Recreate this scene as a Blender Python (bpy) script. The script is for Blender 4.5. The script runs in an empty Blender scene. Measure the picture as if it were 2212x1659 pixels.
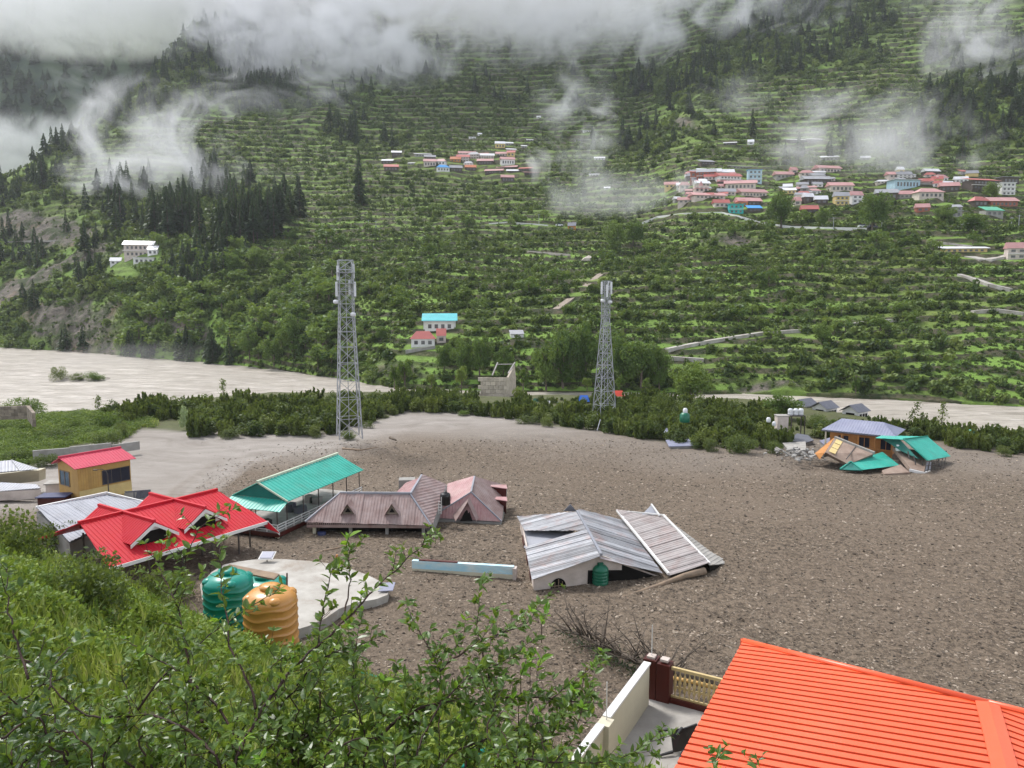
import bpy, math, random
import numpy as np
from mathutils import Vector, Matrix
R = math.radians
sc = bpy.context.scene
col = sc.collection

# ------------------------------------------------------------------ camera, world, sun, exposure
FOC = 1640.0                     # focal length in units of a 2212 x 1659 picture
PITCH = R(6.6)
CAMZ = 20.0
cam_d = bpy.data.cameras.new('camera')
cam = bpy.data.objects.new('camera', cam_d); col.objects.link(cam)
cam.location = (0, 0, CAMZ)
cam.rotation_euler = (math.pi/2 - PITCH, 0, 0)
cam_d.sensor_width = 36.0
cam_d.lens = 36.0 * FOC / 2212.0
cam_d.clip_start = 0.05
cam_d.clip_end = 9000
sc.camera = cam

SUN_EL, SUN_ROT = R(54), R(318)
world = bpy.data.worlds.new('World'); sc.world = world
world.use_nodes = True
nt = world.node_tree
bg = nt.nodes['Background']
sky = nt.nodes.new('ShaderNodeTexSky'); sky.sky_type = 'NISHITA'; sky.sun_disc = False
sky.sun_elevation = SUN_EL; sky.sun_rotation = SUN_ROT
sky.air_density = 1.0; sky.dust_density = 6.0; sky.ozone_density = 1.0; sky.altitude = 2000
hs = nt.nodes.new('ShaderNodeHueSaturation'); hs.inputs['Saturation'].default_value = 0.30
nt.links.new(sky.outputs[0], hs.inputs['Color']); nt.links.new(hs.outputs[0], bg.inputs['Color'])
bg.inputs['Strength'].default_value = 0.15
sun_d = bpy.data.lights.new('sun', 'SUN'); sun_d.energy = 1.5; sun_d.angle = R(10); sun_d.color = (1, .97, .93)
sun = bpy.data.objects.new('sun', sun_d); col.objects.link(sun)
# light comes over the mountain from ahead and to the left
sd = Vector((math.sin(SUN_ROT)*math.cos(SUN_EL), math.cos(SUN_ROT)*math.cos(SUN_EL), math.sin(SUN_EL)))
sun.rotation_euler = sd.to_track_quat('Z', 'Y').to_euler(); sun.location = (0, -20, 60)
sc.view_settings.view_transform = 'Standard'; sc.view_settings.look = 'None'
sc.view_settings.exposure = 1.24; sc.view_settings.gamma = 1.0; sc.view_settings.use_curve_mapping = False
cy = sc.cycles
cy.max_bounces = 12; cy.diffuse_bounces = 2; cy.glossy_bounces = 2; cy.transmission_bounces = 3
cy.transparent_max_bounces = 8; cy.volume_bounces = 10
cy.volume_max_steps = 96; cy.volume_step_rate = 1.0
cy.use_denoising = True; cy.denoiser = 'OPENIMAGEDENOISE'
cy.sample_clamp_indirect = 6.0
cy.use_adaptive_sampling = True; cy.adaptive_threshold = 0.015

# ------------------------------------------------------------------ picture geometry -> place
cp, sp = math.cos(PITCH), math.sin(PITCH)
def ray(px, py):
    xc, yc = (px-1106.0)/FOC, (829.5-py)/FOC
    return Vector((xc, cp + yc*sp, -sp + yc*cp))
def P(px, py, Y):                     # the point of that sight line at distance Y
    d = ray(px, py); return Vector((0, 0, CAMZ)) + d*(Y/d.y)
def G(px, py, z=0.0):                 # where that sight line meets height z
    d = ray(px, py); return Vector((0, 0, CAMZ)) + d*((z-CAMZ)/d.z)
def proj(x, y, z):                    # back again
    zz = z-CAMZ
    f = y*cp - zz*sp; u = y*sp + zz*cp
    return 1106 + FOC*x/f, 829.5 - FOC*u/f

# ------------------------------------------------------------------ noise
def vnoise(x, y, seed=0):
    xi = np.floor(x).astype(np.int64); yi = np.floor(y).astype(np.int64)
    fx = x-xi; fy = y-yi
    fx = fx*fx*(3-2*fx); fy = fy*fy*(3-2*fy)
    def h(a, b):
        n = (a*374761393 + b*668265263 + seed*1442695041) & 0xffffffff
        n = ((n ^ (n >> 13))*1274126177) & 0xffffffff
        n = (n ^ (n >> 16)) & 0xffffffff
        return n/4294967295.0*2-1
    a, b, c, d = h(xi, yi), h(xi+1, yi), h(xi, yi+1), h(xi+1, yi+1)
    return (a*(1-fx)+b*fx)*(1-fy) + (c*(1-fx)+d*fx)*fy
def fbm(x, y, seed=0, oct=4, gain=.5):
    s = 0; a = 1; t = 0
    for o in range(oct):
        s = s + a*vnoise(x*2**o+13.7*o, y*2**o-7.1*o, seed+o*17); t += a; a *= gain
    return s/t
def sstep(a, b, x):
    t = np.clip((x-a)/(b-a), 0, 1); return t*t*(3-2*t)

# ------------------------------------------------------------------ materials
def _n(nt, t, **k):
    n = nt.nodes.new(t)
    for a, b in k.items(): setattr(n, a, b)
    return n
def mixc(nt, f, a, b, mode='MIX'):
    m = _n(nt, 'ShaderNodeMix', data_type='RGBA', blend_type=mode)
    for i, v in ((0, f), (6, a), (7, b)):
        if isinstance(v, bpy.types.NodeSocket): nt.links.new(v, m.inputs[i])
        elif i == 0: m.inputs[0].default_value = v
        else: m.inputs[i].default_value = (*v[:3], 1)
    return m.outputs[2]
def noise(nt, scale, detail=4, rough=.55, vec=None, dist=0):
    n = _n(nt, 'ShaderNodeTexNoise'); n.inputs['Scale'].default_value = scale
    n.inputs['Detail'].default_value = detail; n.inputs['Roughness'].default_value = rough
    n.inputs['Distortion'].default_value = dist
    if vec is not None: nt.links.new(vec, n.inputs['Vector'])
    return n.outputs[0]
def ramp(nt, v, stops):
    r = _n(nt, 'ShaderNodeValToRGB'); e = r.color_ramp.elements
    while len(e) < len(stops): e.new(.5)
    for k, (p, c) in zip(e, stops):
        k.position = p; k.color = (*c, 1) if not isinstance(c, (int, float)) else (c, c, c, 1)
    nt.links.new(v, r.inputs[0]); return r.outputs[0]
def base(name):
    m = bpy.data.materials.new(name); m.use_nodes = True
    return m, m.node_tree, m.node_tree.nodes['Principled BSDF']
def pos(nt, scale=(1, 1, 1), obj=False):
    if obj: o = _n(nt, 'ShaderNodeTexCoord').outputs['Object']
    else: o = _n(nt, 'ShaderNodeNewGeometry').outputs['Position']
    mp = _n(nt, 'ShaderNodeMapping'); mp.inputs['Scale'].default_value = scale
    nt.links.new(o, mp.inputs[0]); return mp.outputs[0]
_mc = {}
def M(name, c1, c2=None, rough=.8, scale=3, bump=0, bscale=40, spec=.3, rnd=0, metal=0, stretch=(1, 1, 1), dirt=0.25, dirtc=(.16, .13, .10)):
    if name in _mc: return _mc[name]
    m, nt, b = base(name)
    v = pos(nt, stretch)
    c2 = c2 or tuple(x*.8 for x in c1)
    c = mixc(nt, ramp(nt, noise(nt, scale, 5, .6, v), [(.35, 0.), (.65, 1.)]), c1, c2)
    if dirt:
        dm = ramp(nt, noise(nt, scale*.37+.11, 7, .68, v, .6), [(.50, 0.), (.74, dirt)])
        c = mixc(nt, dm, c, dirtc)
    if rnd:
        oi = _n(nt, 'ShaderNodeObjectInfo')
        h = _n(nt, 'ShaderNodeHueSaturation')
        mr = _n(nt, 'ShaderNodeMapRange'); mr.inputs[3].default_value = 1-rnd; mr.inputs[4].default_value = 1+rnd
        nt.links.new(oi.outputs['Random'], mr.inputs[0]); nt.links.new(mr.outputs[0], h.inputs['Value'])
        nt.links.new(c, h.inputs['Color']); c = h.outputs[0]
    nt.links.new(c, b.inputs['Base Color'])
    b.inputs['Roughness'].default_value = rough; b.inputs['Metallic'].default_value = metal
    b.inputs['Specular IOR Level'].default_value = spec
    if bump:
        bn = _n(nt, 'ShaderNodeBump'); bn.inputs['Strength'].default_value = bump; bn.inputs['Distance'].default_value = .03
        nt.links.new(noise(nt, bscale, 4, .6, v), bn.inputs['Height']); nt.links.new(bn.outputs[0], b.inputs['Normal'])
    _mc[name] = m; return m
def foliage(name, c1, c2, c3=None, rnd=.35, trans=.25, scale=.6, rough=.6, spec=.25, hue=.02):
    m, nt, b = base(name)
    v = pos(nt)
    c = mixc(nt, ramp(nt, noise(nt, scale, 3, .6, v), [(.35, 0.), (.65, 1.)]), c1, c2)
    if c3:
        c = mixc(nt, ramp(nt, noise(nt, scale*6, 2, .6, v), [(.5, 0.), (.75, .8)]), c, c3)
    oi = _n(nt, 'ShaderNodeObjectInfo'); h = _n(nt, 'ShaderNodeHueSaturation')
    mr = _n(nt, 'ShaderNodeMapRange'); mr.inputs[3].default_value = 1-rnd; mr.inputs[4].default_value = 1+rnd
    nt.links.new(oi.outputs['Random'], mr.inputs[0]); nt.links.new(mr.outputs[0], h.inputs['Value'])
    mh = _n(nt, 'ShaderNodeMath', operation='MULTIPLY_ADD'); mh.inputs[1].default_value = -hue*2; mh.inputs[2].default_value = .5+hue
    nt.links.new(oi.outputs['Random'], mh.inputs[0]); nt.links.new(mh.outputs[0], h.inputs['Hue'])
    nt.links.new(c, h.inputs['Color']); c = h.outputs[0]
    nt.links.new(c, b.inputs['Base Color']); b.inputs['Roughness'].default_value = rough
    b.inputs['Specular IOR Level'].default_value = spec
    tr = _n(nt, 'ShaderNodeBsdfTranslucent'); nt.links.new(mixc(nt, .6, c, (.35, .45, .05), 'MIX'), tr.inputs[0])
    mx = _n(nt, 'ShaderNodeMixShader'); mx.inputs[0].default_value = trans
    nt.links.new(b.outputs[0], mx.inputs[1]); nt.links.new(tr.outputs[0], mx.inputs[2])
    nt.links.new(mx.outputs[0], nt.nodes['Material Output'].inputs[0])
    return m

# ------------------------------------------------------------------ objects
ORG = {}
def tag(o, label=None, cat=None, group=None, kind=None):
    if label: o['label'] = label
    if cat: o['category'] = cat
    if group: o['group'] = group
    if kind: o['kind'] = kind
    return o
def thing(name, label, cat, loc, group=None):
    o = bpy.data.objects.new(name, None); col.objects.link(o); o.location = loc
    o.empty_display_size = .3
    ORG[o] = Vector(loc); return tag(o, label, cat, group)
def npmesh(name, v, f, mats=(), smooth=False, attrs=None):
    v = np.asarray(v, np.float32); me = bpy.data.meshes.new(name)
    if isinstance(f, np.ndarray):
        k = f.shape[1]; me.vertices.add(len(v)); me.vertices.foreach_set('co', v.ravel())
        me.loops.add(f.size); me.loops.foreach_set('vertex_index', f.astype(np.int32).ravel())
        me.polygons.add(len(f)); me.polygons.foreach_set('loop_start', np.arange(0, f.size, k, dtype=np.int32))
        me.polygons.foreach_set('loop_total', np.full(len(f), k, np.int32))
        me.update(calc_edges=True)
    else:
        me.from_pydata([tuple(x) for x in v], [], f); me.update()
    for m in mats: me.materials.append(m)
    me.polygons.foreach_set('use_smooth', np.full(len(me.polygons), smooth))
    for k, a in (attrs or {}).items():
        at = me.attributes.new(k, 'FLOAT', 'POINT'); at.data.foreach_set('value', np.asarray(a, np.float32).ravel())
    return me
def link(name, me, parent=None, loc=None):
    o = bpy.data.objects.new(name, me); col.objects.link(o)
    if parent: o.parent = parent
    if loc is not None: o.location = loc
    return o
class MB:
    """collects geometry given in world coordinates"""
    def __init__(s): s.v = []; s.f = []
    def poly(s, pts):
        n = len(s.v); s.v += [tuple(p) for p in pts]; s.f.append(tuple(range(n, n+len(pts)))); return s
    def add(s, v, f):
        n = len(s.v); s.v += [tuple(p) for p in v]; s.f += [tuple(i+n for i in q) for q in f]; return s
    def hexa(s, b, t):                 # four bottom points, four top points
        return s.add(list(b)+list(t), [(3, 2, 1, 0), (4, 5, 6, 7), (0, 1, 5, 4), (1, 2, 6, 5), (2, 3, 7, 6), (3, 0, 4, 7)])
    def box(s, c, u, hx, hy, z0, z1):  # c plan centre, u plan direction
        c = Vector((c[0], c[1], 0)); u = Vector((u[0], u[1], 0)).normalized(); p = Vector((-u.y, u.x, 0))
        q = [c-u*hx-p*hy, c+u*hx-p*hy, c+u*hx+p*hy, c-u*hx+p*hy]
        return s.hexa([a+Vector((0, 0, z0)) for a in q], [a+Vector((0, 0, z1)) for a in q])
    def bar(s, a, b, w, w2=None):
        a = Vector(a); b = Vector(b); d = (b-a).normalized()
        r = d.cross(Vector((0, 0, 1)))
        if r.length < .05: r = d.cross(Vector((1, 0, 0)))
        r.normalize(); q = r.cross(d); h = w/2; k = (w2 or w)/2
        return s.hexa([a-r*h-q*h, a+r*h-q*h, a+r*h+q*h, a-r*h+q*h], [b-r*k-q*k, b+r*k-q*k, b+r*k+q*k, b-r*k+q*k])
    def prism(s, pts, off):            # a polygon given thickness
        off = Vector(off); n = len(pts); a = [Vector(p) for p in pts]; b = [p+off for p in a]
        return s.add(a+b, [tuple(range(n))[::-1], tuple(range(n, 2*n))] + [(i, (i+1) % n, n+(i+1) % n, n+i) for i in range(n)])
    def tube(s, pts, rad, n=6):
        pts = [Vector(p) for p in pts]; m = len(s.v)
        for i, p in enumerate(pts):
            d = (pts[min(i+1, len(pts)-1)]-pts[max(i-1, 0)]).normalized()
            r = d.cross(Vector((.13, .2, 1))).normalized(); q = r.cross(d)
            for k in range(n):
                a = 2*math.pi*k/n; s.v.append(tuple(p+(r*math.cos(a)+q*math.sin(a))*rad[i]))
        for i in range(len(pts)-1):
            for k in range(n):
                s.f.append((m+i*n+k, m+i*n+(k+1) % n, m+(i+1)*n+(k+1) % n, m+(i+1)*n+k))
        s.f.append(tuple(m+k for k in range(n))[::-1]); s.f.append(tuple(m+(len(pts)-1)*n+k for k in range(n)))
        return s
    def lathe(s, c, prof, n=20):
        c = Vector(c); m = len(s.v)
        for (r, z) in prof:
            for k in range(n):
                a = 2*math.pi*k/n; s.v.append((c.x+r*math.cos(a), c.y+r*math.sin(a), c.z+z))
        for i in range(len(prof)-1):
            for k in range(n):
                s.f.append((m+i*n+k, m+i*n+(k+1) % n, m+(i+1)*n+(k+1) % n, m+(i+1)*n+k))
        s.f.append(tuple(m+k for k in range(n))[::-1]); s.f.append(tuple(m+(len(prof)-1)*n+k for k in range(n)))
        return s
    def build(s, name, mat, parent=None, smooth=False, label=None):
        if parent is not None: org = ORG[parent]; loc = None
        else:
            a = np.array(s.v); org = Vector(((a[:, 0].min()+a[:, 0].max())/2, (a[:, 1].min()+a[:, 1].max())/2, a[:, 2].min())); loc = org
        me = bpy.data.meshes.new(name); me.from_pydata([(p[0]-org.x, p[1]-org.y, p[2]-org.z) for p in s.v], [], s.f)
        me.update(); me.materials.append(mat)
        if smooth: me.polygons.foreach_set('use_smooth', [True]*len(me.polygons))
        o = link(name, me, parent, loc); ORG[o] = org
        if label: o['label'] = label
        return o

# corrugated or ribbed roof sheet clipped to a flat convex outline; ribs run at right angles to 'along'
def ribs(mb, pts, along, pitch=.25, h=.03, thick=.04, flat=.5, a0=None, a1=None, lift=0, st=.3):
    pts = [Vector(p) for p in pts]; c = sum(pts, Vector())/len(pts)
    n = Vector()
    for i in range(len(pts)):
        n += (pts[i]-c).cross(pts[(i+1) % len(pts)]-c)
    n.normalize()
    if n.z < 0: n = -n
    a = Vector(along); a = (a-n*a.dot(n)).normalized(); b = n.cross(a)
    q = [((p-c).dot(a), (p-c).dot(b)) for p in pts]
    lo = min(x for x, _ in q); hi = max(x for x, _ in q)
    base_lo = lo
    if a0 is not None: lo = max(lo, base_lo+a0)
    if a1 is not None: hi = min(hi, base_lo+a1)
    if hi-lo < .02: return mb
    def rng(x):
        ys = []
        for i in range(len(q)):
            (x0, y0), (x1, y1) = q[i], q[(i+1) % len(q)]
            if (x0-x)*(x1-x) <= 0 and abs(x1-x0) > 1e-9: ys.append(y0+(y1-y0)*(x-x0)/(x1-x0))
        return (min(ys), max(ys)) if ys else None
    xs = set([lo+1e-4, hi-1e-4] + [x for x, _ in q if lo < x < hi])
    k0 = math.floor((lo-base_lo)/pitch)
    prof = [(0, 0), (flat, 0), (flat+(1-flat)*st, 1), (flat+(1-flat)*(1-st), 1)]
    k = k0
    while base_lo+k*pitch < hi:
        for (t, _) in prof:
            x = base_lo+(k+t)*pitch
            if lo < x < hi: xs.add(x)
        k += 1
    def hgt(x):
        t = ((x-base_lo)/pitch) % 1
        if t <= flat: return 0
        e = (1-flat)*st
        if t < flat+e: return (t-flat)/e*h
        if t > 1-e: return (1-t)/e*h
        return h
    m = len(mb.v); cnt = 0
    for x in sorted(xs):
        r = rng(min(max(x, min(t for t, _ in q)+1e-4), max(t for t, _ in q)-1e-4))
        if r is None: continue
        up = n*(hgt(x)+lift); dn = n*(lift-thick)
        for (y, w) in ((r[0], up), (r[1], up), (r[1], dn), (r[0], dn)):
            mb.v.append(tuple(c+a*x+b*y+w))
        cnt += 1
    for i in range(cnt-1):
        for j in range(4):
            mb.f.append((m+i*4+j, m+i*4+(j+1) % 4, m+i*4+4+(j+1) % 4, m+i*4+4+j))
    if cnt > 1:
        mb.f.append((m, m+3, m+2, m+1)); e = m+(cnt-1)*4; mb.f.append((e, e+1, e+2, e+3))
    return mb
# the same sheet laid as separate strips, each one an object
def sheeted(parent, pts, along, mat, width=.85, pitch=.21, h=.025, name='roof_sheet', seed=1):
    rr = random.Random(seed); P3 = [Vector(p) for p in pts]; a = Vector(along).normalized()
    w = [p.dot(a) for p in P3]; L = max(w)-min(w); k = 0; x = 0
    while x < L-.05:
        mb = ribs(MB(), pts, along, pitch, h, .015, .5, x, min(x+width, L)+.03, lift=.03*(k % 2)+rr.uniform(0, .02))
        if mb.f: mb.build(name, mat, parent)
        x += width; k += 1

# ------------------------------------------------------------------ scattering by geometry nodes (only for what nobody could count)
def proto_collection(name, objs):
    c = bpy.data.collections.new(name)
    for o in objs: c.objects.link(o)
    return c
def scatter(name, pts, scl, rot, coll, mats=(), idx=None):
    n = len(pts); me = bpy.data.meshes.new(name)
    me.vertices.add(n); me.vertices.foreach_set('co', np.asarray(pts, np.float32).ravel()); me.update()
    at = me.attributes.new('scl', 'FLOAT_VECTOR', 'POINT'); at.data.foreach_set('vector', np.asarray(scl, np.float32).ravel())
    at = me.attributes.new('rot', 'FLOAT_VECTOR', 'POINT'); at.data.foreach_set('vector', np.asarray(rot, np.float32).ravel())
    if idx is None: idx = np.random.RandomState(len(name)+n).randint(0, len(coll.objects), n)
    at = me.attributes.new('pick', 'INT', 'POINT'); at.data.foreach_set('value', np.asarray(idx, np.int32))
    o = link(name, me)
    ng = bpy.data.node_groups.new(name, 'GeometryNodeTree')
    ng.interface.new_socket('Geometry', in_out='INPUT', socket_type='NodeSocketGeometry')
    ng.interface.new_socket('Geometry', in_out='OUTPUT', socket_type='NodeSocketGeometry')
    i = ng.nodes.new('NodeGroupInput'); u = ng.nodes.new('NodeGroupOutput')
    ip = ng.nodes.new('GeometryNodeInstanceOnPoints'); ci = ng.nodes.new('GeometryNodeCollectionInfo')
    ci.inputs['Collection'].default_value = coll; ci.inputs['Separate Children'].default_value = True
    ci.inputs['Reset Children'].default_value = True
    ip.inputs['Pick Instance'].default_value = True
    def na(nm, t):
        a = ng.nodes.new('GeometryNodeInputNamedAttribute'); a.data_type = t; a.inputs['Name'].default_value = nm
        return a.outputs['Attribute']
    L = ng.links.new
    L(i.outputs[0], ip.inputs['Points']); L(ci.outputs[0], ip.inputs['Instance'])
    L(na('pick', 'INT'), ip.inputs['Instance Index'])
    L(na('rot', 'FLOAT_VECTOR'), ip.inputs['Rotation']); L(na('scl', 'FLOAT_VECTOR'), ip.inputs['Scale'])
    L(ip.outputs[0], u.inputs[0])
    md = o.modifiers.new('scatter', 'NODES'); md.node_group = ng
    return o
# ================================================================== TERRAIN
def interp_cols(px, X, V):             # linear across columns
    return np.interp(px, X, V)
def Pn(px, row, Y):
    xc = (px-1106.)/FOC; yc = (829.5-row)/FOC
    dy = cp+yc*sp; dz = -sp+yc*cp
    return xc*Y/dy, Y, CAMZ+dz*Y/dy
def projn(x, y, z):
    zz = z-CAMZ; f = y*cp-zz*sp; u = y*sp+zz*cp
    return 1106+FOC*x/f, 829.5-FOC*u/f

# ---- near ground: the slope under the camera, the mud fan, the thicket flat, the river bed
EX = [-900, -300, 0, 300, 450, 585, 850, 1050, 1250, 1500, 3100]
EY = [38, 34, 32, 28, 24, 21, 15, 9.5, 6.5, 5, 5]
ER = [1100, 1135, 1190, 1290, 1370, 1430, 1515, 1630, 1760, 1900, 1950]
RX = [-900, 0, 250, 600, 850, 1106, 1650, 1900, 2212, 3100]
RY = [180, 152, 165, 195, 195, 190, 180, 150, 132, 120]
BX = [-900, -300, 60, 110, 150, 270, 300, 420, 700, 800, 880, 1000, 1150, 1290, 1400, 1500, 1690, 1740, 1900, 2060, 2212, 3100]
BR = [1040, 1030, 1010, 985, 968, 950, 925, 935, 935, 905, 886, 890, 908, 925, 946, 966, 962, 948, 945, 962, 978, 1000]
def ground0(px, Y):
    ye = np.interp(px, EX, EY); re = np.interp(px, EX, ER)
    _, _, ze = Pn(px, re, ye)
    near = 18.4+(ze-18.4)*np.clip(Y/ye, 0, 1)
    near = np.where(Y > ye, ze-(Y-ye)*.95, near)
    far = -3.3*sstep(60, 100, Y)+.35*sstep(40, 60, Y)
    yr = np.interp(px, RX, RY)
    far = far-1.2*sstep(yr*.9, yr-6, Y)-4.2*sstep(yr-3, yr+3, Y)
    w = 1.2
    d = near-far
    return far+np.where(d > w, d, np.where(d < -w, 0, (d+w)**2/(4*w))), near, far
def ground_z(x, y):
    """x, y arrays -> height"""
    x = np.asarray(x, float); y = np.asarray(y, float)
    px = 1106+FOC*x/np.maximum(y*cp+sp*18, 1)      # close enough for the azimuth tables
    z, near, far = ground0(px, y)
    onslope = sstep(-1, 1, near-far)
    z = z+onslope*(.28*fbm(x*.35, y*.35, 5, 4)+.10*fbm(x*1.7, y*1.7, 9, 3))
    z = z+(1-onslope)*(.30*fbm(x*.06, y*.06, 3, 3)+.07*fbm(x*.6, y*.6, 4, 4)+.05*fbm(x*2.3, y*2.3, 14, 3))
    # the islet in the river
    d = np.sqrt(((x+136)/13)**2+((y-238)/7)**2); z = np.where(y > 200, np.maximum(z, -7.5+2.6*sstep(1.5, .2, d)), z)
    return z, onslope
def gz(x, y): return float(ground_z(np.array([x]), np.array([y]))[0][0])
gpx = np.arange(-900, 3101, 7.0)
gY = 1.2*np.exp(np.linspace(0, math.log(330/1.2), 430))
A, B_ = np.meshgrid(gpx, gY)
gx = (A-1106)/FOC*(B_*cp+sp*18)
gzz, gon = ground_z(gx, B_)
ppx, prow = projn(gx, B_, np.minimum(gzz, 0.4))
brow = np.interp(ppx, BX, BR)
wob = 9*fbm(gx*.12, B_*.12, 31, 3)
mud = sstep(-5, 5, prow-brow+wob)*(1-gon)
mud = np.where(gzz < -4.6, 1.0, mud)
silt = np.clip(sstep(95, 0, prow-brow+18*fbm(gx*.05, B_*.09, 33, 4)), 0, 1)
# paler, smoother silt to the left of the dark fan, with a curved front
front = np.interp(prow, [900, 940, 1000, 1060, 1110, 1200], [1050, 780, 500, 420, 400, 400])
dfr = ppx-front
silt = np.maximum(silt*sstep(1500, 800, ppx)+silt*.35, sstep(70, -80, dfr+95*fbm(dfr*.022, prow*.006, 35, 3)+45*fbm(dfr*.085, prow*.012, 36, 2))*sstep(1130, 1080, prow))
gf_n, gf_m = A.shape
def gridfaces(n, m):
    i = np.arange((n-1)*(m-1)); r = i//(m-1); c = i % (m-1); a = r*m+c
    return np.stack([a, a+1, a+m+1, a+m], 1)

m, nt, b = base('ground_soil')
v = pos(nt)
def attr(nt, nm):
    a = _n(nt, 'ShaderNodeAttribute'); a.attribute_name = nm; return a.outputs['Fac']
# mud fan: grey brown, stony; silt: paler and smoother
v2 = pos(nt, (1, .8, 1))
mudc = mixc(nt, ramp(nt, noise(nt, 3.0, 9, .85, v2), [(.43, 0.), (.58, 1.)]), (.042, .031, .021), (.215, .165, .118))
mudc = mixc(nt, ramp(nt, noise(nt, .055, 4, .6, v2, 1.), [(.35, 0.), (.7, .6)]), mudc, (.17, .13, .095))
vor = _n(nt, 'ShaderNodeTexVoronoi'); vor.inputs['Scale'].default_value = 3.2; nt.links.new(v, vor.inputs['Vector'])
mudc = mixc(nt, ramp(nt, vor.outputs['Distance'], [(.05, .35), (.16, 0.)]), mudc, (.34, .30, .25))
vs = pos(nt, (.5, 1.0, 1))
siltc = mixc(nt, ramp(nt, noise(nt, .16, 8, .68, vs, 2.2), [(.3, 0.), (.7, 1.)]), (.21, .185, .16), (.33, .30, .27))
mudc = mixc(nt, attr(nt, 'silt'), mudc, siltc)
grs = mixc(nt, ramp(nt, noise(nt, .5, 6, .65, v), [(.35, 0.), (.65, 1.)]), (.05, .075, .018), (.115, .15, .035))
grs = mixc(nt, .5, grs, (.075, .062, .038))
grs = mixc(nt, ramp(nt, noise(nt, 1.3, 6, .7, v), [(.55, 0.), (.72, .8)]), grs, (.13, .10, .065))
c = mixc(nt, attr(nt, 'mud'), grs, mudc)
nt.links.new(c, b.inputs['Base Color']); b.inputs['Roughness'].default_value = .85; b.inputs['Specular IOR Level'].default_value = .25
bn = _n(nt, 'ShaderNodeBump'); bn.inputs['Strength'].default_value = .8; bn.inputs['Distance'].default_value = .16
nt.links.new(noise(nt, 3.0, 8, .75, v), bn.inputs['Height']); nt.links.new(bn.outputs[0], b.inputs['Normal'])
gme = npmesh('ground', np.stack([gx, B_, gzz], -1).reshape(-1, 3), gridfaces(gf_n, gf_m), [m], True,
             {'mud': mud.ravel(), 'silt': silt.ravel()})
tag(link('ground', gme), kind='structure')

# ---- the river
rY = np.concatenate([np.linspace(118, 300, 260), np.linspace(302, 560, 120)])
A2, B2 = np.meshgrid(np.arange(-1200, 3301, 14.0), rY)
rx = (A2-1106)/FOC*(B2*cp+sp*26)
rz = -6+.42*fbm(rx*.10, B2*.22, 51, 5, .65)
m, nt, b = base('silty_water')
vs = pos(nt, (.10, .42, 1))
c = mixc(nt, ramp(nt, noise(nt, 1.0, 7, .62, vs, .8), [(.36, 0.), (.66, 1.)]), (.27, .235, .195), (.52, .47, .41))
c = mixc(nt, ramp(nt, noise(nt, 2.6, 6, .7, vs, .5), [(.58, 0.), (.70, .8)]), c, (.62, .58, .52))
nt.links.new(c, b.inputs['Base Color']); b.inputs['Roughness'].default_value = .32; b.inputs['Specular IOR Level'].default_value = .4
bn = _n(nt, 'ShaderNodeBump'); bn.inputs['Strength'].default_value = .6; bn.inputs['Distance'].default_value = .3
nt.links.new(noise(nt, 3.5, 6, .7, vs, .6), bn.inputs['Height']); nt.links.new(bn.outputs[0], b.inputs['Normal'])
tag(link('river', npmesh('river', np.stack([rx, B2, rz], -1).reshape(-1, 3), gridfaces(*A2.shape), [m], True)), kind='structure')

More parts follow.
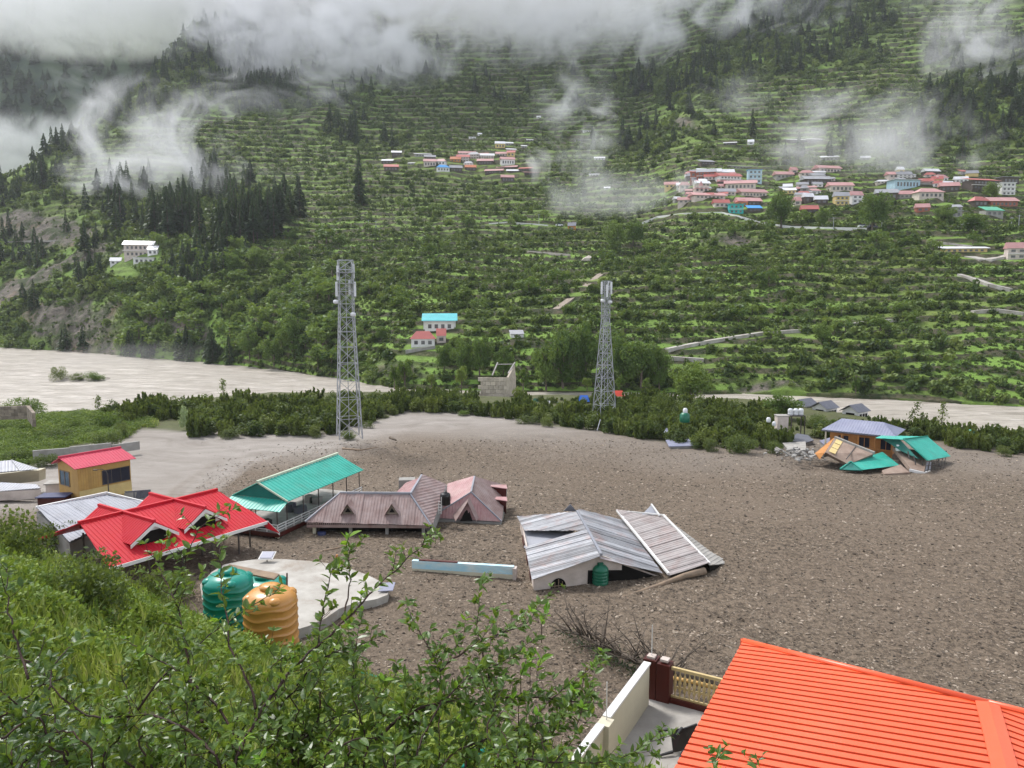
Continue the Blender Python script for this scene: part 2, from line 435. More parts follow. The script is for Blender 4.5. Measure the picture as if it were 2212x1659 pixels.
# ---- the mountain across the river
CC = {
 -600: [(735, 460), (725, 470), (715, 485), (700, 500), (680, 520), (655, 545), (630, 570), (605, 600), (580, 640), (555, 680), (530, 730), (540, 800), (560, 900), (600, 1000), (650, 1150)],
 0: [(752, 388), (742, 392), (720, 400), (690, 414), (645, 436), (590, 468), (545, 495), (505, 520), (465, 550), (430, 580), (398, 620), (410, 690), (440, 770), (500, 870), (600, 1010)],
 150: [(762, 358), (745, 362), (715, 371), (675, 386), (625, 408), (565, 445), (515, 478), (465, 510), (410, 560), (355, 615), (292, 690), (315, 760), (350, 850), (420, 950), (520, 1080)],
 300: [(775, 325), (755, 329), (722, 338), (672, 356), (612, 384), (548, 420), (495, 460), (440, 515), (375, 585), (290, 670), (186, 775), (200, 850), (240, 930), (320, 1030), (420, 1170)],
 430: [(785, 300), (765, 303), (730, 312), (672, 330), (602, 360), (535, 406), (480, 455), (427, 520), (367, 600), (270, 700), (160, 800), (52, 905), (70, 990), (150, 1090), (250, 1220)],
 520: [(797, 283), (777, 286), (738, 295), (675, 313), (600, 349), (525, 403), (473, 452), (428, 508), (375, 580), (285, 690), (185, 795), (75, 910), (-60, 1040), (-100, 1150), (-50, 1250)],
 600: [(802, 267), (780, 271), (740, 280), (678, 298), (600, 340), (520, 400), (470, 450), (430, 500), (380, 565), (300, 680), (200, 800), (100, 920), (0, 1050), (-150, 1250), (-300, 1400)],
 850: [(840, 214), (805, 220), (745, 234), (685, 262), (600, 318), (520, 396), (470, 455), (430, 508), (380, 580), (300, 695), (200, 825), (100, 950), (0, 1080), (-150, 1290), (-300, 1440)],
 1106: [(848, 206), (805, 213), (742, 230), (682, 260), (600, 320), (520, 395), (470, 455), (430, 510), (380, 585), (300, 700), (200, 830), (100, 960), (0, 1090), (-150, 1300), (-300, 1450)],
 1380: [(849, 203), (803, 211), (740, 228), (680, 256), (600, 308), (520, 368), (470, 432), (430, 492), (380, 565), (300, 680), (200, 795), (100, 915), (0, 1040), (-150, 1240), (-300, 1390)],
 1500: [(850, 201), (800, 209), (740, 226), (680, 253), (600, 298), (530, 335), (472, 362), (435, 405), (383, 470), (300, 580), (200, 690), (100, 800), (0, 920), (-150, 1110), (-300, 1260)],
 1650: [(850, 200), (800, 208), (740, 224), (680, 250), (600, 292), (525, 330), (472, 360), (437, 402), (383, 465), (300, 565), (200, 665), (100, 775), (0, 885), (-150, 1060), (-300, 1200)],
 1900: [(860, 189), (800, 201), (740, 217), (680, 240), (600, 279), (522, 322), (482, 350), (440, 392), (383, 448), (300, 538), (200, 634), (100, 735), (0, 840), (-150, 1000), (-300, 1150)],
 2212: [(880, 177), (810, 190), (745, 206), (680, 228), (600, 262), (522, 306), (480, 335), (440, 370), (383, 425), (300, 510), (200, 602), (100, 700), (0, 802), (-150, 950), (-300, 1100)],
 2900: [(915, 150), (850, 162), (780, 175), (700, 195), (610, 226), (522, 270), (470, 300), (430, 335), (370, 390), (280, 475), (180, 565), (80, 660), (-20, 760), (-170, 900), (-320, 1050)],
}
cx = sorted(CC); K = 15
mpx = np.arange(-600, 2901, 4.0)
Nr = 470
rowsK = np.array([[CC[x][k][0] for x in cx] for k in range(K)], float)
YK = np.array([[CC[x][k][1] for x in cx] for k in range(K)], float)
ri = np.array([np.interp(mpx, cx, rowsK[k]) for k in range(K)])
Yi = np.array([np.interp(mpx, cx, YK[k]) for k in range(K)])
def smooth(a, w, axis):
    k = np.ones(w)/w; pad = w//2
    a2 = np.pad(a, [(pad, pad) if i == axis else (0, 0) for i in range(2)], mode='edge')
    return np.apply_along_axis(lambda v: np.convolve(v, k, 'valid'), axis, a2)
ri = smooth(ri, 15, 1); Yi = smooth(Yi, 15, 1)
# more samples where the slope is seen large
tk = np.concatenate([[0], np.cumsum([1.0, 1.1, 1.1, 1.35, 1.35, .95, .8, 1., 1.5, 1.7, 1.6, 1.4, .5, .4])]); tk /= tk[-1]
tt = np.linspace(0, 1, Nr)
mrow = np.array([np.interp(tt, tk, ri[:, j]) for j in range(len(mpx))]).T
mY = np.array([np.interp(tt, tk, Yi[:, j]) for j in range(len(mpx))]).T
mrow = smooth(mrow, 9, 0); mY = smooth(mY, 9, 0)
mA = np.repeat(mpx[None, :], Nr, 0)
mx, my, mz = Pn(mA, mrow, mY)
# relief: spurs, gullies, then field terraces
up = sstep(200, 330, mY)
nzr = 9*fbm(mx/95, my/95, 71, 4)+3.2*fbm(mx/26, my/26, 72, 4)
mz = mz+nzr*(.12+.88*up)*sstep(0, .06, tt)[:, None]
cliff = np.clip(sstep(470, 380, mA)*sstep(430, 560, mrow)*(.45+1.1*fbm(mx/40, my/40, 75, 3)), 0, 1)
cliff = np.maximum(cliff, np.exp(-((mA-405)/55)**2-((mrow-715)/40)**2))
cliff = np.maximum(cliff, np.exp(-((mA-130)/110)**2-((mrow-700-.0*mA)/48)**2))
cliff = np.maximum(cliff, .9*np.exp(-((mA-90)/130)**2-((mrow-490)/42)**2))
cliff = np.maximum(cliff, .7*np.exp(-((mA-1480)/60)**2-((mrow-265)/28)**2))
cliff = np.maximum(cliff, .75*np.exp(-((mA-860)/110)**2-((mrow-805)/30)**2))
cliff = np.maximum(cliff, .7*np.exp(-((mA-1560)/90)**2-((mrow-505)/28)**2))
cliff = np.maximum(cliff, .6*np.exp(-((mA-1650)/170)**2-((mrow-835)/16)**2))
cliff = np.clip(cliff+.35*fbm(mx/18, my/18, 77, 3)*(cliff > .12), 0, 1)
mz = mz+cliff*4.5*fbm(mx/9, mz/7+my/30, 78, 4)
wz = mz+4.5*fbm(mx/60, my/60, 81, 3)+1.3*fbm(mx/17, my/17, 82, 2)+8
STEP = 2.5+.022*np.clip(wz, 0, 400)
ph = np.log(1+.022*np.clip(wz, 0, 400)/2.5)/.022; fr = ph-np.floor(ph)
stepf = np.floor(ph)+sstep(.55, 1, fr)
forest = np.clip(sstep(.05, .35, fbm(mx/110, my/110, 91, 4)+.75*np.exp(-((mA-1830)/230)**2-((mrow-100)/85)**2)
                       + .6*np.exp(-((mA-470)/210)**2-((mrow-170)/120)**2)+.42*sstep(660, 420, mA)*sstep(330, 420, mrow)
                       + .6*np.exp(-((mA-2150)/130)**2-((mrow-200)/90)**2)
                       + .55*np.exp(-((mA-1400)/200)**2-((mrow-170)/60)**2)
                       + .9*((mA < 470)*np.exp(-((mrow-np.interp(mA, [-600, 0, 150, 300, 430, 520], [555, 400, 296, 190, 56, -60]))/65)**2)) - .9*np.exp(-((mA-950)/330)**2-((mrow-400)/150)**2)-.5*np.exp(-((mA-1900)/450)**2-((mrow-620)/160)**2)-1.2*sstep(600, 760, mA)*sstep(330, 420, mrow)+.35*fbm(mx/30, my/30, 92, 3)), 0, 1)
terr = np.clip(1-1.3*cliff, 0, 1)*np.clip(1-.75*forest, 0, 1)
mz = mz+terr*.42*((stepf-ph)*STEP)*(.3+.7*up)
lush = np.clip(.5+.9*fbm(mx/45, my/30, 95, 4), 0, 1)
lush = np.maximum(lush, 1.15*np.exp(-((mA-850)/110)**2-((mrow-725)/28)**2))
lush = np.maximum(lush, 1.0*np.exp(-((mA-700)/60)**2-((mrow-607)/12)**2))
lush = np.maximum(lush, 1.1*np.exp(-((mA-960)/90)**2-((mrow-665)/9)**2))
lush = np.maximum(lush, 1.1*np.exp(-((mA-800)/60)**2-((mrow-690)/14)**2))
lush = np.maximum(lush, 1.0*np.exp(-((mA-1640)/120)**2-((mrow-640)/30)**2))
lush = np.maximum(lush, .9*np.exp(-((mA-1290)/60)**2-((mrow-670)/14)**2))
lush = np.maximum(lush, .8*np.exp(-((mA-930)/150)**2-((mrow-430)/40)**2))
lush = lush*np.where(my > 480, .62, 1)
riser = sstep(.5, .62, fr)*terr
m, nt, b = base('mountain_ground')
v = pos(nt)
g1 = mixc(nt, ramp(nt, noise(nt, .035, 6, .65, v), [(.35, 0.), (.68, 1.)]), (.105, .155, .035), (.205, .26, .065))
g1 = mixc(nt, attr(nt, 'lush'), g1, (.19, .32, .06))
g1 = mixc(nt, ramp(nt, noise(nt, .16, 6, .7, v), [(.52, 0.), (.70, .75)]), g1, (.045, .060, .022))
g1 = mixc(nt, attr(nt, 'riser'), g1, mixc(nt, ramp(nt, noise(nt, .3, 4, .7, v), [(.4, 0.), (.7, 1.)]), (.030, .042, .016), (.12, .10, .065)))
rk = mixc(nt, ramp(nt, noise(nt, .22, 8, .72, pos(nt, (1, 1, 2.2)), .4), [(.33, 0.), (.66, 1.)]), (.06, .055, .048), (.22, .19, .155))
rk = mixc(nt, ramp(nt, noise(nt, .05, 3, .6, v), [(.55, 0.), (.7, .7)]), rk, (.26, .18, .11))
rk = mixc(nt, ramp(nt, noise(nt, .12, 6, .7, v), [(.45, 0.), (.58, 1.)]), rk, (.05, .065, .025))
c = mixc(nt, attr(nt, 'cliff'), g1, rk)
nt.links.new(c, b.inputs['Base Color']); b.inputs['Roughness'].default_value = .9; b.inputs['Specular IOR Level'].default_value = .15
bn = _n(nt, 'ShaderNodeBump'); bn.inputs['Strength'].default_value = .8; bn.inputs['Distance'].default_value = 1.2
nt.links.new(noise(nt, .7, 6, .7, v), bn.inputs['Height']); nt.links.new(bn.outputs[0], b.inputs['Normal'])
mz[0, :] = -9.5
mV = np.stack([mx, my, mz], -1)
tag(link('mountain', npmesh('mountain', mV.reshape(-1, 3), gridfaces(Nr, len(mpx)), [m], True,
    {'cliff': sstep(.35, .6, cliff).ravel(), 'lush': np.clip(lush, 0, 1).ravel(), 'riser': riser.ravel()})), kind='structure')
mpr = projn(mx, my, mz)[1]
def hill(px, row, sink=0):             # the place on the mountain seen at that point
    j = int(np.clip(round((px-mpx[0])/4), 0, len(mpx)-1))
    colr = mpr[1:300, j] if px < 500 else mpr[1:, j]
    i = int(np.argmax(colr <= row))+1
    i = max(i, 2)
    r0, r1 = mpr[i-1, j], mpr[i, j]; t = 0 if abs(r1-r0) < 1e-6 else min(max((row-r0)/(r1-r0), 0), 1)
    p = mV[i-1, j]*(1-t)+mV[i, j]*t
    return Vector((p[0], p[1], p[2]-sink))

# ---- a further mountain seen through the cloud behind the ridge
fA, fT = np.meshgrid(np.arange(-1400, 900, 10.0), np.linspace(0, 1, 150))
frow = 560-fT*760; fY = 1010+fT*420
fx, fy, fz = Pn(fA, frow, fY); fz = fz+26*fbm(fx/220, fy/220, 61, 5, .6)
m, nt, b = base('far_forest_ground')
nt.links.new(mixc(nt, ramp(nt, noise(nt, .02, 7, .7, pos(nt)), [(.38, 0.), (.62, 1.)]), (.018, .040, .024), (.065, .095, .042)), b.inputs['Base Color'])
b.inputs['Roughness'].default_value = .9
FARV = np.stack([fx, fy, fz], -1).reshape(-1, 3)
tag(link('far_mountain', npmesh('far_mountain', np.stack([fx, fy, fz], -1).reshape(-1, 3), gridfaces(*fA.shape), [m], True)), kind='structure')

# ================================================================== PLANTS
rs = np.random.RandomState(4)
def leafcards(centres, size, rng, squash=1.0, up=.25):
    n = len(centres); a = rng.normal(size=(n, 3)); a /= np.linalg.norm(a, axis=1)[:, None]
    nrm = rng.normal(size=(n, 3)); nrm[:, 2] = np.abs(nrm[:, 2])+up
    b = np.cross(nrm, a); b /= np.linalg.norm(b, axis=1)[:, None]+1e-9
    s = size*(0.6+.8*rng.rand(n))[:, None]
    a = a*s; b = b*s*.6*squash
    v = np.stack([centres-a*.5, centres+b*.5, centres+a*.5, centres-b*.5], 1).reshape(-1, 3)
    return v, np.arange(4*n).reshape(n, 4)
def blobpts(n, lobes, rng, lr, R3):
    """points near the skin of several lobes inside an ellipsoid of half sizes R3"""
    c = rng.normal(size=(lobes, 3)); c /= np.linalg.norm(c, axis=1)[:, None]
    c *= (rng.rand(lobes)**.45*.72)[:, None]
    w = rng.randint(0, lobes, n)
    d = rng.normal(size=(n, 3)); d /= np.linalg.norm(d, axis=1)[:, None]
    r = lr*(.55+.5*rng.rand(n))*(.7+.6*rng.rand(lobes))[w]
    return (c[w]+d*r[:, None])*np.array(R3)
def merge(parts):
    V = []; F = []; k = 0
    for v, f in parts: V.append(v); F.append(f+k); k += len(v)
    return np.concatenate(V), np.concatenate(F)
def shrub_mesh(name, seed, n, size, R3, mat, lobes=9, lr=.42, z0=None):
    g = np.random.RandomState(seed); p = blobpts(n, lobes, g, lr, R3)
    p[:, 2] += R3[2]*.8 if z0 is None else z0
    p = p[p[:, 2] > -.1]
    v, f = leafcards(p, size, g); return npmesh(name, v, f, [mat])
def upright_shrub(name, seed, n, mat):
    """many near vertical sprays with small leaves, one metre high"""
    g = np.random.RandomState(seed); P_ = []
    for k in range(26):
        a = g.rand()*6.28; r = g.rand()**.6*.42; h = .62+.42*g.rand()-.25*r
        b0 = np.array([math.cos(a)*r*.6, math.sin(a)*r*.6, 0.]); t1 = np.array([math.cos(a)*r*1.1, math.sin(a)*r*1.1, h])
        t = g.rand(n//26)**.75; q = b0+(t1-b0)*t[:, None]+g.normal(size=(len(t), 3))*.055*(1.15-t[:, None]); P_.append(q)
    p = np.concatenate(P_); nn = len(p)
    a = g.normal(size=(nn, 3))*.35; a[:, 2] = 1; a /= np.linalg.norm(a, axis=1)[:, None]
    nr = g.normal(size=(nn, 3)); b = np.cross(nr, a); b /= np.linalg.norm(b, axis=1)[:, None]
    s = (.07+.07*g.rand(nn))[:, None]; a = a*s; b = b*s*.38
    v = np.stack([p-a, p+b, p+a, p-b], 1).reshape(-1, 3)
    return npmesh(name, v, np.arange(4*nn).reshape(nn, 4), [mat])
def conifer_arrays(seed, tiers=17, wide=.19, bare=.12):
    g = np.random.RandomState(seed); V = []; F = []; k = 0
    for t in range(tiers):
        u = bare+(1-bare)*(t+.3*g.rand())/tiers; r0 = wide*(1.02-u)**.8*(.75+.5*g.rand())
        for q in range(9):
            a = g.rand()*6.28; r = r0*(.55+.6*g.rand()); dz = -.02-.10*r/wide*.5*g.rand()
            ca, sa = math.cos(a), math.sin(a); w = r*.34
            tip = np.array([ca*r, sa*r, u+dz]); mid = np.array([ca*r*.55, sa*r*.55, u+.012]); s = np.array([-sa*w, ca*w, 0.])
            o = np.array([0, 0, u+.02]); dn = np.array([0, 0, -.028-.02*g.rand()])
            V += [o, mid+s, tip, mid-s]; F.append([k, k+1, k+2, k+3]); k += 4
            V += [o, mid+dn*1.3+s*.2, tip+dn, mid-dn*.2]; F.append([k, k+1, k+2, k+3]); k += 4
    V += [np.array([-.012, 0, 1.0-.05]), np.array([.012, 0, .95]), np.array([0, 0, 1.02]), np.array([0, .01, .97])]; F.append([k, k+1, k+2, k+3])
    return np.array(V), np.array(F)
def trunk_arrays(r, h, bend=.0, n=6, seed=0):
    mb = MB(); mb.tube([(0, 0, -.03*h), (bend*.3, 0, h*.4), (bend, 0, h)], [r, r*.72, r*.2], n)
    return mb
def mb_mesh(name, mb, mat):
    me = bpy.data.meshes.new(name); me.from_pydata(mb.v, [], mb.f); me.update(); me.materials.append(mat); return me
bark = M('bark', (.085, .065, .05), (.14, .115, .09), .9, 2, .4, 9, rnd=.25)
greybark = M('pale_bark', (.20, .18, .15), (.12, .10, .085), .9, 3, .4, 9)
F_con = foliage('conifer_needles', (.022, .048, .024), (.044, .078, .032), rnd=.4, trans=.1, scale=.25)
F_broad = foliage('broadleaf', (.060, .115, .024), (.105, .175, .036), (.17, .25, .06), rnd=.35, trans=.25, scale=.5)
F_light = foliage('light_leaf', (.07, .13, .02), (.12, .19, .032), (.20, .26, .06), rnd=.3, scale=.8)
F_scrub = foliage('scrub_leaf', (.040, .078, .018), (.088, .140, .034), (.15, .20, .055), rnd=.6, trans=.2, scale=.08, hue=.03)
F_thick = foliage('thicket_leaf', (.055, .085, .018), (.095, .13, .028), (.15, .185, .045), rnd=.5, trans=.2, scale=.6)
F_silver = foliage('silver_leaf', (.36, .42, .26), (.26, .34, .18), rnd=.1, trans=.3)
F_olive = foliage('olive_leaf', (.075, .105, .030), (.12, .15, .05), (.16, .18, .08), rnd=.3)
F_grass = foliage('grass_blade', (.10, .17, .024), (.25, .31, .065), (.42, .37, .19), rnd=.55, trans=.3, scale=.9)
F_weed = foliage('weed_leaf', (.105, .18, .022), (.18, .27, .040), (.28, .34, .09), rnd=.35, trans=.3, scale=.5)
F_dark = foliage('bush_leaf', (.038, .070, .020), (.075, .112, .032), (.13, .165, .055), rnd=.25, trans=.25, scale=.7)

def copies(root, kids, loc, rz, s, label=None, group=None, name=None):
    r = root.copy(); col.objects.link(r); r.location = loc; r.rotation_euler = (0, 0, rz)
    r.scale = s if isinstance(s, tuple) else (s, s, s)
    if label: r['label'] = label
    if group: r['group'] = group
    for ch in kids:
        c = ch.copy(); col.objects.link(c); c.parent = r
    return r
def tree_kind(name, label, cat, group, crown_me, trunk_me, crown_name='crown'):
    def place(loc, rz, s, lab=None, grp=group, nm=None):
        r = bpy.data.objects.new(nm or name, None); col.objects.link(r); r.location = loc; r.rotation_euler = (0, 0, rz)
        r.scale = s if isinstance(s, tuple) else (s, s, s)
        tag(r, lab or label, cat, grp)
        a = link('trunk', trunk_me, r); b = link(crown_name, crown_me, r)
        return r
    return place
con_me = []
for k in range(4):
    v, f = conifer_arrays(20+k, 13+k, [.21, .25, .19, .28][k], [.08, .2, .05, .3][k]); con_me.append(npmesh('conifer_crown', v, f, [F_con]))
con_tr = mb_mesh('conifer_trunk', trunk_arrays(.014, .96), bark)
con_label = 'dark pointed conifer standing among others on the misty mountainside'
con_place = [tree_kind('conifer_tree', con_label, 'tree', 'dark conifers on the mountainside', c, con_tr) for c in con_me]
def broad_me(name, seed, n, size, mat, lobes, lr=.34, R3=(.52, .52, .46)):
    g = np.random.RandomState(seed); p = blobpts(n, lobes, g, lr*.88, R3); p[:, 2] += .53
    p = p[p[:, 2] > .05]; v, f = leafcards(p, size, g); return npmesh(name, v, f, [mat])
def btrunk(seed, r=.03):
    g = random.Random(seed); mb = MB(); mb.tube([(0, 0, -.03), (.01, 0, .25), (.02, .01, .7)], [r, r*.8, r*.25], 7)
    for k in range(6):
        a = g.random()*6.28; h = .22+.06*k
        mb.tube([(0, 0, h), (math.cos(a)*.16, math.sin(a)*.16, h+.14), (math.cos(a)*.32, math.sin(a)*.32, h+.24)], [r*.5, r*.3, r*.1], 5)
    return mb_mesh('broadleaf_trunk', mb, bark)
brd = [broad_me('broad_crown', 40+k, 5200, .046, F_broad, 20+3*k) for k in range(3)]
brd_lo = [broad_me('small_crown', 50+k, 420, .12, F_broad, 12, .36) for k in range(3)]
brd_lt = [broad_me('light_crown', 60+k, 1500, .06, F_light, 15, .3, (.36, .36, .46)) for k in range(2)]
bt = btrunk(3); bt_lo = mb_mesh('small_trunk', trunk_arrays(.035, .6, .02, 5), bark)

# --- wood and scrub on the mountain: candidates in proportion to ground area
cell = np.zeros_like(mz); dX = np.gradient(mx, axis=1); dYv = np.gradient(my, axis=0)
cell = np.abs(dX*dYv)
vis = np.ones_like(mz); vis[mA > 2500] = 0; vis[mA < -250] = 0; vis[mrow < -60] = 0; vis[:4] = 0
for j in range(len(mpx)):
    if mpx[j] < 500:
        k = int(np.argmin(mrow[:, j])); vis[k+6:, j] = 0
def pick(n, w, rng, maxi=None):
    w = (w*vis).ravel(); w = w/w.sum(); i = rng.choice(len(w), n, replace=True, p=w)
    q = mV.reshape(-1, 3)[i].copy()
    q[:, 0] += rng.uniform(-1, 1, n)*np.minimum(dX.ravel()[i], 3); return q, i
hutpts = []
g = np.random.RandomState(11)
# conifers
wcon = cell*(forest**1.2)*(.15+np.clip(.5+1.3*fbm(mx/22, my/22, 93, 3), 0, 1))*(1-.8*cliff)*(1-.88*sstep(535, 590, mrow)*(mA < 720))*(1-.5*(mA < 260)*sstep(420, 480, mrow))*np.where(mA < 650, 1.6, 1)*sstep(800, 700, mrow)
q, i = pick(2000, wcon, g)
extra = []
def zone(p):
    x, y = projn(*[float(v_) for v_ in p])
    if x < 270: z = ('dark conifer on the steep wooded slope around the cliff hotel road', 'conifers on the steep slope near the cliff hotel')
    elif x < 450: z = ('dark conifer in the misty wood above the cliff hotel', 'conifers in the misty wood above the cliff hotel')
    elif x < 760: z = ('tall dark conifer of the clump between the cliff hotel and the terraces', 'conifer clump beside the bare terraces')
    elif x < 1450: z = ('dark conifer scattered on the terraces around the middle village', 'conifers near the middle village')
    else: z = ('dark conifer on the slope above the roadside village', 'conifers above the roadside village')
    return z
for (px, row, n, s) in [(520, 515, 10, 15), (545, 505, 8, 15), (585, 500, 14, 17), (500, 530, 8, 16), (620, 470, 6, 10), (360, 500, 6, 8), (345, 510, 6, 8), (400, 505, 6, 12), (90, 400, 3, 5), (150, 310, 3, 10), (255, 480, 2, 4), (180, 610, 4, 20), (60, 650, 3, 15), (420, 585, 8, 25), (380, 620, 6, 25), (290, 610, 4, 20), (775, 440, 1, 1), (430, 130, 8, 30), (310, 215, 6, 20), (225, 600, 5, 12)]:
    for k in range(n):
        p = hill(px+g.normal()*s*1.3, row+g.normal()*s*.5); extra.append(p)
extra = [p for p in extra if not (222 < projn(p.x, p.y, p.z)[0] < 350 and 522 < projn(p.x, p.y, p.z)[1] < 640)]
ex = np.array([tuple(p) for p in extra])
dd = projn(q[:, 0], q[:, 1], q[:, 2])
dist = q[:, 1]; _cx, _cy = dd[0], dd[1]; _ok = ~((_cx > 222) & (_cx < 352) & (_cy > 520) & (_cy < 650)); q = q[_ok]; dist = dist[_ok]; order = np.argsort(dist)
hts = 9+13*g.rand(len(q))
n_ind = 300-len(ex)
for k, p in enumerate(ex):
    h = (20+8*g.rand())*(.58 if projn(float(p[0]), float(p[1]), float(p[2]))[1] > 560 else 1)
    if k == 0: pass
    con_place[k % 4](tuple(p-np.array([0, 0, .8])), g.rand()*6.28, (h*(1.05+.3*g.rand()), h*1.05, h), *zone(p))
for k in order[:n_ind]:
    h = hts[k]; con_place[int(g.randint(4))](tuple(q[k]-np.array([0, 0, .6])), g.rand()*6.28, (h*1.1, h*1.0, h), *zone(q[k]))
protos = proto_collection('conifer_protos', [bpy.data.objects.new('conifer_shape', c) for c in con_me])
rest = order[n_ind:]
scatter('distant_conifer_wood', q[rest]-np.array([0, 0, .6]), np.stack([hts[rest]*1.1, hts[rest]*1.1, hts[rest]], 1),
        np.stack([np.zeros(len(rest)), np.zeros(len(rest)), g.rand(len(rest))*6.28], 1), protos)
tag(bpy.data.objects['distant_conifer_wood'], 'dense far conifer wood reaching up the mountainside into the cloud', 'woodland', kind='stuff')
fi = np.random.RandomState(77).choice(len(FARV), 5200); fh = 16+12*np.random.RandomState(78).rand(5200)
fp = FARV[fi]+np.random.RandomState(79).uniform(-4, 4, (5200, 3))*np.array([1, 0, 0])
scatter('far_mountain_wood', fp-np.array([0, 0, 1.5]), np.stack([fh*1.5, fh*1.5, fh], 1), np.stack([0*fh, 0*fh, fh*3.1], 1), protos)
tag(bpy.data.objects['far_mountain_wood'], 'dark wood on the further mountain seen through a gap in the cloud', 'woodland', kind='stuff')
# scrub along the terrace edges and in patches
scrub = [shrub_mesh('scrub', 70+k, [130, 150, 110][k], .48, (1, 1, .75), F_scrub, 6, .5) for k in range(3)]
pc = proto_collection('scrub_protos', [bpy.data.objects.new('scrub_shape', c) for c in scrub])
patch = np.clip(.35+1.3*fbm(mx/38, my/38, 97, 4), .04, 1)
dens = cell*(np.exp(-((fr-.57)/.12)**2)*3.2*terr+.20*patch*patch+.9*forest+.25*sstep(720, 800, mrow)+3.0*np.exp(-((mrow-825)/18)**2)*(mA > 820)*(mA < 1560))*(1-.93*sstep(.35, .6, cliff))*np.clip(1.2-lush*1.15, .03, 1.)
dens = dens*np.where(my < 420, 1.7, 1)
q, i = pick(48000, dens, g); s = (.8+1.9*g.rand(len(q))**2.0)*(1+.35*sstep(400, 900, q[:, 1]))*(1+.9*forest.ravel()[i]*g.rand(len(q)))
q3, i3 = pick(70000, cell*np.where(my < 420, 2.5, .6)*(my < 700)*(.5+.5*lush)*(1-.8*cliff), g); s3_ = .3+.55*g.rand(len(q3))**1.5
q = np.concatenate([q, q3]); s = np.concatenate([s, s3_])
# clear the scrub off the village ground later listed in hutpts
SCR = (q, s)
# --- near scrub scattering happens once the houses are known
def build_scrub():
    q, s = SCR; keep = np.ones(len(q), bool)
    H = np.array(hutpts)
    ppx, ppr = projn(q[:, 0], q[:, 1], q[:, 2])
    for (x, y, r) in H:
        keep &= ~(((q[:, 0]-x)**2+((q[:, 1]-y)*.6)**2) < (r+s)**2)
    q2 = q[keep]; s2 = s[keep]; n = len(q2)
    scatter('hillside_scrub', q2-np.array([0, 0, .25]), np.stack([s2*1.15, s2*1.15, s2*(.8+.5*g.rand(n))], 1),
            np.stack([np.zeros(n), np.zeros(n), g.rand(n)*6.28], 1), pc)
    tag(bpy.data.objects['hillside_scrub'], 'low dark scrub growing along the field terraces of the mountain', 'scrub', kind='stuff')

# round trees on the mountain that can be told apart: individuals
small_place = [tree_kind('round_tree', 'small round leafy tree growing on the terraced hillside', 'tree', 'round trees on the terraced hillside', c, bt_lo) for c in brd_lo]
q, i = pick(700, cell*((patch+.3*forest)*sstep(790, 700, mrow)*(my < 560)*np.where(mA < 720, .5, 1)+5.5*(mA < 720)*(mA > 240)*sstep(545, 600, mrow)*(patch+.25))*(1-.8*cliff), g)
hut_px = [(925, 700), (915, 735), (300, 545), (1600, 425), (1720, 400), (1850, 410), (2000, 400), (2150, 390), (1000, 360), (2150, 545)]
cnt = 0
for k in np.argsort(q[:, 1]*(.6+.8*g.rand(len(q)))):
    x, y = projn(*q[k])
    if any(abs(x-a) < 55 and -5 < y-b < 42 for a, b in hut_px): continue
    if 1440 < x < 2212 and 340 < y < 480: continue
    s = (3.5+5.0*g.rand()**1.7)*(1.5 if x < 720 else 1)
    zl = 'on the wooded bank left of the nearer tower' if x < 720 else 'around the teal and red roofed houses' if x < 1100 else 'on the terraces beside the ravine' if x < 1480 else 'on the terraces below the roadside village'
    small_place[cnt % 3](tuple(q[k]-np.array([0, 0, .4])), g.rand()*6.28, (s*1.25, s*1.2, s*.95), 'small round leafy tree '+zl, 'round trees '+zl); cnt += 1
    if cnt >= 260: break

# large trees on the far bank and beside the houses
bigp = [tree_kind('broadleaf_tree', '', 'tree', None, c, bt) for c in brd]
ltp = [tree_kind('leafy_tree', '', 'tree', None, c, bt) for c in brd_lt]
def at_row(px, row, Y=None):
    if Y is None: return hill(px, row)
    p = P(px, row, Y); return p
def bank_tree(px, top, base_row, w, label, kind=0, Y=None):
    p = at_row(px, base_row, Y)
    if Y is None: pass
    h = (base_row-top)*p.y/FOC*1.08; ww = w*p.y/FOC
    (bigp+ltp)[kind]((p.x, p.y, p.z-.3), g.rand()*6.28, (ww*1.0, ww*1.0, h*1.0), label, None)
bank_tree(1215, 712, 838, 108, 'broad tall green tree on the far bank, widest crown behind the ruin tower side')
bank_tree(1180, 735, 842, 80, 'bushy tree at the near foot of the widest bank tree', 1)
bank_tree(1262, 690, 820, 90, 'rounded tall tree rising behind the widest bank tree', 2)
bank_tree(1385, 715, 842, 110, 'large dark tree on the far bank just behind the lattice tower without guy pole', 1)
bank_tree(1340, 730, 840, 70, 'tree filling the gap behind the farther lattice tower', 0)
bank_tree(1425, 745, 845, 60, 'smaller tree leaning out beside the large dark bank tree', 2)
bank_tree(1035, 712, 812, 66, 'grey green tree just behind the ruined stone building', 1)
bank_tree(1000, 735, 820, 60, 'dark tree below the houses with teal and red roofs', 0)
bank_tree(1088, 742, 818, 52, 'small bright tree above the ruined stone building', 2)
bank_tree(960, 730, 805, 50, 'dark tree touching the terrace of the red roofed bungalow', 1)
bank_tree(875, 762, 838, 62, 'pale narrow poplar standing on the river bank below the red roofed bungalow', 3, 207)
bank_tree(852, 775, 836, 42, 'thin poplar beside the pale poplar on the river bank', 4, 208)
bank_tree(997, 778, 846, 48, 'pointed bright tree on the river bank before the dark trees', 3, 203)
bank_tree(933, 800, 838, 26, 'slim young tree on the river bank wall', 4, 205)
bank_tree(1130, 780, 846, 46, 'upright light green tree touching the ruined building', 4, 195)
bank_tree(1268, 808, 842, 34, 'young round tree in front of the wide bank trees', 3, 190)
bank_tree(1340, 795, 850, 40, 'pale bushy tree beside the farther lattice tower', 4, 188)
bank_tree(1395, 808, 846, 30, 'small pale tree before the large dark bank tree', 3, 188)
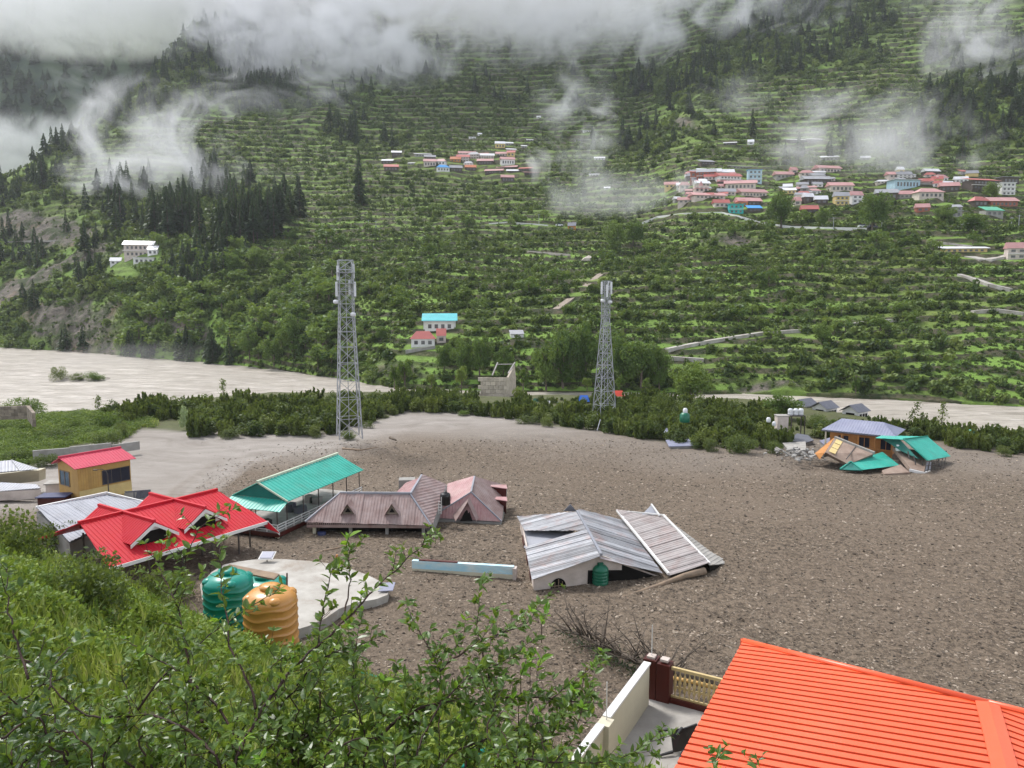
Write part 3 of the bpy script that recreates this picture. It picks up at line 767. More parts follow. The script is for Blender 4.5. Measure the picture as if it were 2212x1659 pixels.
bank_tree(1488, 782, 872, 118, 'spreading green tree standing alone where the thicket meets the river', 0, 165)
bank_tree(1690, 845, 905, 92, 'round bright green tree beside the first riverside cabin', 2, 140)
bank_tree(1885, 405, 500, 76, 'big dark tree in the middle of the roadside village', 1)
bank_tree(1690, 418, 492, 66, 'round grey green tree standing on the village road bend', 0)
bank_tree(1775, 448, 490, 34, 'dark tree between the village road and the red brown roof', 2)
bank_tree(2105, 455, 505, 70, 'wide low tree below the red roofs at the far village end', 1)
bank_tree(2145, 395, 430, 44, 'tree in front of the white and blue village block', 0)
bank_tree(2040, 440, 480, 50, 'tree below the large pink hipped village roof', 2)
bank_tree(630, 680, 760, 70, 'tall grey green tree on the steep left river bank', 0)
bank_tree(590, 720, 790, 60, 'leafy tree hanging over the river bend', 1)
bank_tree(540, 700, 775, 60, 'bushy tree between rock face and river bend', 2)
bank_tree(555, 535, 580, 62, 'pale round tree below the conifer clump', 0)
bank_tree(505, 540, 590, 52, 'round tree under the tallest conifer clump', 1)
bank_tree(610, 555, 600, 44, 'low round tree right beside the bright field', 2)
bank_tree(1370, 470, 530, 60, 'leafy tree where the ravine opens', 1)
bank_tree(1325, 480, 545, 60, 'dark leafy tree beside the pale boulder', 0)
bank_tree(822, 700, 735, 34, 'single dark round tree in the bright green field', 1)
bank_tree(1775, 690, 745, 44, 'dark tree beside the pale path', 2)
bank_tree(2140, 820, 862, 34, 'light feathery tree on the right river bank', 3)
bank_tree(1850, 800, 850, 38, 'light tree at the foot of the terraces across the river', 4)
# a lone tall conifer above the middle village terraces
p = hill(775, 440); con_place[2]((p.x, p.y, p.z-.5), 1., (34, 34, 36), 'tallest lone conifer on the bare terraces below the middle village', 'dark conifers on the mountainside')
# bare pole tree and slim tree at the edge of the right river
def odd_tree(px, top, row, Y, label, lean, seed):
    p = P(px, row, Y); h = (row-top)*Y/FOC
    t = thing('young_tree', label, 'tree', p); mb = MB(); mb.tube([p, p+Vector((lean*.5, 0, h*.5)), p+Vector((lean, 0, h))], [.09, .07, .03], 6)
    mb.build('trunk', bark, t)
    gg = np.random.RandomState(seed); n = 260
    u = gg.rand(n)*.85+.18; c = np.stack([lean*u, 0*u, h*u], 1)+gg.normal(size=(n, 3))*np.array([.55, .5, .18])*(1.1-u[:, None]*.6)
    v, f = leafcards(c, .34, gg); link('crown', npmesh('crown', v, f, [F_thick]), t)
odd_tree(1950, 868, 935, 128, 'leaning wind-bent young tree outlined against the muddy river', 2.4, 3)
odd_tree(2032, 868, 940, 124, 'straight slim young tree outlined against the muddy river', .1, 4)
odd_tree(1990, 892, 940, 124, 'small pointed sapling between two young riverside trees', .0, 5)
odd_tree(483, 820, 868, 168, 'young conifer rising above the thicket by the pale river', .0, 6)
odd_tree(212, 855, 905, 150, 'feathery sapling standing alone before the pale river', .3, 7)

# --- the thicket
thk = [upright_shrub('thicket_spray', 80+k, 1150, F_thick) for k in range(2)]+[shrub_mesh('thicket_clump', 84+k, 900, .10, (.42, .42, .5), F_thick if k else F_dark, 12, .42) for k in range(2)]
SX = [180, 250, 600, 850, 1106, 1400, 1700, 2000, 2300, 2700]
SY = [140, 148, 160, 168, 170, 166, 142, 128, 124, 120]
gt = np.random.RandomState(8); cand = []
for k in range(16000):
    px = gt.uniform(235, 2420); ys = np.interp(px, SX, SY); br = np.interp(px, BX, BR)
    _, ym, _ = 0, None, None
    t = gt.rand(); pm = P(px, br-3, 100); tanm = (CAMZ-pm.z)/100; ym = (CAMZ+2.3)/tanm
    if ym > ys-2: ym = ys-8
    Y = ym+(ys-ym)*t; x = (px-1106)/FOC*(Y*cp+sp*22)
    if px < 420 and t < .55: continue
    cand.append((x, Y, px))
kept = []
cellh = {}
for (x, y, px) in cand:
    key = (int(x//2.1), int(y//2.1)); ok = True
    for a in (-1, 0, 1):
        for b_ in (-1, 0, 1):
            for (u, w) in cellh.get((key[0]+a, key[1]+b_), ()):
                if (u-x)**2+(w-y)**2 < 2.1**2: ok = False
    bx = proj(x, y, -2.5)
    if 1690 < bx[0] < 1765 and bx[1] > 925: ok = False
    if 1765 <= bx[0] < 2060 and bx[1] > 944: ok = False
    if 1022 < bx[0] < 1120 and y > 148: ok = False
    if 1700 < bx[0] < 1900 and 880 < bx[1] < 900 and gt.rand() < .6: ok = False
    if 720 < bx[0] < 790 and bx[1] > 925: ok = False
    if ok: cellh.setdefault(key, []).append((x, y)); kept.append((x, y, px))
kept = np.array(kept); gh = ground_z(kept[:, 0], kept[:, 1])[0]
hh = 1.9+1.9*gt.rand(len(kept))
hh = hh*np.interp(kept[:, 2], [250, 700, 1100, 1650, 1950, 2300], [1.1, .98, .92, .9, .75, .78])
_bx = np.array([proj(a_, b_, -2.5)[0] for a_, b_, _ in kept])
hh = hh*np.where((_bx > 1695) & (_bx < 1885) & (kept[:, 1] > 128), .5, 1)*np.where((((_bx > 1140) & (_bx < 1290)) | ((_bx > 1318) & (_bx < 1355))) & (kept[:, 1] > 143), .5, 1)
odr = np.argsort(kept[:, 1])
for k in odr[:300]:
    o = link('thicket_shrub', thk[int(gt.randint(4))], None, (kept[k, 0], kept[k, 1], gh[k]-.1)); h = hh[k]
    o.rotation_euler = (0, 0, gt.rand()*6.28); o.scale = (h*1.35, h*1.35, h)
    zx = kept[k, 2]; zl = ('between the silvery bush and the nearer tower', 'between the two lattice towers', 'between the slimmer tower and the tank stand', 'behind the bungalow and the wrecked houses')[int(zx > 755)+int(zx > 1305)+int(zx > 1720)]
    tag(o, 'dark green upright thicket shrub '+zl, 'shrub', 'thicket shrubs '+zl)
tp = proto_collection('thicket_protos', [bpy.data.objects.new('thicket_shape', c) for c in thk])
r_ = odr[300:]
scatter('thicket_growth', np.stack([kept[r_, 0], kept[r_, 1], gh[r_]-.1], 1), np.stack([hh[r_]*1.35, hh[r_]*1.35, hh[r_]], 1),
        np.stack([0*r_, 0*r_, gt.rand(len(r_))*6.28], 1), tp)
tag(bpy.data.objects['thicket_growth'], 'back of the dark thicket along the river bank', 'thicket', kind='stuff')

def bush(px, row, w, h, label, me, group=None, z=None, Y=None, name='bush', zs=None):
    """a bush whose foot is seen at px,row; w and h in picture units"""
    if Y is None:
        lo, hi = 5., 260.
        for Yt in np.arange(6, 300, .5):
            q = P(px, row, Yt)
            if q.z <= gz(q.x, Yt)+.02: break
        p = P(px, row, Yt)
    else:
        p = P(px, row, Y); ztop = P(px, row-h, Y).z; p.z = gz(p.x, Y); h = max(ztop-p.z, .3)*FOC/Y
    k = p.y/FOC
    o = link(name, me, None, (p.x, p.y, p.z-.1*h*k)); o.scale = (w*k*.5, w*k*.5, h*k*.74); o.rotation_euler = (0, 0, (px*7.3) % 6.28)
    tag(o, label, 'bush', group); return o
ol = [shrub_mesh('olive_bush', 90+k, 2600, .085, (1, 1, .8), F_olive, 14, .4) for k in range(2)]
gl = [shrub_mesh('green_bush', 95+k, 3600, .075, (1, 1, .8), F_dark, 16, .38) for k in range(2)]
lt = [shrub_mesh('leafy_bush', 98+k, 2600, .085, (1, 1, .8), F_light, 14, .4) for k in range(2)]
bush(397, 930, 28, 50, 'silvery white leafed small tree at the edge of the thicket', shrub_mesh('silver_bush', 7, 700, .17, (1, 1, 1), F_silver, 9, .42))
for (px, row, w, h, me, lb) in [
    (498, 946, 62, 26, ol[0], 'olive bush half buried in pale silt, largest in front of the thicket'),
    (560, 932, 60, 22, ol[1], 'low olive bush against the thicket front'),
    (425, 945, 20, 10, ol[0], 'tiny olive bush alone in the pale silt'),
    (680, 945, 34, 32, ol[1], 'rounded olive bush beside the nearer lattice tower'),
    (752, 948, 50, 26, gl[0], 'dark bush around the foot of the nearer lattice tower'),
    (795, 925, 30, 18, ol[0], 'olive bush just past the nearer lattice tower'),
    (830, 903, 28, 8, ol[1], 'flat weed patch on the silt behind the tower'),
    (1140, 915, 60, 20, ol[0], 'olive bush at the mud edge below the ruined building'),
    (1180, 922, 36, 22, ol[1], 'pale olive bush next to the bush below the ruin'),
    (1000, 898, 36, 14, lt[0], 'bright green weeds in front of the thicket'),
    (158, 985, 30, 18, gl[1], 'small dark bush behind the yellow timber house'),
    (1905, 398, 1, 1, ol[0], ''),
    (1505, 968, 50, 24, gl[0], 'dark bush beside the drowned grey sheet roof'),
    (1535, 975, 44, 34, ol[1], 'yellowish bush in the mud near the drowned roof'),
    (1600, 978, 80, 52, gl[1], 'big dark bush at the mud edge before the water tank stand'),
    (1672, 980, 54, 38, gl[0], 'dark rounded bush next to the rubble heap'),
    (1622, 935, 90, 40, gl[0], 'dark bush mass behind the drowned grey roof'),
    (1560, 925, 70, 34, gl[1], 'dark bush beside the green water tank'),
    (1765, 925, 60, 40, gl[1], 'dark bush under the water tank stand'),
    (2170, 985, 40, 26, ol[0], 'olive bush at the far end of the thicket'),
    (128, 822, 40, 34, ol[0], 'rounded yellow green bush on the river islet'),
    (165, 822, 40, 18, ol[1], 'low bush in the middle of the river islet'),
    (205, 822, 56, 22, lt[0], 'bright reed clump at the end of the river islet'),
    (20, 905, 60, 40, lt[0], 'light bush growing behind the stone wall'),
    (70, 900, 90, 52, lt[1], 'wide light bush beside the stone wall'),
    (95, 1010, 60, 40, gl[0], 'dark bush beside the white roofed sheds'),
    (40, 1000, 70, 40, gl[1], 'dark bush behind the white roofed sheds'),
    (160, 930, 70, 34, lt[0], 'light bush in the meadow beside the silt'),
    (240, 965, 80, 50, gl[0], 'dark bush at the meadow end'),
    (220, 925, 90, 46, lt[1], 'leafy bush at the back of the meadow'),
    (265, 945, 40, 40, ol[1], 'olive bush on the meadow corner'),
    (130, 950, 70, 34, gl[1], 'dark bush above the meadow wall'),
    ]:
    if lb: bush(px, row, w, h, lb, me)
for (px, row, w, h, me, lb, Y) in [
    (195, 1345, 250, 210, gl[0], 'large rounded green bush in front of the red roof', 25),
    (30, 1250, 190, 200, gl[1], 'tall dark bush at the picture edge before the grey roof', 26),
    (315, 1330, 130, 120, ol[0], 'yellowish bush beside the large rounded bush', 24),
    (110, 1190, 120, 90, gl[0], 'smaller dark bush before the grey roof', 30),
    (380, 1300, 90, 90, lt[1], 'light bush between the red roof and the green tank', 23),
    (60, 1420, 150, 90, lt[0], 'low light bush on the grassy slope', 15),
    (205, 1480, 120, 60, gl[1], 'low dark bush on the grassy slope', 13),
    (760, 1500, 110, 60, gl[0], 'low bush on the slope edge above the mud', 14.5),
    (120, 1400, 130, 70, gl[1], 'dark spreading bush on the grass before the largest green bush', 14),
    (330, 1420, 90, 60, ol[1], 'olive bush on the open grass between the stems', 14),
    (420, 1450, 110, 70, gl[0], 'dark leafy bush on the grass below the bright green tank', 14),
    (520, 1560, 150, 80, gl[1], 'dark bush behind the foreground stems under the ochre tank', 14),
    (250, 1570, 140, 80, ol[0], 'greyish olive bush low on the grassy slope', 14),
    (10, 1560, 120, 90, gl[0], 'dark bush in the grass at the lower picture edge', 14),
    (900, 1560, 120, 60, lt[1], 'pale green bush at the slope edge behind the spreading twigs', 14),
    (700, 1420, 120, 70, lt[0], 'bright bush on the slope beside the yellow tank', 17.5),
    ]:
    bush(px, row, w, h, lb, me)

# --- grass, weeds on the slope and the meadow
def blades(n, h, seed, mat, name, w=.02, spread=.12):
    gg = np.random.RandomState(seed); V = []; F = []
    for k in range(n):
        a = gg.rand()*6.28; b0 = np.array([gg.normal()*spread*.4, gg.normal()*spread*.4, 0]); L = h*(.6+.6*gg.rand()); ln = gg.rand()*.6*L
        d = np.array([math.cos(a), math.sin(a), 0]); s = np.array([-d[1], d[0], 0])*w
        m_ = b0+d*ln*.35+np.array([0, 0, L*.6]); t = b0+d*ln+np.array([0, 0, L*.95])
        i0 = len(V); V += [b0-s, b0+s, m_+s*.8, m_-s*.8, t]; F += [(i0, i0+1, i0+2, i0+3), (i0+3, i0+2, i0+4)]
    me = bpy.data.meshes.new(name); me.from_pydata([tuple(x) for x in V], [], F); me.update(); me.materials.append(mat); return me
gp = proto_collection('grass_protos', [bpy.data.objects.new('grass_shape', blades(40, [.30, .38, .24][k], 200+k, F_grass, 'grass_tuft', [.009, .013, .011][k], .30)) for k in range(3)]
     + [bpy.data.objects.new('grass_shape_b', shrub_mesh('weed', 210+k, 150, [.045, .06, .05][k], (.26, .26, [.15, .2, .24][k]), [F_weed, F_light, F_weed][k], 5, .6)) for k in range(3)])
gr = np.random.RandomState(21); n = 110000
Yg = 5.2*np.exp(gr.rand(n)*math.log(46/5.2)); pxg = gr.uniform(-120, 1420, n)
xg = (pxg-1106)/FOC*(Yg*cp+sp*9); zg, on = ground_z(xg, Yg)
patchy = fbm(xg*.55, Yg*.4, 23, 3)-.06
thin = (gr.rand(n) < np.clip(.42+2.9*patchy, .015, 1)) & (on > .9) & (zg > 1.0)
xg, Yg, zg = xg[thin], Yg[thin], zg[thin]; n = len(xg); s = (.55+.9*gr.rand(n))*(.75+.035*Yg)
idx = np.where(gr.rand(n)+fbm(xg*.3, Yg*.3, 27, 3)*.8 < .66, gr.randint(0, 3, n), gr.randint(3, 6, n))
scatter('slope_grass', np.stack([xg, Yg, zg-.02], 1), np.stack([s, s, s], 1), np.stack([gr.normal(size=n)*.15, gr.normal(size=n)*.15, gr.rand(n)*6.28], 1), gp, idx=idx)
tag(bpy.data.objects['slope_grass'], 'long bright grass and weeds covering the near slope', 'grass', kind='stuff')
n = 9000; pxg = gr.uniform(-400, 330, n); Yg = gr.uniform(80, 150, n); xg = (pxg-1106)/FOC*(Yg*cp+sp*22); zg, on = ground_z(xg, Yg)
a_, b_ = projn(xg, Yg, zg); ok = (b_ < np.interp(a_, BX, BR)-4); xg, Yg, zg = xg[ok], Yg[ok], zg[ok]; n = len(xg); s = 1.6+1.8*gr.rand(n)
scatter('meadow_grass', np.stack([xg, Yg, zg], 1), np.stack([s*1.6, s*1.6, s], 1), np.stack([0*xg, 0*xg, gr.rand(n)*6.28], 1), gp, idx=gr.randint(2, 5, n))
tag(bpy.data.objects['meadow_grass'], 'bright green weeds covering the meadow beside the silt', 'grass', kind='stuff')

# --- stones and clods on the mud fan
stone = M('stone', (.30, .25, .195), (.10, .075, .055), .9, .8, 0, rnd=.8, dirt=0)
def rock_me(seed, name='stone', sub=1):
    import bmesh
    bm = bmesh.new(); bmesh.ops.create_icosphere(bm, subdivisions=sub, radius=1)
    gg = random.Random(seed)
    for v_ in bm.verts: v_.co = Vector((v_.co.x*(1.2+.5*gg.random()), v_.co.y*(.7+.5*gg.random()), v_.co.z*(.4+.35*gg.random())))
    me = bpy.data.meshes.new(name); bm.to_mesh(me); bm.free(); me.materials.append(stone); return me
rp = proto_collection('stone_protos', [bpy.data.objects.new('stone_shape', rock_me(300+k)) for k in range(4)])
n = 90000; Yg = 18*np.exp(gr.rand(n)**.8*math.log(120/18.)); pxg = gr.uniform(420, 2400, n)
xg = (pxg-1106)/FOC*(Yg*cp+sp*20); zg, on = ground_z(xg, Yg); a_, b_ = projn(xg, Yg, zg)
sl = sstep(40, -60, a_-np.interp(b_, [900, 940, 1000, 1060, 1110, 1200], [1050, 780, 500, 420, 400, 400]))
ok = (on < .3) & (b_ > np.interp(a_, BX, BR)+12) & (gr.rand(n) > sl*.93)
xg, Yg, zg = xg[ok], Yg[ok], zg[ok]; n = len(xg); s = (.020+.055*gr.rand(n)**5)*(.8+.009*Yg)
scatter('mud_stones', np.stack([xg, Yg, zg+.01], 1), np.stack([s*1.2, s, s], 1), np.stack([gr.normal(size=n)*.3, gr.normal(size=n)*.3, gr.rand(n)*6.28], 1), rp)
tag(bpy.data.objects['mud_stones'], 'pale stones and clods strewn all over the mudflow', 'stones', kind='stuff')
# ================================================================== BUILDINGS
tin = M('weathered_tin', (.34, .345, .36), (.25, .25, .265), .45, 1.1, .15, 12, .5, rnd=.38, dirt=.7, dirtc=(.32, .17, .13))
tin_clean = M('pale_tin', (.30, .31, .35), (.24, .25, .29), .5, .8, .1, 10, .5, rnd=.1, dirt=.2)
tin_brown = M('brown_painted_tin', (.24, .155, .14), (.33, .25, .235), .5, 1.3, .15, 12, .45, rnd=.10, stretch=(1, 1, .5), dirt=.4, dirtc=(.36, .32, .30))
tin_pink = M('faded_pink_tin', (.38, .19, .19), (.46, .29, .28), .5, 1.2, .15, 12, .45, rnd=.08, dirt=.35)
red_roof = M('red_painted_sheet', (.50, .010, .028), (.50, .010, .018), .55, .7, .08, 8, .22, dirt=.22, dirtc=(.40, .07, .07))
pink_roof = M('rose_painted_sheet', (.56, .055, .10), (.50, .05, .09), .6, .8, .08, 8, .25, dirt=.1)
orange_roof = M('orange_painted_sheet', (.84, .13, .048), (.78, .105, .036), .33, .5, .06, 9, .5, dirt=.10)
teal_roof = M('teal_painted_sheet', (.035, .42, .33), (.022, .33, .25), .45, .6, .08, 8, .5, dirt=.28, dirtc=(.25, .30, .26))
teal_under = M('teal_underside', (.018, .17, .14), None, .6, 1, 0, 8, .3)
slate_roof = M('slate_blue_sheet', (.20, .21, .30), (.26, .27, .36), .45, .5, .08, 8, .5, dirt=.1)
dark_roof = M('dark_slate_sheet', (.10, .105, .13), (.14, .145, .17), .5, .8, .08, 8, .4, dirt=.15)
white = M('white_paint', (.74, .73, .72), (.66, .65, .62), .6, .7, .08, 20, .35, dirt=.25)
cream = M('cream_paint', (.62, .58, .44), (.55, .51, .39), .7, .6, .1, 20, .3, dirt=.22)
pinkwhite = M('stained_plaster', (.62, .54, .49), (.50, .43, .38), .8, .8, .2, 14, .25, dirt=.45)
greywall = M('grey_plaster', (.34, .33, .31), (.26, .25, .23), .85, .8, .2, 14, .25, dirt=.4)
maroon = M('maroon_paint', (.085, .012, .008), (.06, .009, .006), .5, .8, .1, 14, .4, dirt=.15)
yellow = M('yellow_timber', (.52, .32, .10), (.44, .26, .08), .65, 1.2, .12, 14, .35, rnd=.08, dirt=.15)
paleyellow = M('pale_yellow_board', (.64, .50, .22), (.56, .42, .18), .65, 1.2, .1, 14, .35, dirt=.12)
orange_wall = M('orange_timber', (.50, .22, .06), (.40, .17, .05), .65, 1.5, .12, 14, .35, dirt=.2)
brown_wall = M('muddy_brown_plaster', (.33, .25, .20), (.25, .18, .14), .85, 1, .15, 14, .25, dirt=.3)
concrete = M('concrete', (.40, .38, .35), (.30, .285, .26), .8, 1.2, .15, 22, .3, dirt=.35)
slabm = M('pale_concrete', (.45, .43, .39), (.31, .285, .25), .75, .5, .12, 20, .3, dirt=.85, dirtc=(.23, .18, .135))
glass = M('dark_glass', (.010, .014, .03), (.014, .02, .04), .12, 1, 0, 8, .6, dirt=0)
blueglass = M('bluish_pane', (.06, .11, .15), (.04, .08, .11), .15, 1.5, 0, 8, .6, dirt=0)
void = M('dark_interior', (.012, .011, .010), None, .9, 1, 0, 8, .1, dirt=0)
steel = M('galvanised_steel', (.40, .41, .43), (.30, .31, .33), .45, 2, 0, 8, .5, metal=.35, dirt=.1)
dsteel = M('dark_steel', (.05, .045, .045), (.08, .06, .05), .5, 2, 0, 8, .5, dirt=.2)
timber = M('weathered_timber', (.30, .22, .15), (.20, .15, .11), .85, 2, .3, 14, .25, dirt=.3)
ruinm = M('ruin_plaster', (.56, .49, .40), (.42, .36, .29), .9, 1.2, .4, 6, .2, rnd=.15, dirt=.4)
stonem = M('rubble_stone', (.30, .25, .20), (.20, .165, .135), .9, 1.5, .5, 4, .2, rnd=.25, dirt=.3)
navy = M('navy_paint', (.03, .04, .12), None, .5, 1, 0, 8, .4)
tankgreen = M('green_plastic', (.005, .27, .20), (.005, .23, .17), .32, .5, 0, 8, .5, dirt=.08)
tankdeep = M('deep_green_plastic', (.004, .14, .075), (.004, .11, .06), .35, .5, 0, 8, .5, dirt=.1)
tankyel = M('ochre_plastic', (.60, .29, .075), (.52, .25, .065), .32, .5, 0, 8, .5, dirt=.08)
black = M('black_plastic', (.012, .012, .013), None, .35, 1, 0, 8, .5, dirt=.05)
whitepl = M('white_plastic', (.72, .73, .74), (.64, .65, .66), .4, 1, 0, 8, .5, dirt=.1)
bluetarp = M('blue_tarpaulin', (.03, .16, .62), (.03, .12, .50), .45, 1.5, .2, 6, .4, dirt=.05)
redtarp = M('red_tarpaulin', (.62, .06, .03), None, .5, 1.5, .2, 6, .4, dirt=.05)
skywall = M('sky_blue_flaking_paint', (.34, .66, .80), (.62, .74, .76), .75, .9, .1, 12, .3, dirt=.35, dirtc=(.48, .36, .22), stretch=(1, 1, 2.2))
gcol = M('pale_green_board', (.55, .62, .48), None, .7, 1, 0, 8, .3)
brass = M('cream_cast_grille', (.56, .44, .22), (.50, .38, .18), .6, 3, .1, 20, .35, dirt=.15)
UP = Vector((0, 0, 1))
class Fr:
    """plan frame: a along u, b along p, z up"""
    def __init__(s, O, u, flip=False):
        s.O = Vector((O[0], O[1], 0)); s.u = Vector((u[0], u[1], 0)).normalized()
        s.p = Vector((s.u.y, -s.u.x, 0))*( -1 if flip else 1)
    def __call__(s, a, b, z): return s.O+s.u*a+s.p*b+Vector((0, 0, z))
def wbox(mb, F, a0, a1, b0, b1, z0, z1):
    return mb.hexa([F(a0, b0, z0), F(a1, b0, z0), F(a1, b1, z0), F(a0, b1, z0)], [F(a0, b0, z1), F(a1, b0, z1), F(a1, b1, z1), F(a0, b1, z1)])
def win(parent, F, a0, a1, z0, z1, b, out, fm, gm, bars=1, t=.06, name='window'):
    """window lying in the plane b of frame F and facing 'out' (+1 or -1 along p)"""
    mb = MB(); e = .05*out
    for (x0, x1, y0, y1) in ((a0, a1, z0, z0+t), (a0, a1, z1-t, z1), (a0, a0+t, z0+t, z1-t), (a1-t, a1, z0+t, z1-t)):
        wbox(mb, F, x0, x1, b, b+e, y0, y1)
    for k in range(1, bars+1):
        x = a0+(a1-a0)*k/(bars+1); wbox(mb, F, x-t*.4, x+t*.4, b, b+e*.8, z0+t, z1-t)
    w = mb.build(name, fm, parent)
    mb = MB(); wbox(mb, F, a0+t, a1-t, b-.01*out, b+.02*out, z0+t, z1-t); mb.build('pane', gm, w); return w
def empty_at(name, label, cat, p, group=None): return thing(name, label, cat, tuple(p), group)

# ---------------- 1 yellow timber house with rose roof
E1 = G(161, 1014, 3.6); E2 = G(294, 990, 3.6)
F = Fr(E1, E2-E1, True); L = (E2-E1).length; D = 2.3
t = empty_at('timber_house', 'yellow timber house with a rose pink roof beside the pale silt', 'house', F(L/2, D, 0))
mb = MB(); ribs(mb, [F(0, 0, 3.6), F(L, 0, 3.6), F(L-.3, D, 4.5), F(-.3, D, 4.5)], F.u, .3, .03, .05); ribs(mb, [F(0, 2*D, 3.6), F(L, 2*D, 3.6), F(L-.3, D, 4.5), F(-.3, D, 4.5)], F.u, .3, .03, .05)
rf = mb.build('roof', pink_roof, t)
mb = MB(); mb.bar(F(-.35, D, 4.56), F(L-.25, D, 4.56), .16); mb.build('ridge_cap', pink_roof, rf)
w0, w1, b0, b1 = .45, L-.45, .35, 2*D-.35
mb = MB(); wbox(mb, F, w0, w1, b0, b1, -.5, 3.55); mb.add([F(w0, b0, 3.55), F(w0, b1, 3.55), F(w0, D, 4.4), F(w1, b0, 3.55), F(w1, b1, 3.55), F(w1, D, 4.4)], [(0, 1, 2), (3, 5, 4), (0, 2, 5, 3), (1, 4, 5, 2)])
mb.build('wall', yellow, t)
n = 22
for k in range(n):
    a = w0+(w1-w0)*k/n; e = a+(w1-w0)/n-.015
    if a < w0+2.1 : mb = MB(); wbox(mb, F, a, e, b0-.03, b0, 1.35, 3.5); mb.build('plank', yellow, t)
mb = MB(); wbox(mb, F, w0+2.15, w1, b0-.03, b0, 2.95, 3.5); mb.build('header_board', yellow, t)
mb = MB(); wbox(mb, F, w0, w1, b0-.05, b0, .15, 1.3); mb.build('apron_board', paleyellow, t)
mb = MB(); wbox(mb, F, w0-.1, w1+.3, b0-.7, b0-.06, -.1, .05); mb.build('ledge', paleyellow, t)
win(t, F, w0+2.25, w1-.1, 1.45, 2.9, b0, -1, dsteel, glass, 2)
F2 = Fr(F(w0, 0, 0), F.p); # the gable side, b runs along the house
for k in range(8):
    a = b0+(b1-b0)*k/8
    if k < 3: mb = MB(); mb.hexa([F(w0-.03, a, -.3), F(w0, a, -.3), F(w0, a+.5, -.3), F(w0-.03, a+.5, -.3)], [F(w0-.03, a, 3.5), F(w0, a, 3.5), F(w0, a+.5, 3.5), F(w0-.03, a+.5, 3.5)]); mb.build('plank', yellow, t)
mb = MB()
for (x0, x1, y0, y1) in ((2.0, 3.9, 1.5, 1.57), (2.0, 3.9, 2.93, 3.0), (2.0, 2.07, 1.57, 2.93), (3.83, 3.9, 1.57, 2.93), (2.9, 2.96, 1.57, 2.93)):
    mb.hexa([F(w0-.07, x0, y0), F(w0, x0, y0), F(w0, x1, y0), F(w0-.07, x1, y0)], [F(w0-.07, x0, y1), F(w0, x0, y1), F(w0, x1, y1), F(w0-.07, x1, y1)])
w = mb.build('window', timber, t)
mb = MB(); mb.hexa([F(w0-.03, 2.07, 1.57), F(w0+.01, 2.07, 1.57), F(w0+.01, 3.83, 1.57), F(w0-.03, 3.83, 1.57)], [F(w0-.03, 2.07, 2.93), F(w0+.01, 2.07, 2.93), F(w0+.01, 3.83, 2.93), F(w0-.03, 3.83, 2.93)]); mb.build('pane', blueglass, w)
# street lamp in front of it
b_ = G(235, 1075, .0); p = P(235, 1068, b_.y-3)
t = empty_at('street_lamp', 'thin dark lamp post with bent arm in front of the yellow timber house', 'lamp post', (p.x, p.y, 0))
mb = MB(); top = P(235, 1018, p.y); mb.tube([(p.x, p.y, -.2), (p.x, p.y, top.z-.3), (p.x-.1, p.y, top.z)], [.06, .05, .04]); mb.build('pole', dsteel, t)
mb = MB(); mb.tube([(p.x-.1, p.y, top.z), (p.x-.5, p.y, top.z+.2), (p.x-1.0, p.y, top.z+.15)], [.04, .035, .03]); mb.build('arm', dsteel, t)
mb = MB(); mb.box((p.x-1.15, p.y), (1, 0), .2, .07, top.z+.08, top.z+.16); mb.build('lamp_head', dsteel, t)

# ---------------- 2 red roofed building with crossing gables
O = G(468, 1059, 4.4); W_ = G(172, 1130, 4.4)
F = Fr(O, O-W_); Lr = (O-W_).length
S = Lr/9.6
HW = 4.5*S; ez = 2.45; rz_ = 4.4
t = empty_at('pavilion', 'bright red ribbed roof with crossing gables and white fascia on dark posts', 'building', F(-Lr/2, 0, 0))
ex2 = .8*S
mb = MB(); ribs(mb, [F(-Lr, 0, rz_), F(0, 0, rz_), F(ex2, HW, ez), F(-Lr-.8, HW, ez)], F.u, .28, .035, .05)
ribs(mb, [F(-Lr, 0, rz_), F(0, 0, rz_), F(0, -HW, ez), F(-Lr-.8, -HW, ez)], F.u, .28, .035, .05); main = mb.build('roof', red_roof, t)
mb = MB(); mb.bar(F(-Lr-.1, 0, rz_+.05), F(.05, 0, rz_+.05), .22); mb.build('ridge_cap', red_roof, main)
def cross_gable(pa, pb, wid, dz):
    A = G(pa[0], pa[1], rz_+.02); B2_ = G(pb[0], pb[1], rz_+.02)
    m_ = (A+B2_)/2; a = (m_-F.O).dot(F.u); la = (B2_-F.O).dot(F.p); lb = (A-F.O).dot(F.p)
    r = MB(); ribs(r, [F(a, lb, rz_+.02), F(a, la, rz_+.02), F(a-wid, la, rz_-dz), F(a-wid, lb, rz_-dz)], F.p, .28, .035, .05)
    ribs(r, [F(a, lb, rz_+.02), F(a, la, rz_+.02), F(a+wid, la, rz_-dz), F(a+wid, lb, rz_-dz)], F.p, .28, .035, .05)
    g_ = r.build('gable_roof', red_roof, t)
    r = MB(); r.bar(F(a, lb-.05, rz_+.08), F(a, la+.05, rz_+.08), .2); r.build('ridge_cap', red_roof, g_)
    r = MB()
    for s_ in (-1, 1):
        r.prism([F(a, la+.02, rz_-.05), F(a+s_*wid*1.02, la+.02, rz_-dz-.05), F(a+s_*wid*1.02, la+.02, rz_-dz-.28), F(a, la+.02, rz_-.30)], F.p*.06)
    r.build('bargeboard', white, g_)
    r = MB(); r.prism([F(a-wid*.8, la-.3, rz_-dz-.1), F(a+wid*.8, la-.3, rz_-dz-.1), F(a, la-.3, rz_-.15)], F.p*.06); r.build('gable_wall', white, g_)
    r = MB(); wbox(r, F, a-wid*.55, a+wid*.55, la-.24, la-.2, rz_-dz-.45, rz_-dz*.55); r.build('window', void, g_)
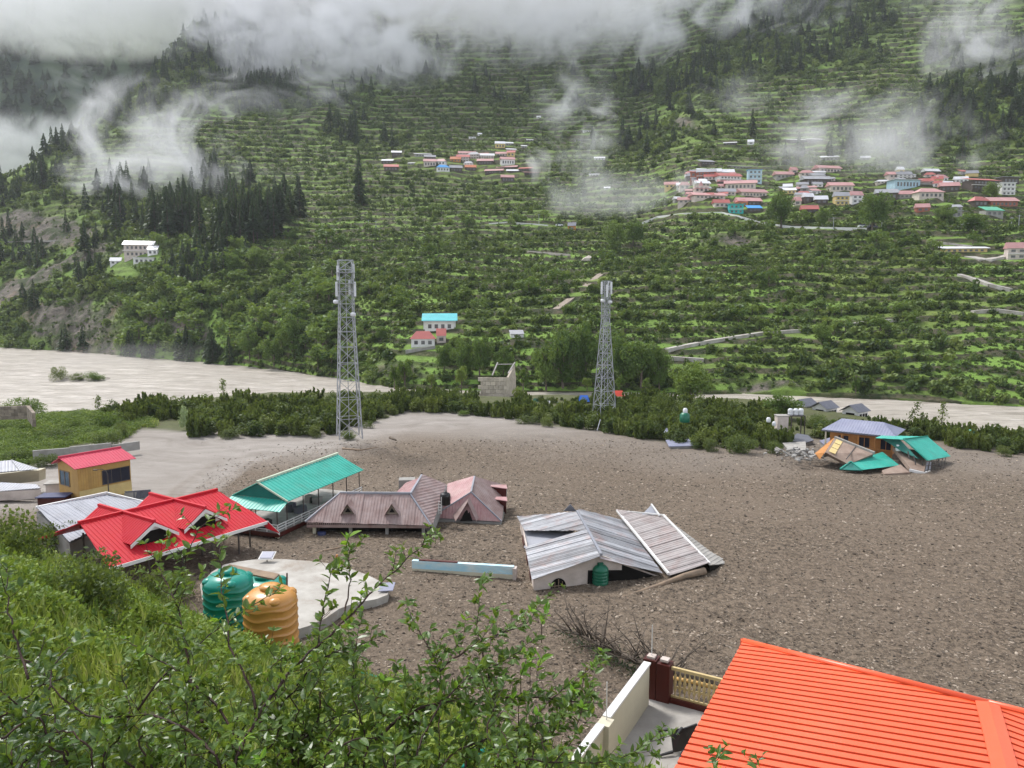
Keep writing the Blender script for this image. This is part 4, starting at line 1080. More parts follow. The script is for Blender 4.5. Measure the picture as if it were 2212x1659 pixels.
cross_gable((207, 1094), (340, 1125), 1.55*S, 1.15)
cross_gable((321, 1068), (446, 1097), 1.55*S, 1.15)
mb = MB(); mb.prism([F(-Lr-.85, HW+.01, ez+.02), F(ex2+.05, HW+.01, ez+.02), F(ex2+.05, HW+.01, ez-.22), F(-Lr-.85, HW+.01, ez-.22)], F.p*.06); mb.build('fascia', white, t)
c1 = F(ex2, HW, ez); c2 = G(603, 1150, 1.9)
mb = MB(); q1 = F(ex2+.1, HW-1.6, ez+.05); q2 = c2+(q1-c1); mb.prism([c1, c2, q2, q1], (0, 0, -.07)); mb.build('porch_roof', red_roof, t)
mb = MB(); mb.prism([c1+F.p*.02, c2+F.p*.02, c2+F.p*.02-UP*.22, c1+F.p*.02-UP*.24], F.p*.06); mb.build('porch_fascia', white, t)
for (a, b) in ((-1.2, HW-.6), (-3.2, HW-.6), (-5.4, HW-.6), (-7.6, HW-.6), (-9.4, HW-.6), (.1, HW-1.2), (-1.2, -HW+.8), (-4, -HW+.8), (-7.6, -HW+.8), (.3, -.5), (-2.8, HW-2.6)):
    p = F(a*S, b, 0); mb = MB(); mb.tube([p-UP*.3, p+UP*(ez-.1)], [.07, .07], 6); mb.build('post', dsteel, t)
mb = MB(); mb.bar(F(-Lr, HW-.6, ez-.2), F(.2, HW-.6, ez-.2), .12); mb.bar(F(.1, HW-.6, ez-.2), F(.1, -HW+.8, ez-.2), .12); mb.build('beam', maroon, t)

# ---------------- 3 grey sheets behind it
t = empty_at('shed', 'wide pale grey tin roof behind the bright red roof', 'shed', G(190, 1150, 0))
q = [G(78, 1098, 2.9), G(231, 1066, 2.9), G(330, 1090, 2.0), G(150, 1168, 1.9)]
sheeted(t, q, q[1]-q[0], tin_clean, 1.1, .3, .03, seed=2)
mb = MB(); mb.bar(q[0]+UP*.06, q[1]+UP*.06, .2); mb.bar(q[1]+UP*.06, q[2]+UP*.06, .16); mb.build('ridge_cap', white, t)
mb = MB(); z = Vector((0, 0, .25)); mb.prism([q[0]-z, q[1]-z, q[2]-z, q[3]-z], (0, 0, -1.7)); mb.build('wall', greywall, t)
t = empty_at('shed', 'small slate grey tin roof between the yellow house and the red roof', 'shed', G(300, 1075, 0))
q = [G(268, 1062, 1.6), G(326, 1057, 1.6), G(322, 1076, .8), G(282, 1078, .8)]; mb = MB(); ribs(mb, q, q[1]-q[0], .3); mb.build('roof', dark_roof, t)
mb = MB(); mb.prism([p-UP*.12 for p in q], (0, 0, -.9)); mb.build('wall', greywall, t)

# ---------------- sheds at the picture edge
t = empty_at('shed', 'pale tin roofed shed with cream gable at the picture edge', 'shed', G(30, 1040, 0))
q = [G(-60, 1000, 2.6), G(-30, 1000, 2.6), G(22, 994, 2.6), G(84, 1013, 1.9), G(30, 1018, 2.0)]
mb = MB(); ribs(mb, [G(-70, 1003, 2.6), G(24, 994, 2.6), G(40, 1016, 1.9), G(-60, 1026, 1.9)], G(24, 994, 2.6)-G(-70, 1003, 2.6), .3); ribs(mb, [G(24, 994, 2.6), G(42, 1015.5, 1.95), G(85, 1014, 1.9), G(40, 997, 2.55)], (1, 0, 0), .3); mb.build('roof', tin_clean, t)
mb = MB(); mb.prism([G(-60, 1030, 1.8), G(42, 1019, 1.8), G(84, 1016, 1.8), G(84, 1040, .0), G(42, 1044, 0), G(-60, 1054, 0)], (0, 1.2, 0)); mb.build('wall', cream, t)
for (a, y0, y1, z, mt, lb) in (((-40, 1040), 1048, 1062, 1.2, tin_clean, 'low white tin lean-to before the cream gable shed'), ((5, 1047), 1050, 1058, .9, navy, 'navy blue low roof below the white lean-to')):
    t = empty_at('shed', lb, 'shed', G(30, y1+5, 0)); q = [G(a[0], y0-6, z), G(78, y0-4, z), G(88, y1-6, z-.4), G(a[0], y1, z-.4)]
    mb = MB(); ribs(mb, q, (1, 0, 0), .3); mb.build('roof', mt, t); mb = MB(); mb.prism([p-UP*.1 for p in q], (0, 0, -.9)); mb.build('wall', pinkwhite, t)
t = empty_at('shed', 'brown low block with a pale flat top by the yellow timber house', 'shed', G(115, 1075, 0)); F = Fr(G(100, 1075, 0), (1, .3)); mb = MB(); wbox(mb, F, 0, 2.2, -1.5, 0, -.3, 1.3); mb.build('wall', pinkwhite, t); mb = MB(); wbox(mb, F, -.15, 2.35, -1.65, .15, 1.3, 1.42); mb.build('roof', concrete, t)
t = empty_at('shed', 'dark navy topped hut below the yellow timber house', 'shed', G(105, 1098, 0)); F = Fr(G(82, 1096, 0), (1, .1)); mb = MB(); wbox(mb, F, 0, 2.4, -1.5, 0, -.3, .9); mb.build('wall', maroon, t); mb = MB(); wbox(mb, F, -.15, 2.6, -1.65, .15, .9, 1.0); mb.build('roof', navy, t)
# rough stone wall by the river and the meadow wall
t = empty_at('stone_wall', 'long grey stone enclosure wall at the river edge', 'wall', P(30, 905, 128))
rr = random.Random(5)
for (a, b) in ((P(-80, 880, 130), P(60, 876, 130)), (P(60, 876, 130), P(72, 890, 118))):
    dv = b-a; n = int(dv.length/1.1); r = 0
    for lv in range(4):
        for k in range(n):
            p = a+dv*((k+.5*(lv % 2))/n); q_ = p+dv.normalized()*(dv.length/n-.04)
            mb = MB(); mb.box((p+q_)/2, dv, (q_-p).length/2, .22+.03*rr.random(), p.z-2.3+lv*.58, p.z-2.3+lv*.58+.55); mb.build('stone', stonem, t)
t = empty_at('stone_wall', 'low pale wall crossing the meadow above the silt', 'wall', P(200, 958, 104)); mb = MB()
pts = [P(70, 968, 102), P(150, 960, 104), P(240, 956, 107), P(300, 952, 110)]
for a, b in zip(pts, pts[1:]): mb.box((a+b)/2, b-a, (b-a).length/2, .2, a.z-1.6, a.z-.35)
mb.build('wall', greywall, t)

# ---------------- 4 teal roofed open shelter
E1 = G(622, 1083, 3.1); E2 = G(785.6, 1015, 3.1); F = Fr(E1, E2-E1, True); L = (E2-E1).length
R1 = G(556.7, 1042, 4.5); HWt = max(2.4, (R1-F.O).dot(F.p)); r0 = (R1-F.O).dot(F.u); Lr2 = (G(727.6, 981, 4.5)-F.O).dot(F.u)
t = empty_at('shelter', 'open terrace shelter under a long bright teal gable roof', 'building', F(L/2, HWt, 0))
mb = MB(); ribs(mb, [F(0, 0, 3.1), F(L, 0, 3.1), F(Lr2, HWt, 4.5), F(r0, HWt, 4.5)], F.u, .45, .055, .05)
ribs(mb, [F(0, 2*HWt, 3.1), F(L, 2*HWt, 3.1), F(Lr2, HWt, 4.5), F(r0, HWt, 4.5)], F.u, .35, .03, .05); rf = mb.build('roof', teal_roof, t)
mb = MB(); mb.bar(F(r0-.1, HWt, 4.56), F(Lr2+.1, HWt, 4.56), .2); mb.bar(F(r0-.05, HWt, 4.52), F(-.05, 0, 3.1), .12); mb.build('ridge_cap', gcol, rf)
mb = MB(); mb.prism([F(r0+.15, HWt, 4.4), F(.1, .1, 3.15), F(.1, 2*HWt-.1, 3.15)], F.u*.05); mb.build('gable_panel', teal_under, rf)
a0 = G(485, 1073, 2.9); 
mb = MB(); ribs(mb, [F(.15, .05, 3.12), F(.15, 2*HWt-.05, 3.12), F(-1.3, 2*HWt+.1, 2.55), F(-1.3, -.1, 2.55)], F.p, .35, .03, .05); mb.build('end_canopy', teal_roof, t)
for k in range(6):
    for (b) in (.35, 2*HWt-.35):
        p = F(.3+(L-.6)*k/5, b, 0); mb = MB(); mb.tube([p+UP*.6, p+UP*3.12], [.05, .05], 6); mb.build('post', dsteel, t)
for b in (.3, HWt, 2*HWt-.3):
    p = F(-1.1, b, 0); mb = MB(); mb.tube([p+UP*.6, p+UP*2.6], [.05, .05], 6); mb.build('post', dsteel, t)
mb = MB(); wbox(mb, F, -1.5, L, 0, 2*HWt, .55, .8); mb.build('floor_slab', concrete, t)
mb = MB(); wbox(mb, F, -1.6, L+.1, -.12, 0, .5, .82); wbox(mb, F, -1.62, -1.5, 0, 2*HWt, .5, .82); mb.build('edge_board', maroon, t)
for zz in (1.02, 1.24, 1.46):
    mb = MB(); mb.bar(F(-1.4, .06, zz), F(L*.97, .06, zz), .06); mb.build('rail', white, t)
    mb = MB(); mb.bar(F(-1.4, .06, zz), F(-1.4, 2*HWt-.1, zz), .06); mb.build('rail', white, t)
for k in range(13):
    a = -1.4+(L*.97+1.4)*k/12; mb = MB(); mb.bar(F(a, .06, .8), F(a, .06, 1.5), .08); mb.build('baluster', white, t)
for k in range(1, 6):
    mb = MB(); mb.bar(F(-1.4, (2*HWt-.1)*k/5, .8), F(-1.4, (2*HWt-.1)*k/5, 1.5), .08); mb.build('baluster', white, t)
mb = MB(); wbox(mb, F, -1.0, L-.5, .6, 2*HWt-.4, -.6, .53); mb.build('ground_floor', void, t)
for k in range(5):
    mb = MB(); wbox(mb, F, -1.4+k*2.5, -1.1+k*2.5, .05, .35, -.6, .52); mb.build('column', cream, t)
rr = random.Random(3)
for k, lb in enumerate(('dark heap of covered furniture under the teal roof near its open end', 'dark stack of benches under the middle of the teal roof', 'grey sacks piled under the far end of the teal roof')):
    tt_ = empty_at('furniture_pile', lb, 'furniture', F([-.4, 4.4, 7.4][k], HWt*.9, .8)); 
    for j in range(5):
        p = F([-.4, 4.4, 7.4][k]+rr.uniform(-.6, .6), HWt*.9+rr.uniform(-.7, .7), .8); mb = MB(); mb.box(p, (rr.uniform(-1, 1), 1), .35, .28, .8, 1.15+.35*rr.random()); mb.build('bundle', [black, dark_roof, concrete][k], tt_)

# ---------------- 5 brown roofed buildings sunk in the mud
e1 = G(659, 1128, 1.45); e2 = G(930.5, 1136, 1.2); F = Fr(e1, e2-e1, True); L = (e2-e1).length
ra = (G(735, 1065.5, 3.3)-F.O); rb = (G(885, 1067, 3.3)-F.O); HD = (ra.dot(F.p)+rb.dot(F.p))/2; A0 = ra.dot(F.u); A1 = rb.dot(F.u)
t = empty_at('sunken_house', 'brown hipped roof with two small dormers, its walls drowned in mud', 'house', F(L/2, HD, 0))
z0, z1, z2 = 1.45, 1.2, 3.3
sheeted(t, [F(0, 0, z0), F(L, 0, z1), F(A1, HD, z2), F(A0, HD, z2)], F.u, tin_brown, .75, .25, .025, seed=5)
mb = MB(); ribs(mb, [F(0, 0, z0), F(A0, HD, z2), F(0, 2*HD, z0)], F.p, .25); ribs(mb, [F(0, 2*HD, z0), F(L, 2*HD, z1), F(A1, HD, z2), F(A0, HD, z2)], F.u, .25); ribs(mb, [F(L, 0, z1), F(A1, HD, z2), F(L, 2*HD, z1)], F.p, .25); mb.build('back_roof', tin_brown, t)
mb = MB(); mb.bar(F(A0, HD, z2+.05), F(A1, HD, z2+.05), .18); mb.bar(F(A0, HD, z2+.05), F(0, 0, z0+.05), .12); mb.bar(F(A1, HD, z2+.05), F(L, 0, z1+.05), .12); mb.build('ridge_cap', tin_clean, t)
for (px, lb) in ((980, 0), (1300, 1)):
    a = (G(459+(970 if lb == 0 else 1280)*.3052, 945+520*.3052, 2.1)-F.O).dot(F.u); b = HD*.36
    zb = z0+(z2-z0)*.22; zt = z0+(z2-z0)*.80
    mb = MB()
    for s_ in (-1, 1): mb.prism([F(a, b-.45, zt), F(a+s_*.62, b-.35, zb+.1), F(a+s_*.66, b+.1, zb+.25), F(a, HD*.85, zt+.02)], (0, 0, -.05))
    d_ = mb.build('dormer', tin_brown, t)
    mb = MB(); mb.prism([F(a-.5, b-.22, zb+.15), F(a+.5, b-.22, zb+.15), F(a, b-.22, zt-.12)], F.p*.04); mb.build('dormer_face', stonem, d_)
    mb = MB(); mb.prism([F(a-.24, b-.27, zb+.3), F(a+.24, b-.27, zb+.3), F(a, b-.27, zt-.4)], F.p*.04); mb.build('dormer_window', void, d_)
mb = MB(); wbox(mb, F, .1, L-.1, .06, .12, z1-.22, z1+.02); mb.build('eave_trim', tin_brown, t)
k = 0
mb = MB()
while k*.16 < L-.2:
    mb.prism([F(.1+k*.16, .03, z1-.05+(z0-z1)*(1-k*.16/L)), F(.22+k*.16, .03, z1-.05+(z0-z1)*(1-k*.16/L)), F(.16+k*.16, .03, z1-.22+(z0-z1)*(1-k*.16/L))], F.p*.02); k += 1
o = mb.build('eave_teeth', tin_brown, t)
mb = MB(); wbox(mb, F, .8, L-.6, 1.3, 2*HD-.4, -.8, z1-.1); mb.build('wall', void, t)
for k in range(4):
    mb = MB(); wbox(mb, F, .5+k*(L-1.3)/3, .75+k*(L-1.3)/3, .35, .6, -.8, z1+.05); mb.build('column', cream if k == 0 else greywall, t)
mb = MB(); mb.lathe(F(1.3, .2, -.2), [(.25, 0), (.33, .1), (.36, .75), (.33, .78)], 12); o = mb.build('drum', navy, None, True); tag(o, 'blue plastic drum under the eave of the dormered brown roof', 'drum')

t = empty_at('sunken_house', 'plain dark brown roof slope between the dormered roof and the pink hipped roof', 'house', G(930, 1090, 0))
q = [G(887, 1067, 3.3), G(911, 1027.5, 3.9), G(966, 1043, 3.0), G(933, 1134, 1.0)]
mb = MB(); ribs(mb, [q[0], q[1], q[2], q[3]], q[3]-q[0], .3); mb.build('roof', tin_brown, t)
q2 = [G(911, 1027.5, 3.9), G(887, 1067, 3.3), G(846, 1071, 2.2), G(878, 1045, 2.6)]; mb = MB(); ribs(mb, q2, q2[1]-q2[0], .3); mb.build('side_roof', tin_pink, t)
mb = MB(); mb.bar(q[1]+UP*.05, q[0]+UP*.05, .16); mb.build('ridge_cap', tin_clean, t)
F3 = Fr(G(863, 1060, 1.6), (1, .1)); mb = MB(); wbox(mb, F3, 0, 1.5, 0, 1.2, .5, 2.9); mb.build('dormer_box', greywall, t)
mb = MB(); mb.prism([q[0]-UP*.2, q[1]-UP*.2, q[2]-UP*.2, q[3]-UP*.2], (0, 0, -1.0)); mb.build('wall', greywall, t)

a, b, c, d = G(966, 1042, 2.3), G(1025, 1030.5, 3.1), G(1017.6, 1064, 2.6), G(932, 1118, .45)
e, f_ = G(1083, 1127, .3), G(1095, 1048, 1.7)
t = empty_at('sunken_house', 'faded pink hipped roof with a front dormer gable, sunk in mud', 'house', G(1015, 1100, 0))
mb = MB(); ribs(mb, [a, b, c, d], b-a, .28); mb.build('roof', tin_pink, t)
mb = MB(); ribs(mb, [c, d, e], e-d, .28); mb.build('front_roof', tin_pink, t)
mb = MB(); ribs(mb, [b, f_, e, c], e-f_, .28); mb.build('end_roof', tin_brown, t)
mb = MB(); mb.bar(b+UP*.05, c+UP*.05, .14); mb.bar(c+UP*.05, d+UP*.05, .1); mb.bar(c+UP*.05, e+UP*.05, .1); mb.build('ridge_cap', tin_clean, t)
ap = G(1010, 1084, 1.95); g1_, g2_ = G(984, 1126, .4), G(1029, 1126, .4); bk = (c+ap)/2+Vector((0, .4, .1))
mb = MB(); mb.prism([ap, g1_, g1_+Vector((-.4, 1.2, .5)), bk], (0, 0, -.05)); mb.prism([ap, g2_, g2_+Vector((.4, 1.2, .5)), bk], (0, 0, -.05)); dm = mb.build('dormer', tin_brown, t)
mb = MB(); mb.prism([ap+Vector((0, .35, -.5)), g1_+Vector((.35, .35, -.1)), g2_+Vector((-.35, .35, -.1))], (0, .05, 0)); mb.build('dormer_window', void, dm)
for (y0, y1) in ((1040, 1052), (1066, 1082)):
    zz = 2.2 if y0 < 1050 else 1.5
    p0, p1 = G(1048, y0+8, zz), G(1094, y0+8, zz); mb = MB(); mb.prism([p0+UP*.05, p1+UP*.05, p1+Vector((.1, -1.3, 0)), p0+Vector((.1, -.2, 0))], (0, 0, -.06)); bx = mb.build('box_dormer', tin_pink, t)
    mb = MB(); mb.prism([p0+Vector((.2, -.2, -.1)), p1+Vector((0, -1.1, -.1)), p1+Vector((0, -1.1, -1.3)), p0+Vector((.6, -.2, -.25))], (0, .06, 0)); mb.build('dormer_side', maroon, bx)
mb = MB(); z = UP*.15; mb.prism([d-z, e-z, f_-z, b-z*3], (0, 0, -.9)); mb.build('wall', greywall, t)
# black tank on a white ladder stand
p = G(962, 1090, 2.0)
t = empty_at('water_tank', 'black water tank standing between the two brown roofs', 'water tank', p)
mb = MB(); mb.lathe(p+UP*.0, [(.0, 0), (.42, 0), (.46, .06), (.44, .3), (.47, .34), (.44, .6), (.47, .64), (.45, .9), (.36, 1.02), (.16, 1.06), (.16, 1.14), (0, 1.15)], 18); mb.build('tank_body', black, t, True)
mb = MB(); mb.bar(p+Vector((-.3, -.5, -.7)), p+Vector((-.3, -.5, .8)), .05); mb.bar(p+Vector((-.55, -.5, -.7)), p+Vector((-.55, -.45, .3)), .05)
for k in range(5): mb.bar(p+Vector((-.55, -.5, -.6+k*.25)), p+Vector((-.3, -.5, -.6+k*.25)), .035)
mb.build('ladder', white, t)

# ---------------- 6 tin roofed house drowned in the mud
B0 = G(1153, 1278, 0); apx = G(1298.5, 1199.5, 2.25)
rbk = G(1246, 1104, 2.25)
F = Fr(apx, rbk-apx, True); LR = (rbk-apx).length*.98
zl, zr = .85, .2
eL = G(1149.6, 1254.4, zl); eR = G(1428, 1247, zr)
bL = (eL-F.O).dot(F.p); bR = (eR-F.O).dot(F.p); aL = (eL-F.O).dot(F.u); aR = (eR-F.O).dot(F.u)
t = empty_at('sunken_house', 'largest weathered tin roofed house with white gable wall and arched window, drowned in mud', 'house', F(LR/2, 0, 0))
lt_c = G(1134, 1180, zl+.35); 
sheeted(t, [F(0, 0, 2.25), eL, lt_c, F(LR*.52, 0, 2.25)], F.u, tin, .62, .3, .03, seed=7)
up_l = G(1117, 1117, 1.0); up_m = G(1136, 1152, 1.0)
sheeted(t, [F(LR*.5, 0, 2.27), F(LR, 0, 2.27), up_l, G(1133, 1146, 1.15)], F.u, tin, .62, .3, .03, seed=8)
sheeted(t, [F(0, 0, 2.25), eR, G(1383, 1170, .9), G(1346, 1119, 1.35), F(LR, 0, 2.25)], F.u, tin, .62, .3, .03, seed=9)
mb = MB(); mb.bar(F(-.05, 0, 2.32), F(LR, 0, 2.32), .17); mb.build('ridge_cap', tin_clean, t)
mb = MB(); mb.prism([lt_c+Vector((.15, .4, .12)), lt_c+Vector((.1, 1.5, -.1)), G(1228, 1140, 1.9), G(1200, 1150, 1.75)], (0, 0, -.5)); 
nw = [G(1135, 1182, .95), G(1135, 1147, 1.05), G(1218, 1145, 1.75)]
mb = MB(); mb.prism([G(1131, 1138, .95), G(1246, 1110, 1.7), G(1238, 1150, 1.5), G(1132, 1184, .45)], (0, .06, 0)); mb.build('step_wall', tin_clean, t)
mb = MB(); mb.prism([eL+Vector((.15, .35, -.06)), F(.35, 0, 2.16), eR+Vector((-.1, .35, -.06)), eR+Vector((-.1, .35, -1.5)), eL+Vector((.15, .35, -1.8))], F.u*.12); wl = mb.build('gable_wall', pinkwhite, t)
mb = MB()
sd0 = eL+Vector((.1, .4, 0)); sd1 = up_l+Vector((.25, -.3, 0))
mb.prism([sd0+UP*-.1, sd1+UP*-.05, sd1-UP*1.8, sd0-UP*1.8], (.12, 0, 0)); mb.build('side_wall', pinkwhite, t)
for (f0, f1) in ((.12, .2), (.32, .42), (.58, .72)):
    p0 = sd0.lerp(sd1, f0); p1 = sd0.lerp(sd1, f1); mb = MB(); mb.prism([p0+Vector((-.03, 0, -.25)), p1+Vector((-.03, 0, -.2)), p1+Vector((-.03, 0, -1.1)), p0+Vector((-.03, 0, -1.1))], (-.05, 0, 0)); mb.build('window', maroon, t)
# arched window
ac = G(1211, 1277, .02); ac = ac+(F(.35, 0, 0)-F(0, 0, 0))*0; fw = eL+Vector((.15, .35, 0)); nn = (eR-eL); nn.z = 0; nn.normalize(); pf = Vector((nn.y, -nn.x, 0))
s_a = (G(1211, 1262, .5)-fw).dot(nn)
pc0 = fw+nn*s_a; pc0.z = 0
mb = MB(); arch = [pc0+nn*(.55*math.cos(x))+UP*(.12+.62*math.sin(x)) for x in np.linspace(0, math.pi, 13)]
mb.prism([p+pf*.06 for p in arch]+[pc0-nn*.55+pf*.06-UP*.5, pc0+nn*.55+pf*.06-UP*.5], pf*-.05); aw = mb.build('arched_window', void, t)
for k in (-1, 0, 1):
    mb = MB(); mb.bar(pc0+nn*(.27*k)+pf*.08-UP*.3, pc0+nn*(.27*k)+pf*.08+UP*(.68 if k == 0 else .5), .05); mb.build('bar', timber, aw)
mb = MB(); mb.bar(pc0-nn*.5+pf*.08+UP*.22, pc0+nn*.5+pf*.08+UP*.22, .05); mb.build('bar', timber, aw)
mb = MB(); q0 = fw+nn*((G(1283, 1235, .8)-fw).dot(nn)+1.2); q0.z = 0
sa_ = (apx-fw).dot(nn); se_ = (eR-fw).dot(nn); s0_ = (G(1275, 1240, .8)-fw).dot(nn)-.2
zs_ = lambda s: (2.16-(2.16-zl)*(sa_-s)/sa_ if s < sa_ else 2.16-(2.16-zr)*(s-sa_)/(se_-sa_))-.14
B0_ = Vector((fw.x, fw.y, 0))+pf*.03
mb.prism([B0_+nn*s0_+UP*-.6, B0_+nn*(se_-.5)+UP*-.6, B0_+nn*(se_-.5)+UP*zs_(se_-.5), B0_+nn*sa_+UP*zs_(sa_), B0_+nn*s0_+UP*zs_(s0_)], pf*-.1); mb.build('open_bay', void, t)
# green tank in front of the gable
tp_ = fw+nn*((G(1291, 1240, .6)-fw).dot(nn))+pf*.12; tp_.z = .0
t2 = empty_at('water_tank', 'deep green ribbed water tank under the gable of the drowned tin house', 'water tank', tp_)
prof = [(0, 0), (.5, 0), (.56, .08)]
for k in range(5): prof += [(.53, .12+k*.22), (.57, .2+k*.22), (.57, .27+k*.22), (.53, .33+k*.22)]
prof += [(.5, 1.28), (.36, 1.42), (.2, 1.46), (.2, 1.54), (0, 1.55)]
mb = MB(); mb.lathe(tp_, prof, 24); mb.build('tank_body', tankdeep, t2, True)
mb = MB(); mb.lathe(tp_+UP*1.5, [(.22, 0), (.23, .08), (.18, .12), (0, .13)], 16); mb.build('lid', tankdeep, t2, True)
# second fallen roof leaning on it
t = empty_at('fallen_roof', 'detached brownish tin roof with white edges lying against the drowned tin house', 'roof')if False else empty_at('fallen_roof', 'detached brownish tin roof with white edges lying against the drowned tin house', 'roof', G(1450, 1200, 0))
q = [G(1332.6, 1104, 1.7), G(1433, 1114, 2.2), G(1533, 1219, .95), G(1444, 1241, .45)]
tin2 = M('brown_grey_tin', (.27, .235, .225), (.34, .31, .30), .5, 1.1, .12, 12, .4, rnd=.10, dirt=.45, dirtc=(.30, .16, .13))
sheeted(t, q, q[3]-q[0], tin2, .62, .3, .028, seed=12)
mb = MB(); mb.bar(q[0]+UP*.06, q[3]+UP*.06, .16); mb.build('edge_flashing', white, t)
mb = MB(); mb.bar(q[1]+UP*.06, q[2]+UP*.06, .14); mb.build('edge_flashing', white, t); mb = MB(); mb.bar(q[0]+UP*.06, q[1]+UP*.06, .1); mb.build('edge_flashing', white, t)
r4 = [q[1]-UP*.05, G(1536.5, 1192, .7), G(1578, 1216.5, .1), q[2]-UP*.05]
mb = MB(); ribs(mb, r4, r4[2]-r4[1], .3); mb.build('far_slope', concrete, t)
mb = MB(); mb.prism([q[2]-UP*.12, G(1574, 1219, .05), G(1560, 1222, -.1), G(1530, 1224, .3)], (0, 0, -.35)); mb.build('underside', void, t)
mb = MB(); mb.prism([G(1383, 1116, 1.8), G(1408, 1090, 2.7), G(1421, 1112, 2.1)], (.0, .05, 0)); mb.build('gable_scrap', tin_clean, t)
mb = MB(); mb.bar(G(1407, 1089, 2.75), G(1425, 1114, 2.15), .12); mb.build('scrap_flashing', white, t)
t = empty_at('tin_gable_scrap', 'small tin gable peak sticking up behind the drowned tin house', 'roof', G(1232, 1104, .8)); mb = MB(); mb.prism([G(1217, 1104, 1.9), G(1232, 1089, 2.7), G(1246, 1105, 1.9)], (0, .05, 0)); mb.build('tin_sheet', tin_clean, t)

# ---------------- slab, solar lamp, painted wall
z = .62
t = empty_at('concrete_platform', 'large pale concrete platform with rounded corners behind the water tanks', 'platform', G(640, 1260, 0))
pl = [G(x, y, z) for x, y in ((418, 1278), (470, 1222), (530, 1210), (590, 1206), (700, 1214), (750, 1226), (800, 1244), (842, 1268), (836, 1290), (745, 1306), (690, 1345), (600, 1372), (500, 1350))]
for _ in range(1): pl = [q_ for i_ in range(len(pl)) for q_ in (pl[i_].lerp(pl[(i_+1) % len(pl)], .25), pl[i_].lerp(pl[(i_+1) % len(pl)], .75))]
mb = MB(); mb.prism(pl[::-1], (0, 0, -1.6)); mb.build('slab', slabm, t)
p = G(577, 1213, z); t = empty_at('solar_lamp', 'small solar panel lamp tilted at the edge of the concrete platform', 'solar lamp', p)
mb = MB(); mb.bar(p, p+UP*.35, .06); mb.build('post', dsteel, t)
mb = MB(); mb.prism([p+Vector(v_) for v_ in ((-.55, -.35, .25), (.5, -.35, .25), (.6, .35, .6), (-.45, .35, .6))], (0, 0, .05)); mb.build('frame', white, t)
mb = MB(); mb.prism([p+Vector(v_) for v_ in ((-.45, -.28, .34), (.42, -.28, .34), (.5, .28, .62), (-.36, .28, .62))], (0, 0, .04)); mb.build('panel', slate_roof, t)
p = G(836, 1275, z); t = empty_at('solar_lamp', 'bluish panel lying at the rounded corner of the concrete platform', 'solar panel', p); mb = MB(); mb.prism([p+Vector(v_) for v_ in ((-.5, -.5, .1), (.45, -.4, .1), (.5, .4, .35), (-.45, .3, .35))], (0, 0, .05)); mb.build('panel', slate_roof, t)
a, b = G(890, 1243, -.1), G(1109, 1257, -.1)
t = empty_at('painted_wall', 'half buried wall with flaking sky blue and cream paint', 'wall', (a+b)/2)
F = Fr(a, b-a, True); L = (b-a).length; n = 12
mb = MB(); wbox(mb, F, 0, L, 0, .35, -.8, .42); mb.build('wall', cream, t); mb = MB(); wbox(mb, F, 0, L, .01, .34, .42, 1.0); mb.build('painted_band', skywall, t)
mb = MB(); wbox(mb, F, L-.05, L+.2, -.1, .45, -.8, .9); mb.build('end_post', pinkwhite, t)
mb = MB(); wbox(mb, F, .5, L*.45, .05, .3, 1.0, 1.07); mb.build('coping', maroon, t)

# ---------------- water tanks on the slope
def ribbed_tank(px, base_row, Y, dia, hgt, mat, label, lean=0):
    p = P(px, base_row, Y); r = dia/2
    t = empty_at('water_tank', label, 'water tank', p); mb = MB(); m0 = len(mb.v); n = 40
    prof = [(.0, 0, 0), (r*.93, 0, 0), (r, .06, 0)]
    nb = 6
    for k in range(nb):
        z0 = .08+(hgt*.80-.08)*k/nb; dz = (hgt*.80-.08)/nb
        prof += [(r*.985, z0+dz*.12, 1), (r*.985, z0+dz*.62, 1), (r*1.012, z0+dz*.70, 1), (r*1.012, z0+dz*.84, 1), (r*.985, z0+dz*.92, 1)]
    prof += [(r*.99, hgt*.82, 0), (r*.95, hgt*.88, 0), (r*.72, hgt*.955, 0), (r*.42, hgt*.985, 0), (0, hgt, 0)]
    for (rr_, z, wv) in prof:
        for k in range(n):
            a = 2*math.pi*k/n; zz = z+wv*.028*math.sin(a*5+z*1.3)
            mb.v.append((p.x+rr_*math.cos(a), p.y+rr_*math.sin(a), p.z+zz))
    for i in range(len(prof)-1):
        for k in range(n): mb.f.append((i*n+k, i*n+(k+1) % n, (i+1)*n+(k+1) % n, (i+1)*n+k))
    mb.build('tank_body', mat, t, True)
    for k in range(4):
        a = k*math.pi/2+.5; mb = MB(); c = p+Vector((math.cos(a)*r*.76, math.sin(a)*r*.76, hgt*.865)); mb.lathe(c, [(.17, 0), (.16, .07), (.10, .13), (0, .15)], 12); mb.build('lug', mat, t, True)
    mb = MB(); mb.lathe(p+UP*(hgt*.98), [(.24, 0), (.26, .05), (.26, .1), (.15, .14), (0, .15)], 20); mb.build('lid', mat, t, True)
    return t
ribbed_tank(588, 1412, 19.0, 1.38, 1.80, tankyel, 'ochre yellow ribbed water tank, nearest of the tank pair')
ribbed_tank(497, 1362, 20.6, 1.36, 1.72, tankgreen, 'bright green ribbed water tank beside the ochre tank')
ribbed_tank(572, 1345, 22.4, 1.40, 1.45, tankgreen, 'second green water tank mostly hidden behind the ochre tank')
t = empty_at('plank', 'weathered board lying across the green tank tops', 'plank', P(530, 1242, 21.5)); mb = MB(); a, b = P(488, 1232, 21.6), P(592, 1254, 21.0); mb.prism([a, b, b+Vector((.06, .32, .03)), a+Vector((-.02, .32, .03))], (0, 0, .05)); mb.build('board', timber, t)
